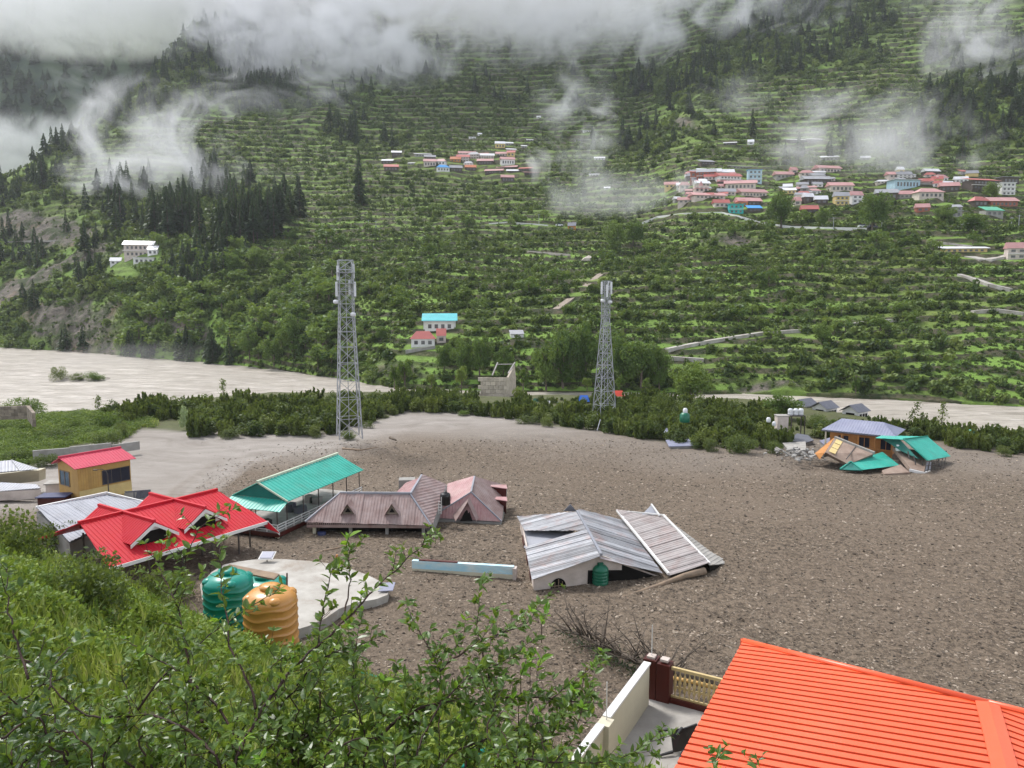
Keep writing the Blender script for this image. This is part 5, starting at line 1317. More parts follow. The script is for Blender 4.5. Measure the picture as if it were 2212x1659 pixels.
t = empty_at('mat', 'tan rolled mat lying on top of the green water tank', 'mat', P(512, 1232, 22)); mb = MB(); mb.tube([P(488, 1229, 21.9), P(505, 1236, 21.8), P(535, 1240, 21.9)], [.1, .13, .08], 8); mb.build('roll', yellow, t, True)
t = empty_at('steel_rod', 'thin steel rod standing between the tanks and the platform', 'rod', P(620, 1340, 19.6)); mb = MB(); mb.bar(P(620, 1395, 19.6), P(620, 1238, 19.6), .035); mb.build('rod', dsteel, t)
# green hose across the slope
t = None; mb = MB(); hp = []
for (x, y) in ((632, 1402), (700, 1430), (760, 1446), (815, 1463), (870, 1484), (900, 1500)):
    Y = np.interp(x, [632, 760, 900], [18.4, 17.2, 14.5]); p = P(x, y, Y); hp.append(Vector((p.x, p.y, max(p.z, gz(p.x, p.y)+.06))))
mb.tube(hp, [.03]*len(hp), 6); o = mb.build('hose', tankgreen, None, True); tag(o, 'green hose running down the grassy slope from the yellow tank', 'hose')
mb = MB(); hp = [P(1000, 1659, 6.4), P(1012, 1640, 6.5), P(1035, 1625, 6.6), P(1048, 1620, 6.7)]; mb.tube(hp, [.02]*4, 6); o = mb.build('hose', tankgreen, None, True); tag(o, 'short loop of green hose behind the foreground twigs', 'hose')

# ---------------- terrace with cream wall, and the orange roof
zf = 7.9
t = empty_at('roof_terrace', 'roof terrace with cream parapet wall and cast railing beside the orange roof', 'building', G(1430, 1590, zf))
c0 = G(1390, 1503, zf); ctop = zf+1.25
w_top0, w_top1 = G(1391, 1437, ctop), G(1215, 1670, ctop)
dw = (w_top1-w_top0).normalized(); F = Fr((w_top0.x, w_top0.y), dw)
inn = F.p if F.p.x > 0 else -F.p
Fp = (w_top1-w_top0).length
def FW(a, b, z): return Vector((w_top0.x, w_top0.y, 0))+dw*a+inn*b+UP*z
mb = MB(); mb.hexa([FW(-.1, -.02, zf-5), FW(Fp+2, -.02, zf-5), FW(Fp+2, .14, zf-5), FW(-.1, .14, zf-5)], [FW(-.1, -.02, ctop), FW(Fp+2, -.02, ctop), FW(Fp+2, .14, ctop), FW(-.1, .14, ctop)]); mb.build('parapet_wall', cream, t)
mb = MB(); mb.hexa([FW(3.2, -.06, zf), FW(3.6, -.06, zf), FW(3.6, .28, zf), FW(3.2, .28, zf)], [FW(3.2, -.06, ctop+.03), FW(3.6, -.06, ctop+.03), FW(3.6, .28, ctop+.03), FW(3.2, .28, ctop+.03)]); mb.build('pier', cream, t)
mb = MB(); mb.hexa([FW(-.14, -.05, ctop), FW(3.2, -.05, ctop), FW(3.2, .17, ctop), FW(-.14, .17, ctop)], [FW(-.14, -.05, ctop+.06), FW(3.2, -.05, ctop+.06), FW(3.2, .17, ctop+.06), FW(-.14, .17, ctop+.06)]); mb.hexa([FW(3.6, -.05, ctop), FW(Fp+2, -.05, ctop), FW(Fp+2, .17, ctop), FW(3.6, .17, ctop)], [FW(3.6, -.05, ctop+.06), FW(Fp+2, -.05, ctop+.06), FW(Fp+2, .17, ctop+.06), FW(3.6, .17, ctop+.06)]); mb.build('coping', white, t)
r_end = G(1600, 1560, zf); rdir = (G(1535, 1535, zf)-G(1412, 1502, zf)).normalized()
C0 = G(1392, 1500, zf)
def FR(a, b, z): 
    pr = Vector((rdir.y, -rdir.x, 0))
    return Vector((C0.x, C0.y, 0))+rdir*a-pr*b+UP*z
mb = MB(); fl = [FR(-.1, .1, zf), FR(6.5, .1, zf), FR(6.5, .1, zf)+dw*9, FR(-.1, .1, zf)+dw*9]; mb.prism(fl, (0, 0, -.3)); mb.build('floor', concrete, t)
for a0 in (.0, .42):
    mb = MB(); mb.hexa([FR(a0, -.18, zf-3), FR(a0+.40, -.18, zf-3), FR(a0+.40, .22, zf-3), FR(a0, .22, zf-3)], [FR(a0, -.18, zf+1.18+.05*(a0 == 0)), FR(a0+.40, -.18, zf+1.18+.05*(a0 == 0)), FR(a0+.40, .22, zf+1.18+.05*(a0 == 0)), FR(a0, .22, zf+1.18+.05*(a0 == 0))]); mb.build('corner_pier', maroon, t)
    mb = MB(); mb.box(FR(a0+.20, .02, 0), rdir, .12, .12, zf+1.23, zf+1.30); mb.build('pier_cap', pinkwhite, t)
mb = MB(); mb.hexa([FR(.82, -.1, zf-.3), FR(6, -.1, zf-.3), FR(6, .1, zf-.3), FR(.82, .1, zf-.3)], [FR(.82, -.1, zf+.16), FR(6, -.1, zf+.16), FR(6, .1, zf+.16), FR(.82, .1, zf+.16)]); mb.build('kerb', maroon, t)
for zz, hh_ in ((zf+1.02, .09), (zf+.16, .06)):
    mb = MB(); mb.bar(FR(.83, 0, zz+hh_/2), FR(6, 0, zz+hh_/2), hh_); mb.build('rail', brass, t)
ncol = 34
bal = None
for k in range(ncol):
    a = .95+k*.145; b0, b1 = FR(a, 0, zf+.22), FR(a, 0, zf+1.02)
    mb = MB(); mb.lathe(b0, [(.018, 0), (.018, .12), (.05, .2), (.03, .32), (.055, .42), (.03, .52), (.05, .62), (.018, .7), (.018, .8)], 6); mb.build('baluster', brass, t)
    mb = MB(); mb.bar(FR(a+.05, 0, zf+.5), FR(a+.10, 0, zf+.5), .06); mb.build('grille_knot', brass, t)
for (px, py0, py1, Y, lb) in ((1405, 1438, 1382, c0.y-.1, 'thin white rod standing on the terrace corner pier'),):
    p = FR(.2, .02, 0); t2 = empty_at('steel_rod', lb, 'rod', (p.x, p.y, zf+1.3)); mb = MB(); mb.bar((p.x, p.y, zf+1.28), (p.x, p.y, zf+2.25), .022); mb.build('rod', white, t2)
t2 = empty_at('steel_rod', 'white rod standing on the cream parapet halfway down the terrace', 'rod', tuple(FW(3.3, .1, ctop))); mb = MB(); mb.bar(FW(3.3, .1, ctop), FW(3.3, .1, ctop+1.05), .022); mb.build('rod', white, t2)
# black plastic chair lying on the terrace
p = G(1450, 1622, zf); t2 = empty_at('chair', 'black plastic chair lying on its side on the terrace floor', 'chair', p)
mb = MB(); mb.prism([p+Vector(v_) for v_ in ((.0, -.2, .1), (.35, -.1, .1), (.35, .25, .5), (0, .2, .5))], (.02, -.03, 0)); mb.build('seat', black, t2)
mb = MB(); mb.prism([p+Vector(v_) for v_ in ((.35, -.1, .1), (.75, .1, .15), (.75, .4, .55), (.35, .25, .5))], (.02, -.03, 0)); mb.build('backrest', black, t2)
for v0, v1 in (((0, -.2, .1), (-.38, -.3, .06)), ((0, .2, .5), (-.36, .15, .45)), ((.3, -.1, .1), (0.1, -.5, .03)), ((.33, .25, .5), (.1, -.1, .5))):
    mb = MB(); mb.bar(p+Vector(v0), p+Vector(v1), .06, .04); mb.build('leg', black, t2)

hA = 20-9.6
A_, Ee = G(1605, 1396, hA), G(1455, 1678, hA)
Bt, Be = G(2133, 1533, hA+.55), G(2172, 1680, hA+.55)
eave = Ee+(Ee-A_)*.25; rid = Be+(Be-Bt)*.8
t = empty_at('orange_roof_house', 'house with a large orange ribbed metal roof, closest roof in the picture', 'house', ((A_+Be)/2-UP*5))
mb = MB(); al = (Ee-A_)
ribs(mb, [A_, Bt, rid, eave], al, .26, .15, .05, .20, st=.06); rf = mb.build('roof', orange_roof, t)
D1 = G(2400, 1600, hA+.1); D2 = G(2480, 1760, hA+.1)
mb = MB(); ribs(mb, [Bt, D1, D2, rid], rid-Bt, .26, .15, .05, .20, st=.06); mb.build('roof_far_slope', orange_roof, t)
mb = MB()
mb.prism([A_+UP*.17+Vector((-.04, .12, 0)), Bt+UP*.17+Vector((0, .12, 0)), Bt+UP*.18+Vector((0, -.10, 0)), A_+UP*.18+Vector((-.04, -.10, 0))], (0, 0, -.04))
mb.prism([A_+UP*.17+Vector((-.04, .12, 0)), Bt+UP*.17+Vector((0, .12, 0)), Bt-UP*.12+Vector((0, .14, 0)), A_-UP*.12+Vector((-.04, .14, 0))], (0, -.02, 0)); mb.build('verge_flashing', orange_roof, rf)
mb = MB(); mb.tube([A_+UP*.15, Bt+UP*.15], [.085, .085], 10); mb.tube([Bt+UP*.15, D1+UP*.15], [.085, .085], 10); mb.build('verge_roll', orange_roof, rf, True)
mb = MB(); rd = (rid-Bt).normalized(); sd_ = Vector((-rd.y, rd.x, 0))
sd_ = sd_ if sd_.x > 0 else -sd_
mb.prism([Bt+UP*.16-sd_*.24, Bt+UP*.22, rid+UP*.22, rid+UP*.16-sd_*.24], (0, 0, -.03)); mb.prism([Bt+UP*.22, Bt+UP*.16+sd_*.22, rid+UP*.16+sd_*.22, rid+UP*.22], (0, 0, -.03)); mb.build('ridge_flashing', orange_roof, rf)
mb = MB(); mb.prism([Bt+UP*.17+Vector((0, .12, 0)), D1+UP*.17+Vector((0, .12, 0)), D1+UP*.18-Vector((0, .1, 0)), Bt+UP*.18-Vector((0, .1, 0))], (0, 0, -.04)); mb.build('verge_flashing', orange_roof, rf)
ins = (Bt-A_).normalized()*.5; mb = MB(); w = [A_+ins-Vector((0, .5, .15)), Bt-Vector((0, .5, .2)), rid, eave+ins]; mb.prism([p-UP*.15 for p in w], (0, 0, -5.5)); mb.build('wall', cream, t)
# ================================================================== things across the mud
# ---- lattice towers
def tower(px, base, top, Y, w0, w1, npan, label, ant, zs=None):
    p = P(px, base, Y); H = P(px, top, Y).z-p.z; t = empty_at('lattice_tower', label, 'tower', p)
    def c(k, u):                       # corner k at height fraction u
        w = (w0+(w1-w0)*min(u/.72, 1))/2; a = math.pi/4+k*math.pi/2+.35
        return p+Vector((math.cos(a)*w*1.414, math.sin(a)*w*1.414, H*u))
    for k in range(4):
        mb = MB(); mb.bar(c(k, 0), c(k, .72), .14, .11); mb.bar(c(k, .72), c(k, 1), .11, .09); mb.build('leg', steel, t)
    us = [0]; 
    for i in range(npan): us.append(us[-1]+(1.5-.9*i/npan))
    us = [u/us[-1] for u in us]
    for i in range(npan):
        for k in range(4):
            mb = MB(); mb.bar(c(k, us[i]), c((k+1) % 4, us[i+1]), .06); mb.bar(c((k+1) % 4, us[i]), c(k, us[i+1]), .06); mb.bar(c(k, us[i+1]), c((k+1) % 4, us[i+1]), .075)
            mb.build('brace', steel, t)
    mb = MB(); mb.bar(p+Vector((0, 0, .3)), p+Vector((0, 0, H*.98)), .09); mb.build('cable_ladder', steel, t)
    for (u, dx, dy, kind) in ant:
        q = p+Vector((dx, dy, H*u))
        if kind == 'dish':
            mb = MB(); mb.lathe((q.x, q.y, q.z-.3), [(.1, 0), (.42, .08), (.42, .5), (.2, .6)], 12); mb.build('dish_antenna', whitepl, t, True)
        else:
            mb = MB(); mb.box(q, (1, .3), .16, .12, q.z-1.1, q.z+1.1); a = mb.build('panel_antenna', whitepl, t)
            mb = MB(); mb.bar((p.x, p.y, q.z), (q.x, q.y, q.z), .07); mb.bar((q.x, q.y+.15, q.z-1.4), (q.x, q.y+.15, q.z+1.3), .07); mb.build('bracket', steel, a)
    mb = MB(); w = w1/2+.25
    for zz in (H*.93, H*.87):
        mb.box(p, (1, .35), w, w, p.z+zz, p.z+zz+.06)
    mb.build('platform', steel, t); return t
tower(755, 945, 562, 117, 3.5, 2.1, 12, 'galvanised steel lattice tower, nearer and wider of the two towers',
      [(.84, -1.3, -.6, 'p'), (.84, 1.5, -.5, 'p'), (.85, .3, 1.3, 'p'), (.77, -1.4, -.7, 'dish'), (.70, 1.2, -.8, 'dish'), (.93, -1.2, 0, 'p'), (.94, 1.2, .2, 'p')])
tower(1305, 905, 607, 139, 3.3, 1.15, 13, 'slimmer steel lattice tower rising from the thicket',
      [(.95, -.8, -.4, 'p'), (.95, .9, -.4, 'p'), (.93, .1, -.9, 'p'), (.955, .5, .8, 'p'), (.85, .7, -.5, 'dish'), (.86, -.6, -.5, 'dish')])
t = empty_at('steel_rod', 'leaning pole at the mud edge below the slimmer tower', 'pole', P(1296, 928, 124)); mb = MB(); mb.bar(P(1290, 930, 124), P(1297, 906, 125), .12); mb.build('rod', steel, t)

# ---- ruined building at the river
c = P(1068, 870, 182); F = Fr(P(1033, 872, 182), (1, -.10), True)
t = empty_at('ruined_building', 'roofless ruined stone building with a jagged gable on the river bank', 'ruin', F(4, 2, c.z))
zb = c.z-2.5
def rubble_wall(F, a0, a1, b, zb, zt, out, name='wall'):
    mb = MB(); wbox(mb, F, a0, a1, b, b+.5, zb, zt); return mb.build(name, ruinm, t)
h0 = P(1040, 815, 182).z
rr = random.Random(12)
rows = 9; rh = (h0-zb)/rows
for lv in range(rows):
    n = 6; off = (lv % 2)*.5
    for k in range(n):
        a0 = max(0, (k+off)*7.4/n-.0); a1 = min(7.4, a0+7.4/n-.06)
        mb = MB(); wbox(mb, F, a0, a1, -.04*rr.random(), .5, zb+lv*rh, zb+(lv+1)*rh-.06); mb.build('stone', ruinm, t)
mb = MB(); mb.prism([F(7.4, 0, zb), F(8.6, 6, zb), F(8.6, 6, h0-.5), F(8.4, 5, h0+2.6), F(7.9, 2.6, h0+1.3), F(7.4, 0, h0+.1)], (-.45, 0, 0)); mb.build('gable_wall', ruinm, t)
mb = MB(); mb.bar(F(3.2, 2, h0+.3), F(4.1, 5.6, h0+3.1), .28); mb.build('raking_beam', concrete, t)
mb = MB(); mb.bar(F(7.1, 2, h0+.8), F(8.4, 5.4, h0+3.2), .28); mb.build('raking_beam', concrete, t)
mb = MB(); mb.bar(F(4.2, 5.2, h0+2.7), F(8.2, 5.3, h0+2.8), .22); mb.build('cross_beam', concrete, t)
mb = MB(); wbox(mb, F, -.2, 7.6, -.35, .0, zb+2.7, zb+3.0); mb.build('string_course', concrete, t)

# ---- three riverside cabins
for (x, y, Y, lb) in ((1738, 873, 166, 'dark roofed riverside cabin standing farthest upstream'), (1781, 879, 160, 'middle one of the dark roofed riverside cabins'), (1847, 886, 154, 'dark roofed riverside cabin standing apart from its two neighbours')):
    p = P(x, y, Y); k = Y/FOC; F = Fr((p.x, p.y), (.80, .6), True); w, d = 2.5, 2.1; ez = p.z-.1; rz2 = ez+1.35
    t = empty_at('cabin', lb, 'cabin', (p.x, p.y, ez-2.6), 'dark roofed cabins on the river bank')
    mb = MB(); ribs(mb, [F(-w, -d, ez), F(w, -d, ez), F(w, 0, rz2), F(-w, 0, rz2)], F.u, .4); ribs(mb, [F(-w, d, ez), F(w, d, ez), F(w, 0, rz2), F(-w, 0, rz2)], F.u, .4); mb.build('roof', dark_roof, t)
    mb = MB(); wbox(mb, F, -w+.7, w-.3, -d+.5, d-.4, ez-4.5, ez-.05); mb.prism([F(-w+.7, -d+.5, ez-.06), F(-w+.7, d-.4, ez-.06), F(-w+.7, 0, rz2-.25)], F.u*.1); mb.build('wall', white, t)
    for a in (-1.0, .1, 1.1):
        mb = MB(); wbox(mb, F, a, a+.7, -d+.44, -d+.5, ez-1.6, ez-.5); mb.build('window', void, t)
    mb = MB(); mb.hexa([F(-w+.64, -.9, ez-2.2), F(-w+.7, -.9, ez-2.2), F(-w+.7, .9, ez-2.2), F(-w+.64, .9, ez-2.2)], [F(-w+.64, -.9, ez-.3), F(-w+.7, -.9, ez-.3), F(-w+.7, .9, ez-.3), F(-w+.64, .9, ez-.3)]); mb.build('veranda_opening', void, t)

# ---- tank stand
Y = 124
t = empty_at('tank_stand', 'dark steel stand carrying three white tanks above the thicket', 'stand', P(1722, 945, Y)); zt = P(1722, 898, Y).z
for x in (1708, 1737):
    for dy in (0, 1.6):
        p = P(x, 945, Y); mb = MB(); mb.bar((p.x, p.y+dy, p.z), (p.x, p.y+dy, zt), .14); mb.build('leg', dsteel, t)
p0, p1 = P(1706, 898, Y), P(1739, 898, Y)
mb = MB(); mb.hexa([p0-UP*.15, p1-UP*.15, p1+Vector((0, 1.8, -.15)), p0+Vector((0, 1.8, -.15))], [p0, p1, p1+Vector((0, 1.8, 0)), p0+Vector((0, 1.8, 0))]); mb.build('deck', dsteel, t)
for x, lb in ((1711, 'white tank at the tree side of the tank stand'), (1722.5, 'white tank in the middle of the tank stand'), (1734, 'white tank at the outer end of the tank stand')):
    p = P(x, 898, Y); t2 = empty_at('water_tank', lb, 'water tank', (p.x, p.y+.8, zt), 'three white tanks on the stand')
    mb = MB(); mb.lathe((p.x, p.y+.8, zt), [(.36, 0), (.41, .05), (.41, .35), (.38, .4), (.41, .45), (.41, .9), (.3, 1.05), (.12, 1.1), (0, 1.12)], 14); mb.build('tank_body', whitepl, t2, True)
for (x, y, h, c1, mt, lb) in ((1479, 912, 22, 1, tankdeep, 'bright green tub tank standing in the thicket'), (1480, 893, 12, 0, whitepl, 'small white tank perched above the green tub tank'), (1660, 912, 11, 0, whitepl, 'little white tank beside the bright round tree'), (1672, 920, 10, 0, whitepl, 'second little white tank below the round tree'), (2097, 941, 14, 0, tankgreen, 'lone green tank in the thicket at the far side')):
    Y = 118; p = P(x, y, Y); k = Y/FOC; t2 = empty_at('water_tank', lb, 'water tank', p); r = h*k*(.5 if c1 else .42)
    mb = MB(); mb.lathe(p, [(r*.85, 0), (r, h*k*.1), (r, h*k*.75), (r*.6, h*k*.95), (0, h*k)], 14); mb.build('tank_body', mt, t2, True)
t = empty_at('stone_hut', 'pale stone pillar hut behind the mud edge bushes', 'hut', P(1690, 925, 118)); F = Fr(P(1679, 925, 118), (1, -.05), True); mb = MB(); wbox(mb, F, 0, 1.7, 0, 1.6, P(0, 950, 118).z, P(0, 900, 118).z); mb.build('wall', pinkwhite, t); mb = MB(); wbox(mb, F, -.1, 1.8, -.1, 1.7, P(0, 900, 118).z, P(0, 898, 118).z); mb.build('roof', concrete, t)

# ---- tarpaulins behind the thicket
def tent(x0, x1, y0, y1, Y, mt, lb, rise=.5):
    a, b = P(x0, y1, Y), P(x1, y1, Y); zt = P(x0, y0, Y).z; t = empty_at('tarpaulin', lb, 'tarpaulin', (a+b)/2); m_ = (a+b)/2
    D_ = 2.2; mb = MB(); r0 = Vector((m_.x, a.y+D_/2, zt)); ra = Vector((a.x*.7+m_.x*.3, a.y+D_/2, zt)); rb = Vector((b.x*.7+m_.x*.3, a.y+D_/2, zt))
    mb.prism([a, b, rb, ra], (0, 0, -.04)); mb.prism([ra, rb, b+Vector((0, D_, 0)), a+Vector((0, D_, 0))], (0, 0, -.04)); mb.build('sheet', mt, t)
    for q in (a, b): mb = MB(); mb.bar(q-UP*2.2, q, .08); mb.build('pole', dsteel, t)
tent(1250, 1274, 855, 868, 163, bluetarp, 'bright blue tarpaulin shelter behind the thicket beside the slimmer tower')
tent(1188, 1206, 864, 874, 163, bluetarp, 'small blue tarpaulin low behind the thicket')
tent(1150, 1172, 862, 873, 164, tankdeep, 'green tarpaulin beside the small blue one')
tent(1168, 1192, 867, 878, 162, whitepl, 'white sheet between the green and the small blue tarpaulins')
tent(1322, 1350, 845, 856, 163, redtarp, 'red tarpaulin shelter just past the slimmer tower')
for (x, y, r, lb) in ((1457, 850, 8, 'pale pointed boulder near the spreading riverside tree'), (1270, 560, 11, 'big pale boulder on the terraced slope'), (1395, 855, 4, 'small pale boulder on the far bank')):
    p = hill(x, y) if y < 700 else P(x, y+6, 178); k = p.y/FOC; me = rock_me(int(x)); me.materials.clear(); me.materials.append(pinkwhite); o = link('boulder', me, None, (p.x, p.y, p.z)); o.scale = (r*k,)*3; tag(o, lb, 'boulder')

# ---- drowned flat roofs at the mud edge
for (q, z, mt, lb) in (([(1434, 935), (1445, 922), (1492, 925), (1480, 948), (1436, 946)], 0, slate_roof, 'pale blue sheet roof sticking out of the thicket edge'), ([(1438, 953), (1530, 950), (1520, 962), (1445, 964)], 0, slate_roof, 'pale blue roof strip level with the mud'),
                       ([(1700, 952), (1722, 940), (1745, 943), (1758, 952), (1740, 956)], 0, dark_roof, 'low dark pyramid roof behind the rubble heap'), ([(1770, 955), (1800, 948), (1812, 960), (1790, 968)], 0, slate_roof, 'small tilted roof sheet before the slate roofed bungalow'),
                       ([(1690, 960), (1740, 958), (1742, 976), (1706, 976)], 0, concrete, 'broken concrete slab lying on the rubble heap')):
    pts = [G(x, y, -2.4) for x, y in q]; m_ = sum(pts, Vector())/len(pts); yy = min(p.y for p in pts); pts = [p+UP*(.05*(p.y-yy)) for p in pts]
    t = empty_at('sunken_roof', lb, 'roof', m_); mb = MB(); mb.prism(pts, (0, 0, -.12)); mb.build('sheet', mt, t)
    mb = MB(); mb.prism([m_+(p-m_)*.9-UP*.13 for p in pts], (0, 0, -1.2)); mb.build('wall', greywall, t)

# ---- slate roofed bungalow and wrecks
Y = 112
t = empty_at('bungalow', 'orange walled bungalow with a broad slate blue hipped roof', 'bungalow', P(1850, 958, Y))
e1, e2 = P(1775, 931, Y), P(1935, 940, Y-6); F = Fr(e1, e2-e1, True); L = (e2-e1).length; ze = (e1.z+e2.z)/2; D = 7.5; H = 1.35
q = [F(0, 0, ze), F(L, 0, ze), F(L, D, ze), F(0, D, ze), F(1.9, D/2, ze+H), F(L-2.4, D/2, ze+H)]
for (ix, al) in (((0, 1, 5, 4), F.u), ((3, 2, 5, 4), F.u), ((0, 3, 4), F.p), ((1, 2, 5), F.p)):
    mb = MB(); ribs(mb, [q[i] for i in ix], al, .4); mb.build('roof_slope', slate_roof, t)
mb = MB(); wbox(mb, F, -.05, L+.05, -.05, .02, ze-.22, ze-.02); mb.build('fascia', dark_roof, t)
mb = MB(); wbox(mb, F, .9, L-.8, 1.3, D-.8, ze-4, ze-.05); mb.build('wall', orange_wall, t)
for k in range(5): mb = MB(); wbox(mb, F, .4+k*(L-1)/4, .6+k*(L-1)/4, .3, .5, ze-4, ze-.1); mb.build('post', cream if k == 0 else orange_wall, t)
for k in range(3): win(t, F, 2+k*2.9, 3.6+k*2.9, ze-2.4, ze-.7, 1.3, -1, orange_wall, glass, 1, .1)
mb = MB(); wbox(mb, F, .4, L-.5, .3, .4, ze-3, ze-2.7); wbox(mb, F, .4, L-.5, .3, .4, ze-2.2, ze-2.1); mb.build('railing', orange_wall, t)

Y = 104
t = empty_at('toppled_building', 'brown building tipped on its side with a row of pale yellow window panes', 'building', P(1820, 990, Y))
a, b, c, d = P(1803, 946, 106), P(1888, 980, 101), P(1833, 1003, 98.5), P(1783, 977, 100)
dep = Vector((0, 1.0, -.2))
fc = [a, b, c, d]; back = Vector((-1.0, 4, -.6))
mb = MB(); mb.prism(fc, (0.3, .9, -.5)); mb.build('wall', brown_wall, t)
l1, l2 = P(1761, 980, 102), P(1771, 992, 100.5)
mb = MB(); mb.prism([a+Vector((-.05, 0, 0)), d+Vector((-.05, 0, 0)), l2, l1], (.1, .5, -.1)); mb.build('end_wall', orange_wall, t)
mb = MB(); mb.bar(a+Vector((0, -.05, .1)), b+Vector((0, -.05, .1)), .35); mb.build('roof_edge', greywall, t)
def onf(u, v): return a+(b-a)*u+(d-a)*v+(b-a+d-a).cross(Vector((0, 0, 0)))
nf = (b-a).cross(d-a).normalized(); nf = nf if nf.y < 0 else -nf
for (u0, u1, v0, v1) in ((.06, .22, .06, .30), (.06, .22, .34, .60), (.06, .22, .64, .90)):
    mb = MB(); mb.prism([onf(u0, v0)+nf*.03, onf(u1, v0)+nf*.03, onf(u1, v1)+nf*.03, onf(u0, v1)+nf*.03], nf*.06); mb.build('pane', paleyellow, t)
mb = MB(); mb.bar(onf(.55, .02)+nf*.04, onf(.5, .9)+nf*.04, .1); mb.build('seam', dsteel, t)

t = empty_at('teal_roofed_house', 'leaning teal roofed house with balcony, tipped into the mud', 'house', P(1985, 1015, 98))
A1_, A2_, A3_, A4_ = P(1952, 949.5, 101), P(2004, 943.5, 106), P(2054, 985, 103), P(2004, 995.5, 98)
mb = MB(); ribs(mb, [A1_, A2_, A3_, A4_], A2_-A1_, .4); mb.build('roof_slope', teal_roof, t)
B1_, B2_2 = P(1891, 946, 103), P(1905, 940.5, 107.5)
mb = MB(); ribs(mb, [A1_, A2_, B2_2, B1_], A2_-A1_, .4); mb.build('roof_slope', teal_roof, t)
mb = MB(); mb.bar(A1_+UP*.05, A4_+UP*.05, .15); mb.bar(A1_+UP*.08, A2_+UP*.08, .15); mb.build('bargeboard', tankgreen, t)
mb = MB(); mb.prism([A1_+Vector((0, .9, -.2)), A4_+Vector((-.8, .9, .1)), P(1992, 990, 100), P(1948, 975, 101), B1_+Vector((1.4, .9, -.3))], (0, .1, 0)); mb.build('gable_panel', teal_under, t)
f1, f2, f3, f4 = P(1930, 965, 103.5), P(1967, 1012, 97.5), P(1998, 1019, 97), P(2000, 975, 103)
mb = MB(); mb.prism([f1, f2, f3, f4], (0, .3, -.5)); mb.build('floor_slab', brown_wall, t)
mb = MB(); mb.prism([P(1964, 1013, 97.3), P(1997, 1020.5, 96.8), P(2010, 1017, 98), P(1985, 1009, 99)], (0, 0, -.35)); mb.build('balcony_slab', white, t)
for k in range(7):
    u = k/6.; p = P(1997, 1020, 96.8).lerp(P(2038, 1012, 99.5), u); mb = MB(); mb.bar(p, p+Vector((.25, .1, 1.45)), .07); mb.build('baluster', dsteel, t)
for v in (.15, .55, 1.0):
    p, q_ = P(1997, 1020, 96.8)+Vector((.25*v, .1*v, 1.45*v)), P(2038, 1012, 99.5)+Vector((.25*v, .1*v, 1.45*v)); mb = MB(); mb.bar(p, q_, .07); mb.build('rail', dsteel, t)
mb = MB(); mb.prism([P(1999, 1018, 97), P(2010, 1016, 97.6), P(2012, 998, 97.8), P(2002, 998, 97.2)], (.02, .05, 0)); mb.build('screen', tin_clean, t)
for x, y0, y1 in ((1995, 1018, 992), (1978, 1004, 985), (1965, 992, 975), (2030, 1008, 990)):
    mb = MB(); mb.bar(P(x, y0, 98.5), P(x-4, y1, 99), .12); mb.build('post', dsteel, t)
p = P(1942, 974, 102); t2 = empty_at('water_tank', 'white water tank hanging under the leaning teal roof', 'water tank', p)
mb = MB(); mb.lathe(p, [(.38, 0), (.45, .06), (.45, .4), (.42, .45), (.45, .5), (.43, .85), (.2, 1.0), (0, 1.02)], 14); mb.build('tank_body', whitepl, t2, True)
t = empty_at('fallen_roof', 'lower teal roof lying on the mud before the toppled brown building', 'roof', P(1880, 1010, 97))
a, b, c, d, e = P(1838, 998, 99), P(1906, 977, 104), P(1943, 1004, 99), P(1862, 1016, 96.5), P(1815, 1014, 97.5)
mb = MB(); ribs(mb, [a, b, c, d], d-a, .4); mb.build('roof_slope', teal_roof, t)
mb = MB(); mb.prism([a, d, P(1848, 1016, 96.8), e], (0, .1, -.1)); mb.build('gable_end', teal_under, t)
mb = MB(); mb.bar(a+UP*.05, e+UP*.05, .18); mb.bar(a+UP*.05, d+UP*.05, .18); mb.build('bargeboard', tankgreen, t)
t = empty_at('wall_slab', 'tan wall slab wedged between the lower teal roof and the leaning house', 'wall', P(1940, 1015, 97)); mb = MB(); mb.prism([P(1905, 1016, 97), P(1945, 1003, 98.5), P(1965, 1020, 96.5), P(1910, 1024, 96)], (0, 0, -.4)); mb.build('wall', brown_wall, t)
# rubble heap
rr = random.Random(8)
mb = MB()
for k in range(80):
    x = rr.gauss(1738, 32); y = rr.gauss(985, 7) if x > 1720 else rr.gauss(980, 5); p = G(x, y, -1.9); s = .12+.38*rr.random()**2
    u = Vector((rr.gauss(0, 1), rr.gauss(0, 1), 0)).normalized(); w = Vector((-u.y, u.x, .4*rr.gauss(0, 1)))*s*.7; u = u*s+UP*.3*s*rr.gauss(0, 1)
    mb.hexa([p-u-w, p+u-w, p+u+w, p-u+w], [p-u*.9-w+UP*s*.6, p+u*.8-w*.8+UP*s*.5, p+u+w*.8+UP*s*.7, p-u+w+UP*s*.55])
o = mb.build('rubble', greywall); tag(o, 'heap of broken masonry at the mud edge beside the toppled building', 'rubble', kind='stuff')

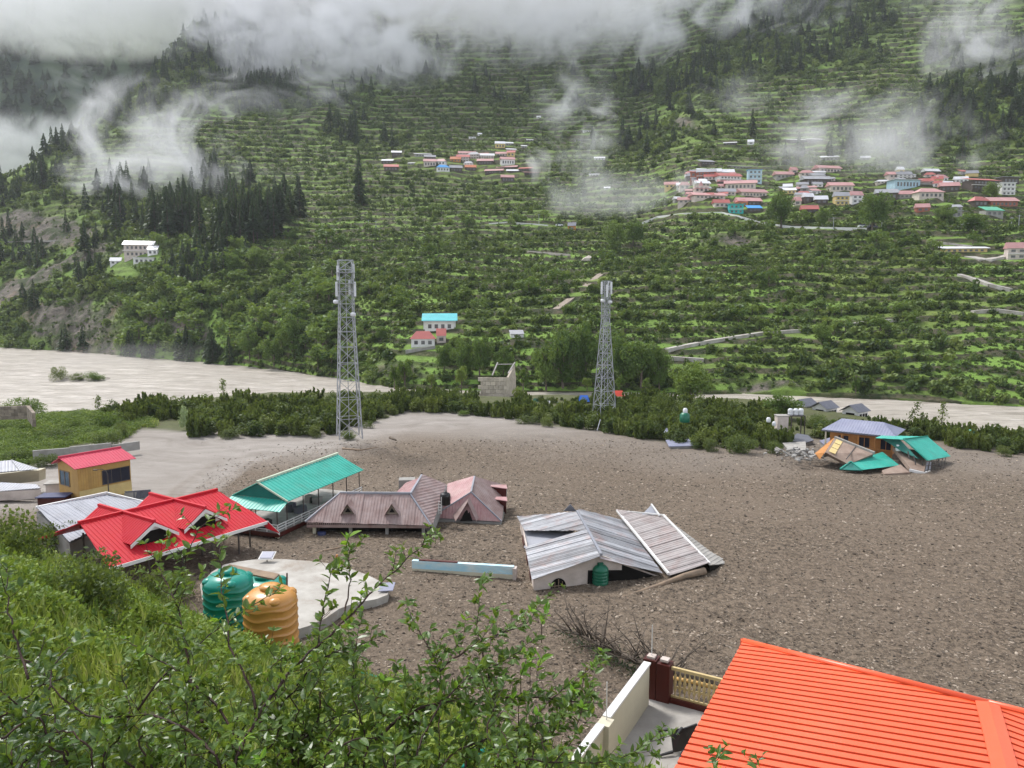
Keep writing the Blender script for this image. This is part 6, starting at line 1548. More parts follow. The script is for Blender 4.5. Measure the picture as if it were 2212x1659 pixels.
# ---- driftwood
def log(pts, r0, r1, label, cat='log', bare=None, mt=timber, name='log'):
    t = empty_at(name, label, cat, pts[0]); mb = MB(); n = len(pts)
    mb.tube(pts, [r0+(r1-r0)*i/(n-1) for i in range(n)], 8); mb.build('trunk', mt, t, True); return t
def Gm(x, y, z=0): return G(x, y, z)
log([Gm(1522, 1233, .5), Gm(1478, 1244, .35), Gm(1420, 1266, .12), Gm(1340, 1292, -.05)], .28, .10, 'half buried pale tree trunk sliding out from under the fallen tin roof')
rr = random.Random(77)
main = [G(1180, 1336, .35), G(1262, 1376, .5), G(1330, 1410, .55), G(1400, 1438, .5), G(1470, 1457, .45), G(1545, 1472, .3)]
t = log(main, .06, .26, 'uprooted dead conifer with dark bare branches lying beyond the terrace railing', 'dead tree', None, bark, 'dead_tree')
for k in range(70):
    u = rr.uniform(.12, .82); i = int(u*5); p = main[i].lerp(main[i+1], u*5-i); L = rr.uniform(.8, 3.0)
    d = Vector((rr.gauss(-.35, .7), rr.gauss(.1, .8), abs(rr.gauss(.35, .5)))).normalized(); m_ = p+d*L*.5+Vector((rr.gauss(0, .1), 0, .1)); e = m_+(d+Vector((rr.gauss(0, .35), rr.gauss(0, .3), .25))).normalized()*L*.5
    mb = MB(); mb.tube([p, m_, e], [.05, .035, .014], 5)
    for j in range(5):
        q0 = p.lerp(e, rr.uniform(.3, .95)); q1 = q0+Vector((rr.gauss(0, .25), rr.gauss(0, .25), abs(rr.gauss(.1, .15)))); mb.tube([q0, q1], [.02, .009], 4)
    mb.build('branch', bark, t, True)
nd = np.random.RandomState(5); n = 900; uu = nd.rand(n)*.55+.1
c = np.array([tuple(main[int(u*5)].lerp(main[int(u*5)+1], u*5-int(u*5))) for u in uu])+nd.normal(size=(n, 3))*np.array([.5, .45, .12])+np.array([0, -.35, -.15])
v_, f_ = leafcards(c, .13, nd); o = link('needles', npmesh('needles', v_-np.array(tuple(ORG[t])), f_, [F_con]), t); o['kind'] = 'stuff'
log([Gm(1440, 1462, .9), Gm(1500, 1474, .9), Gm(1553, 1488, .9)], .10, .12, 'freshly split pale log lying behind the terrace railing', mt=yellow)
log([Gm(655, 1204, .25), Gm(700, 1190, .3), Gm(748, 1180, .3)], .10, .08, 'long pole lying on the mud behind the platform')
log([Gm(665, 1209, .2), Gm(712, 1198, .25), Gm(735, 1190, .3)], .08, .07, 'second pole lying just before the long pole')
log([Gm(725, 1212, .1), Gm(728, 1199, .7)], .09, .08, 'short orange brown stump by the two poles', mt=orange_wall)
log([Gm(745, 950, -1.6), Gm(790, 968, -1.5), Gm(815, 967, -1.4)], .12, .05, 'driftwood branch on the pale silt')if False else None
log([Gm(740, 969, -1.3), Gm(780, 972, -1.2), Gm(816, 966, -1.0)], .16, .05, 'thin driftwood branch on the pale silt')
log([Gm(843, 945, -1.6), Gm(856, 951, -1.5)], .25, .12, 'dark root stump on the mud past the nearer tower', mt=bark)
for (x, y, s_) in ((916, 1196, 5), (940, 1193, 4), (1015, 1199, 7)):
    p = G(x, y, 0); me = rock_me(int(x)); o = link('boulder', me, None, tuple(p)); o.scale = (s_*.045,)*3; tag(o, {916: 'pale stone on the mud before the dormered brown roof', 940: 'second pale stone on the mud beside the first', 1015: 'dark clod on the mud above the painted wall'}[x], 'stone')

# ================================================================== far houses
wmats = {'w': white, 'p': pinkwhite, 'g': greywall, 'y': paleyellow, 'r': M('red_wall', (.34, .12, .08), None, .7, 1, 0, 8, .3), 'b': M('pale_blue_wall', (.45, .62, .72), None, .7, 1, 0, 8, .3), 't': M('turquoise_wall', (.05, .48, .46), None, .7, 1, 0, 8, .3), 'd': M('dark_timber_wall', (.10, .08, .07), None, .8, 1, 0, 8, .2), 'o': orange_wall}
rmats = {'p': M('far_pink_roof', (.50, .27, .26), (.42, .22, .21), .5, .3, 0, 8, .4, rnd=.12), 'r': M('far_red_roof', (.46, .13, .11), (.38, .11, .10), .5, .3, 0, 8, .4, rnd=.12), 'w': M('far_white_roof', (.72, .72, .74), (.64, .64, .66), .4, .3, 0, 8, .5, rnd=.08),
         'g': M('far_grey_roof', (.34, .34, .36), (.28, .28, .30), .5, .3, 0, 8, .4, rnd=.12), 'b': M('far_blue_roof', (.04, .30, .68), None, .5, .3, 0, 8, .4), 't': M('far_teal_roof', (.06, .45, .48), None, .5, .3, 0, 8, .4), 'o': M('far_orange_roof', (.55, .18, .08), None, .5, .3, 0, 8, .4), 'n': dark_roof, 'e': M('far_green_roof', (.10, .42, .26), None, .5, .3, 0, 8, .4)}
winme = {}
mbw = MB(); mbw.hexa([(-.5, -.05, 0), (.5, -.05, 0), (.5, .05, 0), (-.5, .05, 0)], [(-.5, -.05, 1), (.5, -.05, 1), (.5, .05, 1), (-.5, .05, 1)]); winmesh = mb_mesh('window', mbw, M('far_window', (.06, .06, .065), (.12, .12, .12), .3, .3, 0, 8, .5, rnd=.4))
def farhouse(x0, x1, yt, yb, rc, wc, label, storeys=1, roof='gable', yaw=None, name='village_house'):
    p = hill((x0+x1)/2, yb); k = p.y/FOC; W = (x1-x0)*k; Ht = max((yb-yt)*k, 2.2); D = min(max(W*.55, 4), 9)
    h = abs(int(x0*13+yt*7)); yaw = (math.sin(h)*.22) if yaw is None else yaw
    u = Vector((math.cos(yaw), math.sin(yaw), 0)); q = Vector((-u.y, u.x, 0))
    t = thing(name, label, 'house', (p.x, p.y+D/2, p.z)); o = Vector((p.x, p.y+D/2, 0))
    def f(a, b, z): return o+u*a+q*b+UP*(p.z+z)
    rh = min(2.2, Ht*.46) if roof != 'flat' else .2; hw = Ht-rh; a_, d_ = W/2, D/2
    mb = MB(); mb.hexa([f(-a_*.9, -d_*.82, -6), f(a_*.9, -d_*.82, -6), f(a_*.9, d_*.82, -6), f(-a_*.9, d_*.82, -6)], [f(-a_*.9, -d_*.82, hw), f(a_*.9, -d_*.82, hw), f(a_*.9, d_*.82, hw), f(-a_*.9, d_*.82, hw)]); mb.build('wall', wmats[wc], t)
    mb = MB()
    if roof == 'gable':
        mb.add([f(-a_, -d_, hw-.1), f(a_, -d_, hw-.1), f(a_, 0, Ht), f(-a_, 0, Ht), f(-a_, d_, hw-.1), f(a_, d_, hw-.1)], [(0, 1, 2, 3), (3, 2, 5, 4), (0, 3, 4), (1, 5, 2), (0, 4, 5, 1)])
    elif roof == 'hip':
        e = min(a_*.5, d_); mb.add([f(-a_, -d_, hw-.1), f(a_, -d_, hw-.1), f(a_-e, 0, Ht), f(-a_+e, 0, Ht), f(-a_, d_, hw-.1), f(a_, d_, hw-.1)], [(0, 1, 2, 3), (3, 2, 5, 4), (0, 3, 4), (1, 5, 2), (0, 4, 5, 1)])
    elif roof == 'shed':
        mb.hexa([f(-a_, -d_, hw-.1), f(a_, -d_, hw-.1), f(a_, d_, Ht-.1), f(-a_, d_, Ht-.1)], [f(-a_, -d_, hw), f(a_, -d_, hw), f(a_, d_, Ht), f(-a_, d_, Ht)])
    elif roof == 'cone':
        mb.add([f(-a_, -d_, hw*.6), f(a_, -d_, hw*.6), f(a_, d_, hw*.6), f(-a_, d_, hw*.6), f(-a_*.3, -d_*.3, hw), f(a_*.3, -d_*.3, hw), f(a_*.3, d_*.3, hw), f(-a_*.3, d_*.3, hw), f(0, 0, Ht+.8)], [(0, 1, 5, 4), (1, 2, 6, 5), (2, 3, 7, 6), (3, 0, 4, 7), (4, 5, 8), (5, 6, 8), (6, 7, 8), (7, 4, 8), (3, 2, 1, 0)])
    else:
        mb.hexa([f(-a_, -d_, hw), f(a_, -d_, hw), f(a_, d_, hw), f(-a_, d_, hw)], [f(-a_, -d_, hw+.2), f(a_, -d_, hw+.2), f(a_, d_, hw+.2), f(-a_, d_, hw+.2)])
    mb.build('roof', rmats[rc], t)
    fl = hw/max(storeys, 1)
    if fl > 1.1:
        nw = max(1, min(7, int(W/2.4)))
        for s_ in range(storeys):
            for j in range(nw):
                w = link('window', winmesh, t); c = f(-a_*.8+(j+.5)*a_*1.6/nw, -d_*.82-.03, fl*s_+fl*.32)-ORG[t]; w.location = c
                w.rotation_euler = (0, 0, yaw); w.scale = (a_*1.6/nw*.52, 1, fl*.42)
        if storeys > 1:
            for s_ in range(1, storeys):
                mb = MB(); mb.hexa([f(-a_*.97, -d_*1.0, fl*s_-.12), f(a_*.97, -d_*1.0, fl*s_-.12), f(a_*.97, -d_*.82, fl*s_-.12), f(-a_*.97, -d_*.82, fl*s_-.12)], [f(-a_*.97, -d_*1.0, fl*s_+.1), f(a_*.97, -d_*1.0, fl*s_+.1), f(a_*.97, -d_*.82, fl*s_+.1), f(-a_*.97, -d_*.82, fl*s_+.1)]); mb.build('balcony', white, t)
    hutpts.append((p.x, p.y+D*.3, W*.62)); return t
def c3(x0, x1, y0, y1): return 1455.9+x0*.3418, 1455.9+x1*.3418, y0*.3418, y1*.3418
def c2(x0, x1, y0, y1): return 729+x0*.3418, 729+x1*.3418, y0*.3418, y1*.3418
V3 = [
 (150, 275, 1065, 1135, 'g', 'r', 'tall red walled house under a grey roof at the village corner', 2, 'gable'),
 (108, 178, 1088, 1155, 'r', 'r', 'narrow red house beside the tall red walled house', 2, 'flat'),
 (30, 100, 1148, 1195, 'p', 'p', 'small pink hipped house at the outermost village corner', 1, 'hip'),
 (130, 228, 1150, 1222, 'p', 'p', 'temple with a pointed pale pink spire in the roadside village', 1, 'cone'),
 (105, 330, 1213, 1258, 'p', 'p', 'long pink roof directly below the temple spire', 1, 'gable'),
 (30, 138, 1243, 1285, 'p', 'p', 'pink roof below the village corner house', 1, 'gable'),
 (250, 355, 1258, 1310, 'r', 'p', 'red roof behind the turquoise building', 1, 'gable'),
 (270, 432, 1090, 1155, 'r', 'w', 'long red roofed house with white walls beside the tall red house', 2, 'gable'),
 (330, 530, 1135, 1200, 'p', 'p', 'pink roofed row below the pale blue building', 1, 'gable'),
 (468, 560, 1075, 1160, 'b', 'b', 'tall pale blue building with many windows in the village', 3, 'flat'),
 (410, 600, 1190, 1245, 'p', 'p', 'longest pink roof in the middle of the roadside village', 1, 'gable'),
 (312, 398, 1190, 1235, 'g', 'p', 'grey roof just left of the longest pink roof', 1, 'gable'),
 (400, 562, 1245, 1300, 'p', 'd', 'pink roof above the blue tarpaulin stall', 1, 'gable'),
 (350, 448, 1290, 1352, 't', 't', 'turquoise building at the road bend', 2, 'flat'),
 (392, 470, 1258, 1300, 'r', 'o', 'bright red roof right above the turquoise building', 1, 'hip'),
 (468, 562, 1293, 1342, 'b', 'd', 'blue covered stall beside the turquoise building', 1, 'shed'),
 (640, 762, 1080, 1130, 'p', 'g', 'pink roof standing alone above the mist', 1, 'gable'),
 (350, 488, 1036, 1068, 'w', 'g', 'white roof strip above the pale blue building', 1, 'shed'),
 (160, 260, 1003, 1045, 'g', 'd', 'grey tin roof uppermost at the village corner', 1, 'shed'),
 (905, 1070, 1040, 1092, 'p', 'p', 'long pink roof high in the village above the grey house', 1, 'gable'),
 (945, 1055, 975, 1015, 'w', 'g', 'white roof highest above the pink roofs', 1, 'shed'),
 (1185, 1245, 983, 1012, 'w', 'g', 'tiny white roof high above the village', 1, 'gable'),
 (820, 1000, 1108, 1165, 'g', 'd', 'dark walled house with a long grey roof', 1, 'gable'),
 (990, 1146, 1148, 1212, 'p', 'p', 'pink roofed house standing above the yellow house', 1, 'gable'),
 (720, 845, 866, 905, 'w', 'd', 'long white roofed shed alone on the upper slope', 1, 'shed'),
 (850, 950, 866, 898, 'w', 'd', 'shorter white roofed shed beside the long one on the upper slope', 1, 'shed'),
 (322, 405, 890, 918, 'w', 'd', 'slanting white shed roof on the slope above the village corner', 1, 'shed'),
 (470, 510, 880, 915, 'w', 'w', 'tiny white hut on the slope above the village', 1, 'gable'),
 (1020, 1116, 1213, 1298, 'g', 'y', 'yellow house with grey roof in the village middle', 2, 'gable'),
 (1116, 1196, 1208, 1285, 'p', 'w', 'white house with pink roof touching the yellow house', 2, 'gable'),
 (822, 890, 1218, 1285, 'w', 'd', 'dark house with a white grey roof two doors from the yellow house', 1, 'gable'),
 (890, 972, 1235, 1290, 'w', 'd', 'white roofed dark house next to the yellow house', 1, 'gable'),
 (760, 810, 1243, 1298, 'p', 'p', 'little pink house at the mist edge', 1, 'gable'),
 (812, 920, 1296, 1352, 'r', 'd', 'red brown roof lowest before the village fields', 1, 'gable'),
 (1290, 1425, 1193, 1268, 'g', 'd', 'grey roofed house right behind the big dark tree', 1, 'gable'),
 (1425, 1525, 1203, 1255, 'p', 'g', 'pinkish roof between the grey roof and the big hipped roof', 1, 'gable'),
 (1380, 1570, 1135, 1195, 'w', 'b', 'long blue and white building row in the mist', 1, 'flat'),
 (1545, 1720, 1186, 1255, 'p', 'p', 'largest pink hipped roof of the village', 1, 'hip'),
 (1695, 1812, 1150, 1215, 'p', 'd', 'pink gabled roof above the largest hipped roof', 1, 'gable'),
 (1360, 1480, 1082, 1125, 'p', 'p', 'faint pink house swallowed by mist', 1, 'gable'),
 (1540, 1625, 1285, 1340, 'p', 'r', 'small pink roofed red hut alone below the village', 1, 'gable'),
 (1758, 1832, 1288, 1332, 'g', 'g', 'small grey hut below the village', 1, 'shed'),
 (1860, 2070, 1115, 1200, 'r', 'd', 'long red grey roofed house at the far village end', 2, 'shed'),
 (2072, 2200, 1118, 1165, 'g', 'd', 'flat grey roof beside the long red grey roofed house', 1, 'flat'),
 (2075, 2170, 1155, 1235, 'w', 'w', 'white and blue block with stacked balconies at the far village end', 3, 'flat'),
 (1890, 2000, 1241, 1308, 'r', 'd', 'red hipped roof at the far village end', 1, 'hip'),
 (1998, 2190, 1243, 1308, 'p', 'r', 'long rose roof joined to the red hipped roof', 1, 'gable'),
 (1960, 2092, 1300, 1368, 'e', 'g', 'green roofed low building under the rose roof', 1, 'shed'),
 (1706, 1830, 1330, 1378, 'g', 'g', 'roofless grey shell below the small grey hut', 1, 'flat'),
 (1720, 1995, 1545, 1598, 'w', 'y', 'long low shed with a whitish turquoise roof on the lower slope', 1, 'shed'),
 (2120, 2240, 1532, 1640, 'p', 'p', 'pink roofed two storey house cut by the picture edge', 2, 'gable'),
 (0, 45, 1240, 1275, 'w', 'g', 'tiny white roofed hut before the village corner', 1, 'gable'),
]
for r_ in V3:
    farhouse(*c3(*r_[:4]), r_[4], r_[5], r_[6], r_[7], r_[8])
V2 = [
 (335, 400, 948, 990, 'w', 'd', 'whitish roof at the outer end of the middle village', 1, 'shed'), (480, 590, 960, 990, 'w', 'g', 'long white roof uppermost in the middle village', 1, 'shed'), (275, 350, 1000, 1035, 'w', 'd', 'small white roof above the red roofed hut', 1, 'shed'),
 (288, 382, 1036, 1080, 'r', 'd', 'red roofed hut at the outer end of the middle village', 1, 'gable'), (550, 625, 977, 1008, 'g', 'd', 'pale tilted roof behind the bright blue roof', 1, 'gable'), (535, 618, 1003, 1055, 'p', 'p', 'pink roofed house touching the bright blue roof', 1, 'gable'),
 (618, 705, 1040, 1085, 'b', 'w', 'bright blue roofed house in the middle village', 1, 'hip'), (710, 780, 988, 1025, 'o', 'o', 'orange red house above the middle village row', 1, 'gable'), (708, 790, 1043, 1085, 'g', 'd', 'grey roof next to the bright blue roof', 1, 'gable'),
 (800, 872, 1040, 1080, 'o', 'd', 'rust brown roof in the middle village', 1, 'gable'), (885, 990, 1000, 1042, 'p', 'd', 'pinkish white roof above the pink row', 1, 'gable'), (1028, 1122, 990, 1045, 'p', 'w', 'pink roofed house with white wall above the pink row', 1, 'gable'),
 (1005, 1137, 1042, 1072, 'p', 'd', 'long pink roof central in the pink row', 1, 'gable'), (935, 1055, 1064, 1095, 'p', 'd', 'pink roof in front of the central long pink roof', 1, 'gable'), (1145, 1237, 1050, 1082, 'r', 'd', 'slanting reddish roof at the end of the pink row', 1, 'shed'),
 (1062, 1145, 1068, 1092, 'w', 'd', 'small pale roof under the long pink roof', 1, 'gable'), (1170, 1295, 1076, 1106, 'p', 'd', 'pale pink roof lowest at the end of the pink row', 1, 'shed'), (1035, 1120, 1103, 1152, 'p', 'd', 'separate pink roofed house below the pink row', 1, 'gable'),
 (1000, 1065, 892, 938, 'w', 'y', 'yellowish house high above the middle village', 1, 'gable'), (1065, 1117, 893, 920, 'w', 'g', 'white roof beside the high yellowish house', 1, 'shed'), (1060, 1125, 933, 958, 'w', 'g', 'white roof below the high yellowish house', 1, 'shed'),
 (1160, 1200, 913, 935, 'w', 'g', 'tiny white roof past the high yellowish house', 1, 'shed'), (1190, 1236, 873, 895, 'w', 'g', 'tiny white roof farthest above the middle village', 1, 'shed'), (888, 916, 838, 858, 'w', 'w', 'white speck of a hut above the middle village', 1, 'gable'),
 (825, 872, 860, 876, 'w', 'w', 'low white hut beside the white speck of a hut', 1, 'shed'), (1545, 1602, 818, 835, 'w', 'w', 'small white roof in the mist gap', 1, 'shed'), (1490, 1596, 870, 892, 'w', 'g', 'long white roof under the mist gap', 1, 'shed'),
 (1622, 1692, 988, 1012, 'w', 'w', 'white hut in the thin mist beside the ravine', 1, 'gable'), (1590, 1657, 1093, 1112, 'w', 'w', 'white roof low in the ravine mist', 1, 'shed'), (1258, 1286, 730, 748, 'w', 'w', 'white hut highest on the terraces', 1, 'gable'),
 (440, 485, 1022, 1042, 'w', 'g', 'small grey white roof above the low trees', 1, 'shed'), (1458, 1512, 1403, 1462, 'n', 'o', 'brown timber hut beside the ravine road', 1, 'shed'), (1680, 1722, 1178, 1198, 'w', 'w', 'lowest white hut in the ravine mist', 1, 'gable'),
]
for r_ in V2:
    farhouse(*c2(*r_[:4]), r_[4], r_[5], r_[6], r_[7], r_[8])
# filler houses packed between them
rv = random.Random(61)
for (cx_, cy_, sx, sy, n_, zl) in ((1545, 402, 70, 26, 34, 'roadside village near the temple spire'), (1765, 400, 70, 26, 18, 'roadside village around the yellow house'), (1990, 398, 80, 24, 18, 'far end of the roadside village'), (1010, 350, 70, 14, 10, 'middle village row')):
    for k in range(n_):
        x = rv.gauss(cx_, sx*.6); y = cy_+rv.uniform(-sy, sy); w = rv.uniform(15, 36); h_ = rv.uniform(9, 16)
        rc = rv.choice('ppprwwgg'); wc = rv.choice('pwwdgpy')
        o = farhouse(x-w/2, x+w/2, y-h_, y, rc, wc, 'small house packed into the '+zl+' under a '+{'p': 'pink', 'r': 'red', 'w': 'white', 'g': 'grey'}[rc]+' roof', rv.choice((1, 1, 2)), rv.choice(('gable', 'gable', 'shed', 'hip')))
        o['group'] = 'small houses of the '+zl
farhouse(908, 985, 678, 712, 't', 'w', 'two part white house with a teal roof above the red roofed bungalow', 1, 'shed', .08)
farhouse(912, 982, 694, 716, 'g', 'w', 'white veranda storey under the teal roof', 1, 'flat', .08, 'veranda_house')
farhouse(882, 938, 716, 750, 'r', 'w', 'white bungalow with a red hipped roof above the river', 1, 'hip', .12)
farhouse(940, 962, 710, 742, 'r', 'p', 'small red roofed annex beside the white bungalow', 1, 'gable', .1)
farhouse(1100, 1131, 714, 730, 'g', 'w', 'tiny white hut with a grey roof among the bank trees', 1, 'shed', .1)
farhouse(262, 326, 520, 556, 'w', 'p', 'white hotel block with balconies perched on the wooded cliff', 2, 'gable', .2)
farhouse(318, 340, 530, 552, 'w', 'w', 'white stair annex beside the cliff hotel', 1, 'shed', .2)
farhouse(284, 330, 556, 572, 'w', 'w', 'lower white storey under the cliff hotel', 1, 'flat', .2)
farhouse(238, 262, 556, 572, 'w', 'w', 'little white outbuilding on the cliff below the hotel', 1, 'gable', .2)
# terrace wall under the bungalow
def strip(name, pts, wid, h, mat, label, cat='wall', drop=.6, kind=None):
    """a low wall or path following the hillside through the given sight points"""
    P3 = [hill(x, y) for x, y in pts]; Q = []
    for a, b in zip(P3, P3[1:]):
        n = max(1, int((b-a).length/4)); Q += [a.lerp(b, i/n) for i in range(n)]
    Q.append(P3[-1]); mb = MB()
    for a, b in zip(Q, Q[1:]):
        d = Vector((b.x-a.x, b.y-a.y, 0)); 
        if d.length < .3: continue
        n = Vector((-d.y, d.x, 0)).normalized()*wid/2
        mb.hexa([a-n-UP*drop, b-n-UP*drop, b+n-UP*drop, a+n-UP*drop], [a-n+UP*h, b-n+UP*h, b+n+UP*h, a+n+UP*h])
    o = mb.build(name, mat)
    if kind: o['kind'] = kind
    else: tag(o, label, cat)
    for q in Q[::2]: hutpts.append((q.x, q.y-2.5, 2.0))
    return o
strip('retaining_wall', [(876, 762), (905, 757), (940, 752)], 1, .8, greywall, 'grey stone retaining wall under the white bungalow')
strip('retaining_wall', [(1385, 484), (1420, 470), (1480, 463), (1560, 461), (1600, 470), (1650, 484), (1710, 492), (1780, 494), (1870, 496)], .35, .75, white, 'long white parapet wall curving along the village road')
strip('road_parapet', [(1055, 484), (1100, 481), (1150, 485), (1185, 488)], .35, .55, white, 'white crash barrier strip along the lower middle road')
strip('retaining_wall', [(1140, 545), (1185, 548), (1230, 552)], .5, .7, pinkwhite, 'straight pale wall across the lower terraces')
for pts in ([(1440, 758), (1520, 742), (1600, 729), (1650, 722), (1735, 716)], [(1820, 706), (1870, 698), (1940, 694), (1985, 691)], [(2070, 596), (2100, 604), (2140, 618), (2185, 628)], [(2010, 524), (2050, 528), (2100, 535)], [(2212, 680), (2150, 672), (2100, 676)], [(1450, 775), (1520, 780)]):
    strip('path', pts, 2.2, .75, slabm, '', kind='structure')
strip('path', [(1200, 668), (1230, 645), (1265, 618), (1300, 590)], 2.5, .12, stonem, '', kind='structure')
strip('road', [(-200, 524), (0, 523), (80, 521), (165, 520)], 1.2, .5, slabm, '', kind='structure')
strip('path', [(2095, 555), (2130, 562), (2160, 556), (2185, 540)], 5, .3, slabm, '', kind='structure')
# utility poles
for (x, y0, y1, lb) in ((797, 475, 497, 'white pole at the terrace road below the lone conifer'), (813, 478, 497, 'second white pole beside the terrace road'), (1163, 462, 484, 'pole above the crash barrier'), (1107, 458, 482, 'slender pole over the crash barrier'), (1798, 470, 497, 'pole before the village parapet wall'), (1902, 475, 497, 'pole beyond the big dark tree'), (2198, 465, 496, 'tall pole at the far village road'), (2183, 470, 496, 'thin pole beside the tall one'), (1682, 460, 486, 'dark pole at the road bend'), (590, 545, 560, ''),):
    if not lb: continue
    p = hill(x, y1); k = p.y/FOC; t = empty_at('utility_pole', lb, 'pole', p); mb = MB(); mb.bar(p-UP*.5, p+UP*((y1-y0)*k), .22, .16); mb.build('pole', steel, t)
    mb = MB(); mb.bar(p+Vector((-.9, 0, (y1-y0)*k*.93)), p+Vector((.9, 0, (y1-y0)*k*.93)), .12); mb.build('crossarm', steel, t)
# cars along the road as small shapes with body, cabin
for (x, y, mt, lb) in ((1210, 489, whitepl, 'white car parked by the ravine road'), (1865, 492, whitepl, 'white car parked below the big dark tree'), (1885, 493, dark_roof, 'dark car parked past the white one'), (2085, 488, whitepl, 'white car at the far village road'), (2112, 486, whitepl, 'second white car farther along the far village road')):
    p = hill(x, y); t = empty_at('parked_car', lb, 'car', p); F = Fr(p, (1, .1)); z = p.z+.3
    mb = MB(); wbox(mb, F, -2, 2, -.85, .85, z, z+.75); mb.build('body', mt, t); mb = MB(); mb.hexa([F(-1.5, -.8, z+.75), F(1.2, -.8, z+.75), F(1.2, .8, z+.75), F(-1.5, .8, z+.75)], [F(-1.1, -.65, z+1.35), F(.6, -.65, z+1.35), F(.6, .65, z+1.35), F(-1.1, .65, z+1.35)]); mb.build('cabin', glass, t)
    for a in (-1.3, 1.3):
        mb = MB(); wbox(mb, F, a-.32, a+.32, -.9, .9, z-.3, z+.3); mb.build('wheel', black, t)
build_scrub()
# ================================================================== FOREGROUND SHRUB
twigbark = M('twig_bark', (.060, .030, .022), (.028, .018, .014), .7, 9, .3, 60, .3, dirt=0)
F_leaf = foliage('shrub_leaf', (.042, .098, .012), (.085, .155, .018), (.16, .24, .035), rnd=.35, trans=.28, scale=14, rough=.38, spec=.5)
F_young = foliage('young_leaf', (.16, .34, .02), (.24, .40, .04), rnd=.15, trans=.4, scale=14, rough=.4, spec=.4)
def leaf_me(name, mat, bend=.12, w=.25):
    """a pointed oval leaf folded along its midrib, one unit long"""
    xs = [0, .18, .45, .75, 1.0]; hw = [0, w*.72, w, w*.62, 0]; V = []; F = []
    for x, h in zip(xs, hw):
        zc = -bend*x*x
        V += [(x, -h, zc+h*.35), (x, 0, zc), (x, h, zc+h*.35)]
    for i in range(4):
        a = 3*i; b = a+3; F += [(a, b, b+1, a+1), (a+1, b+1, b+2, a+2)]
    me = bpy.data.meshes.new(name); me.from_pydata(V, [], F); me.update(); me.materials.append(mat); return me
leaf1, leaf2 = leaf_me('leaf', F_leaf), leaf_me('leaf', F_leaf, .3, .21)
leafy = leaf_me('young_leaf', F_young, .1, .24)
leaf_src = [np.array([v.co[:] for v in leaf1.vertices]), np.array([v.co[:] for v in leaf2.vertices])]
leaf_faces = np.array([p.vertices[:] for p in leaf1.polygons])
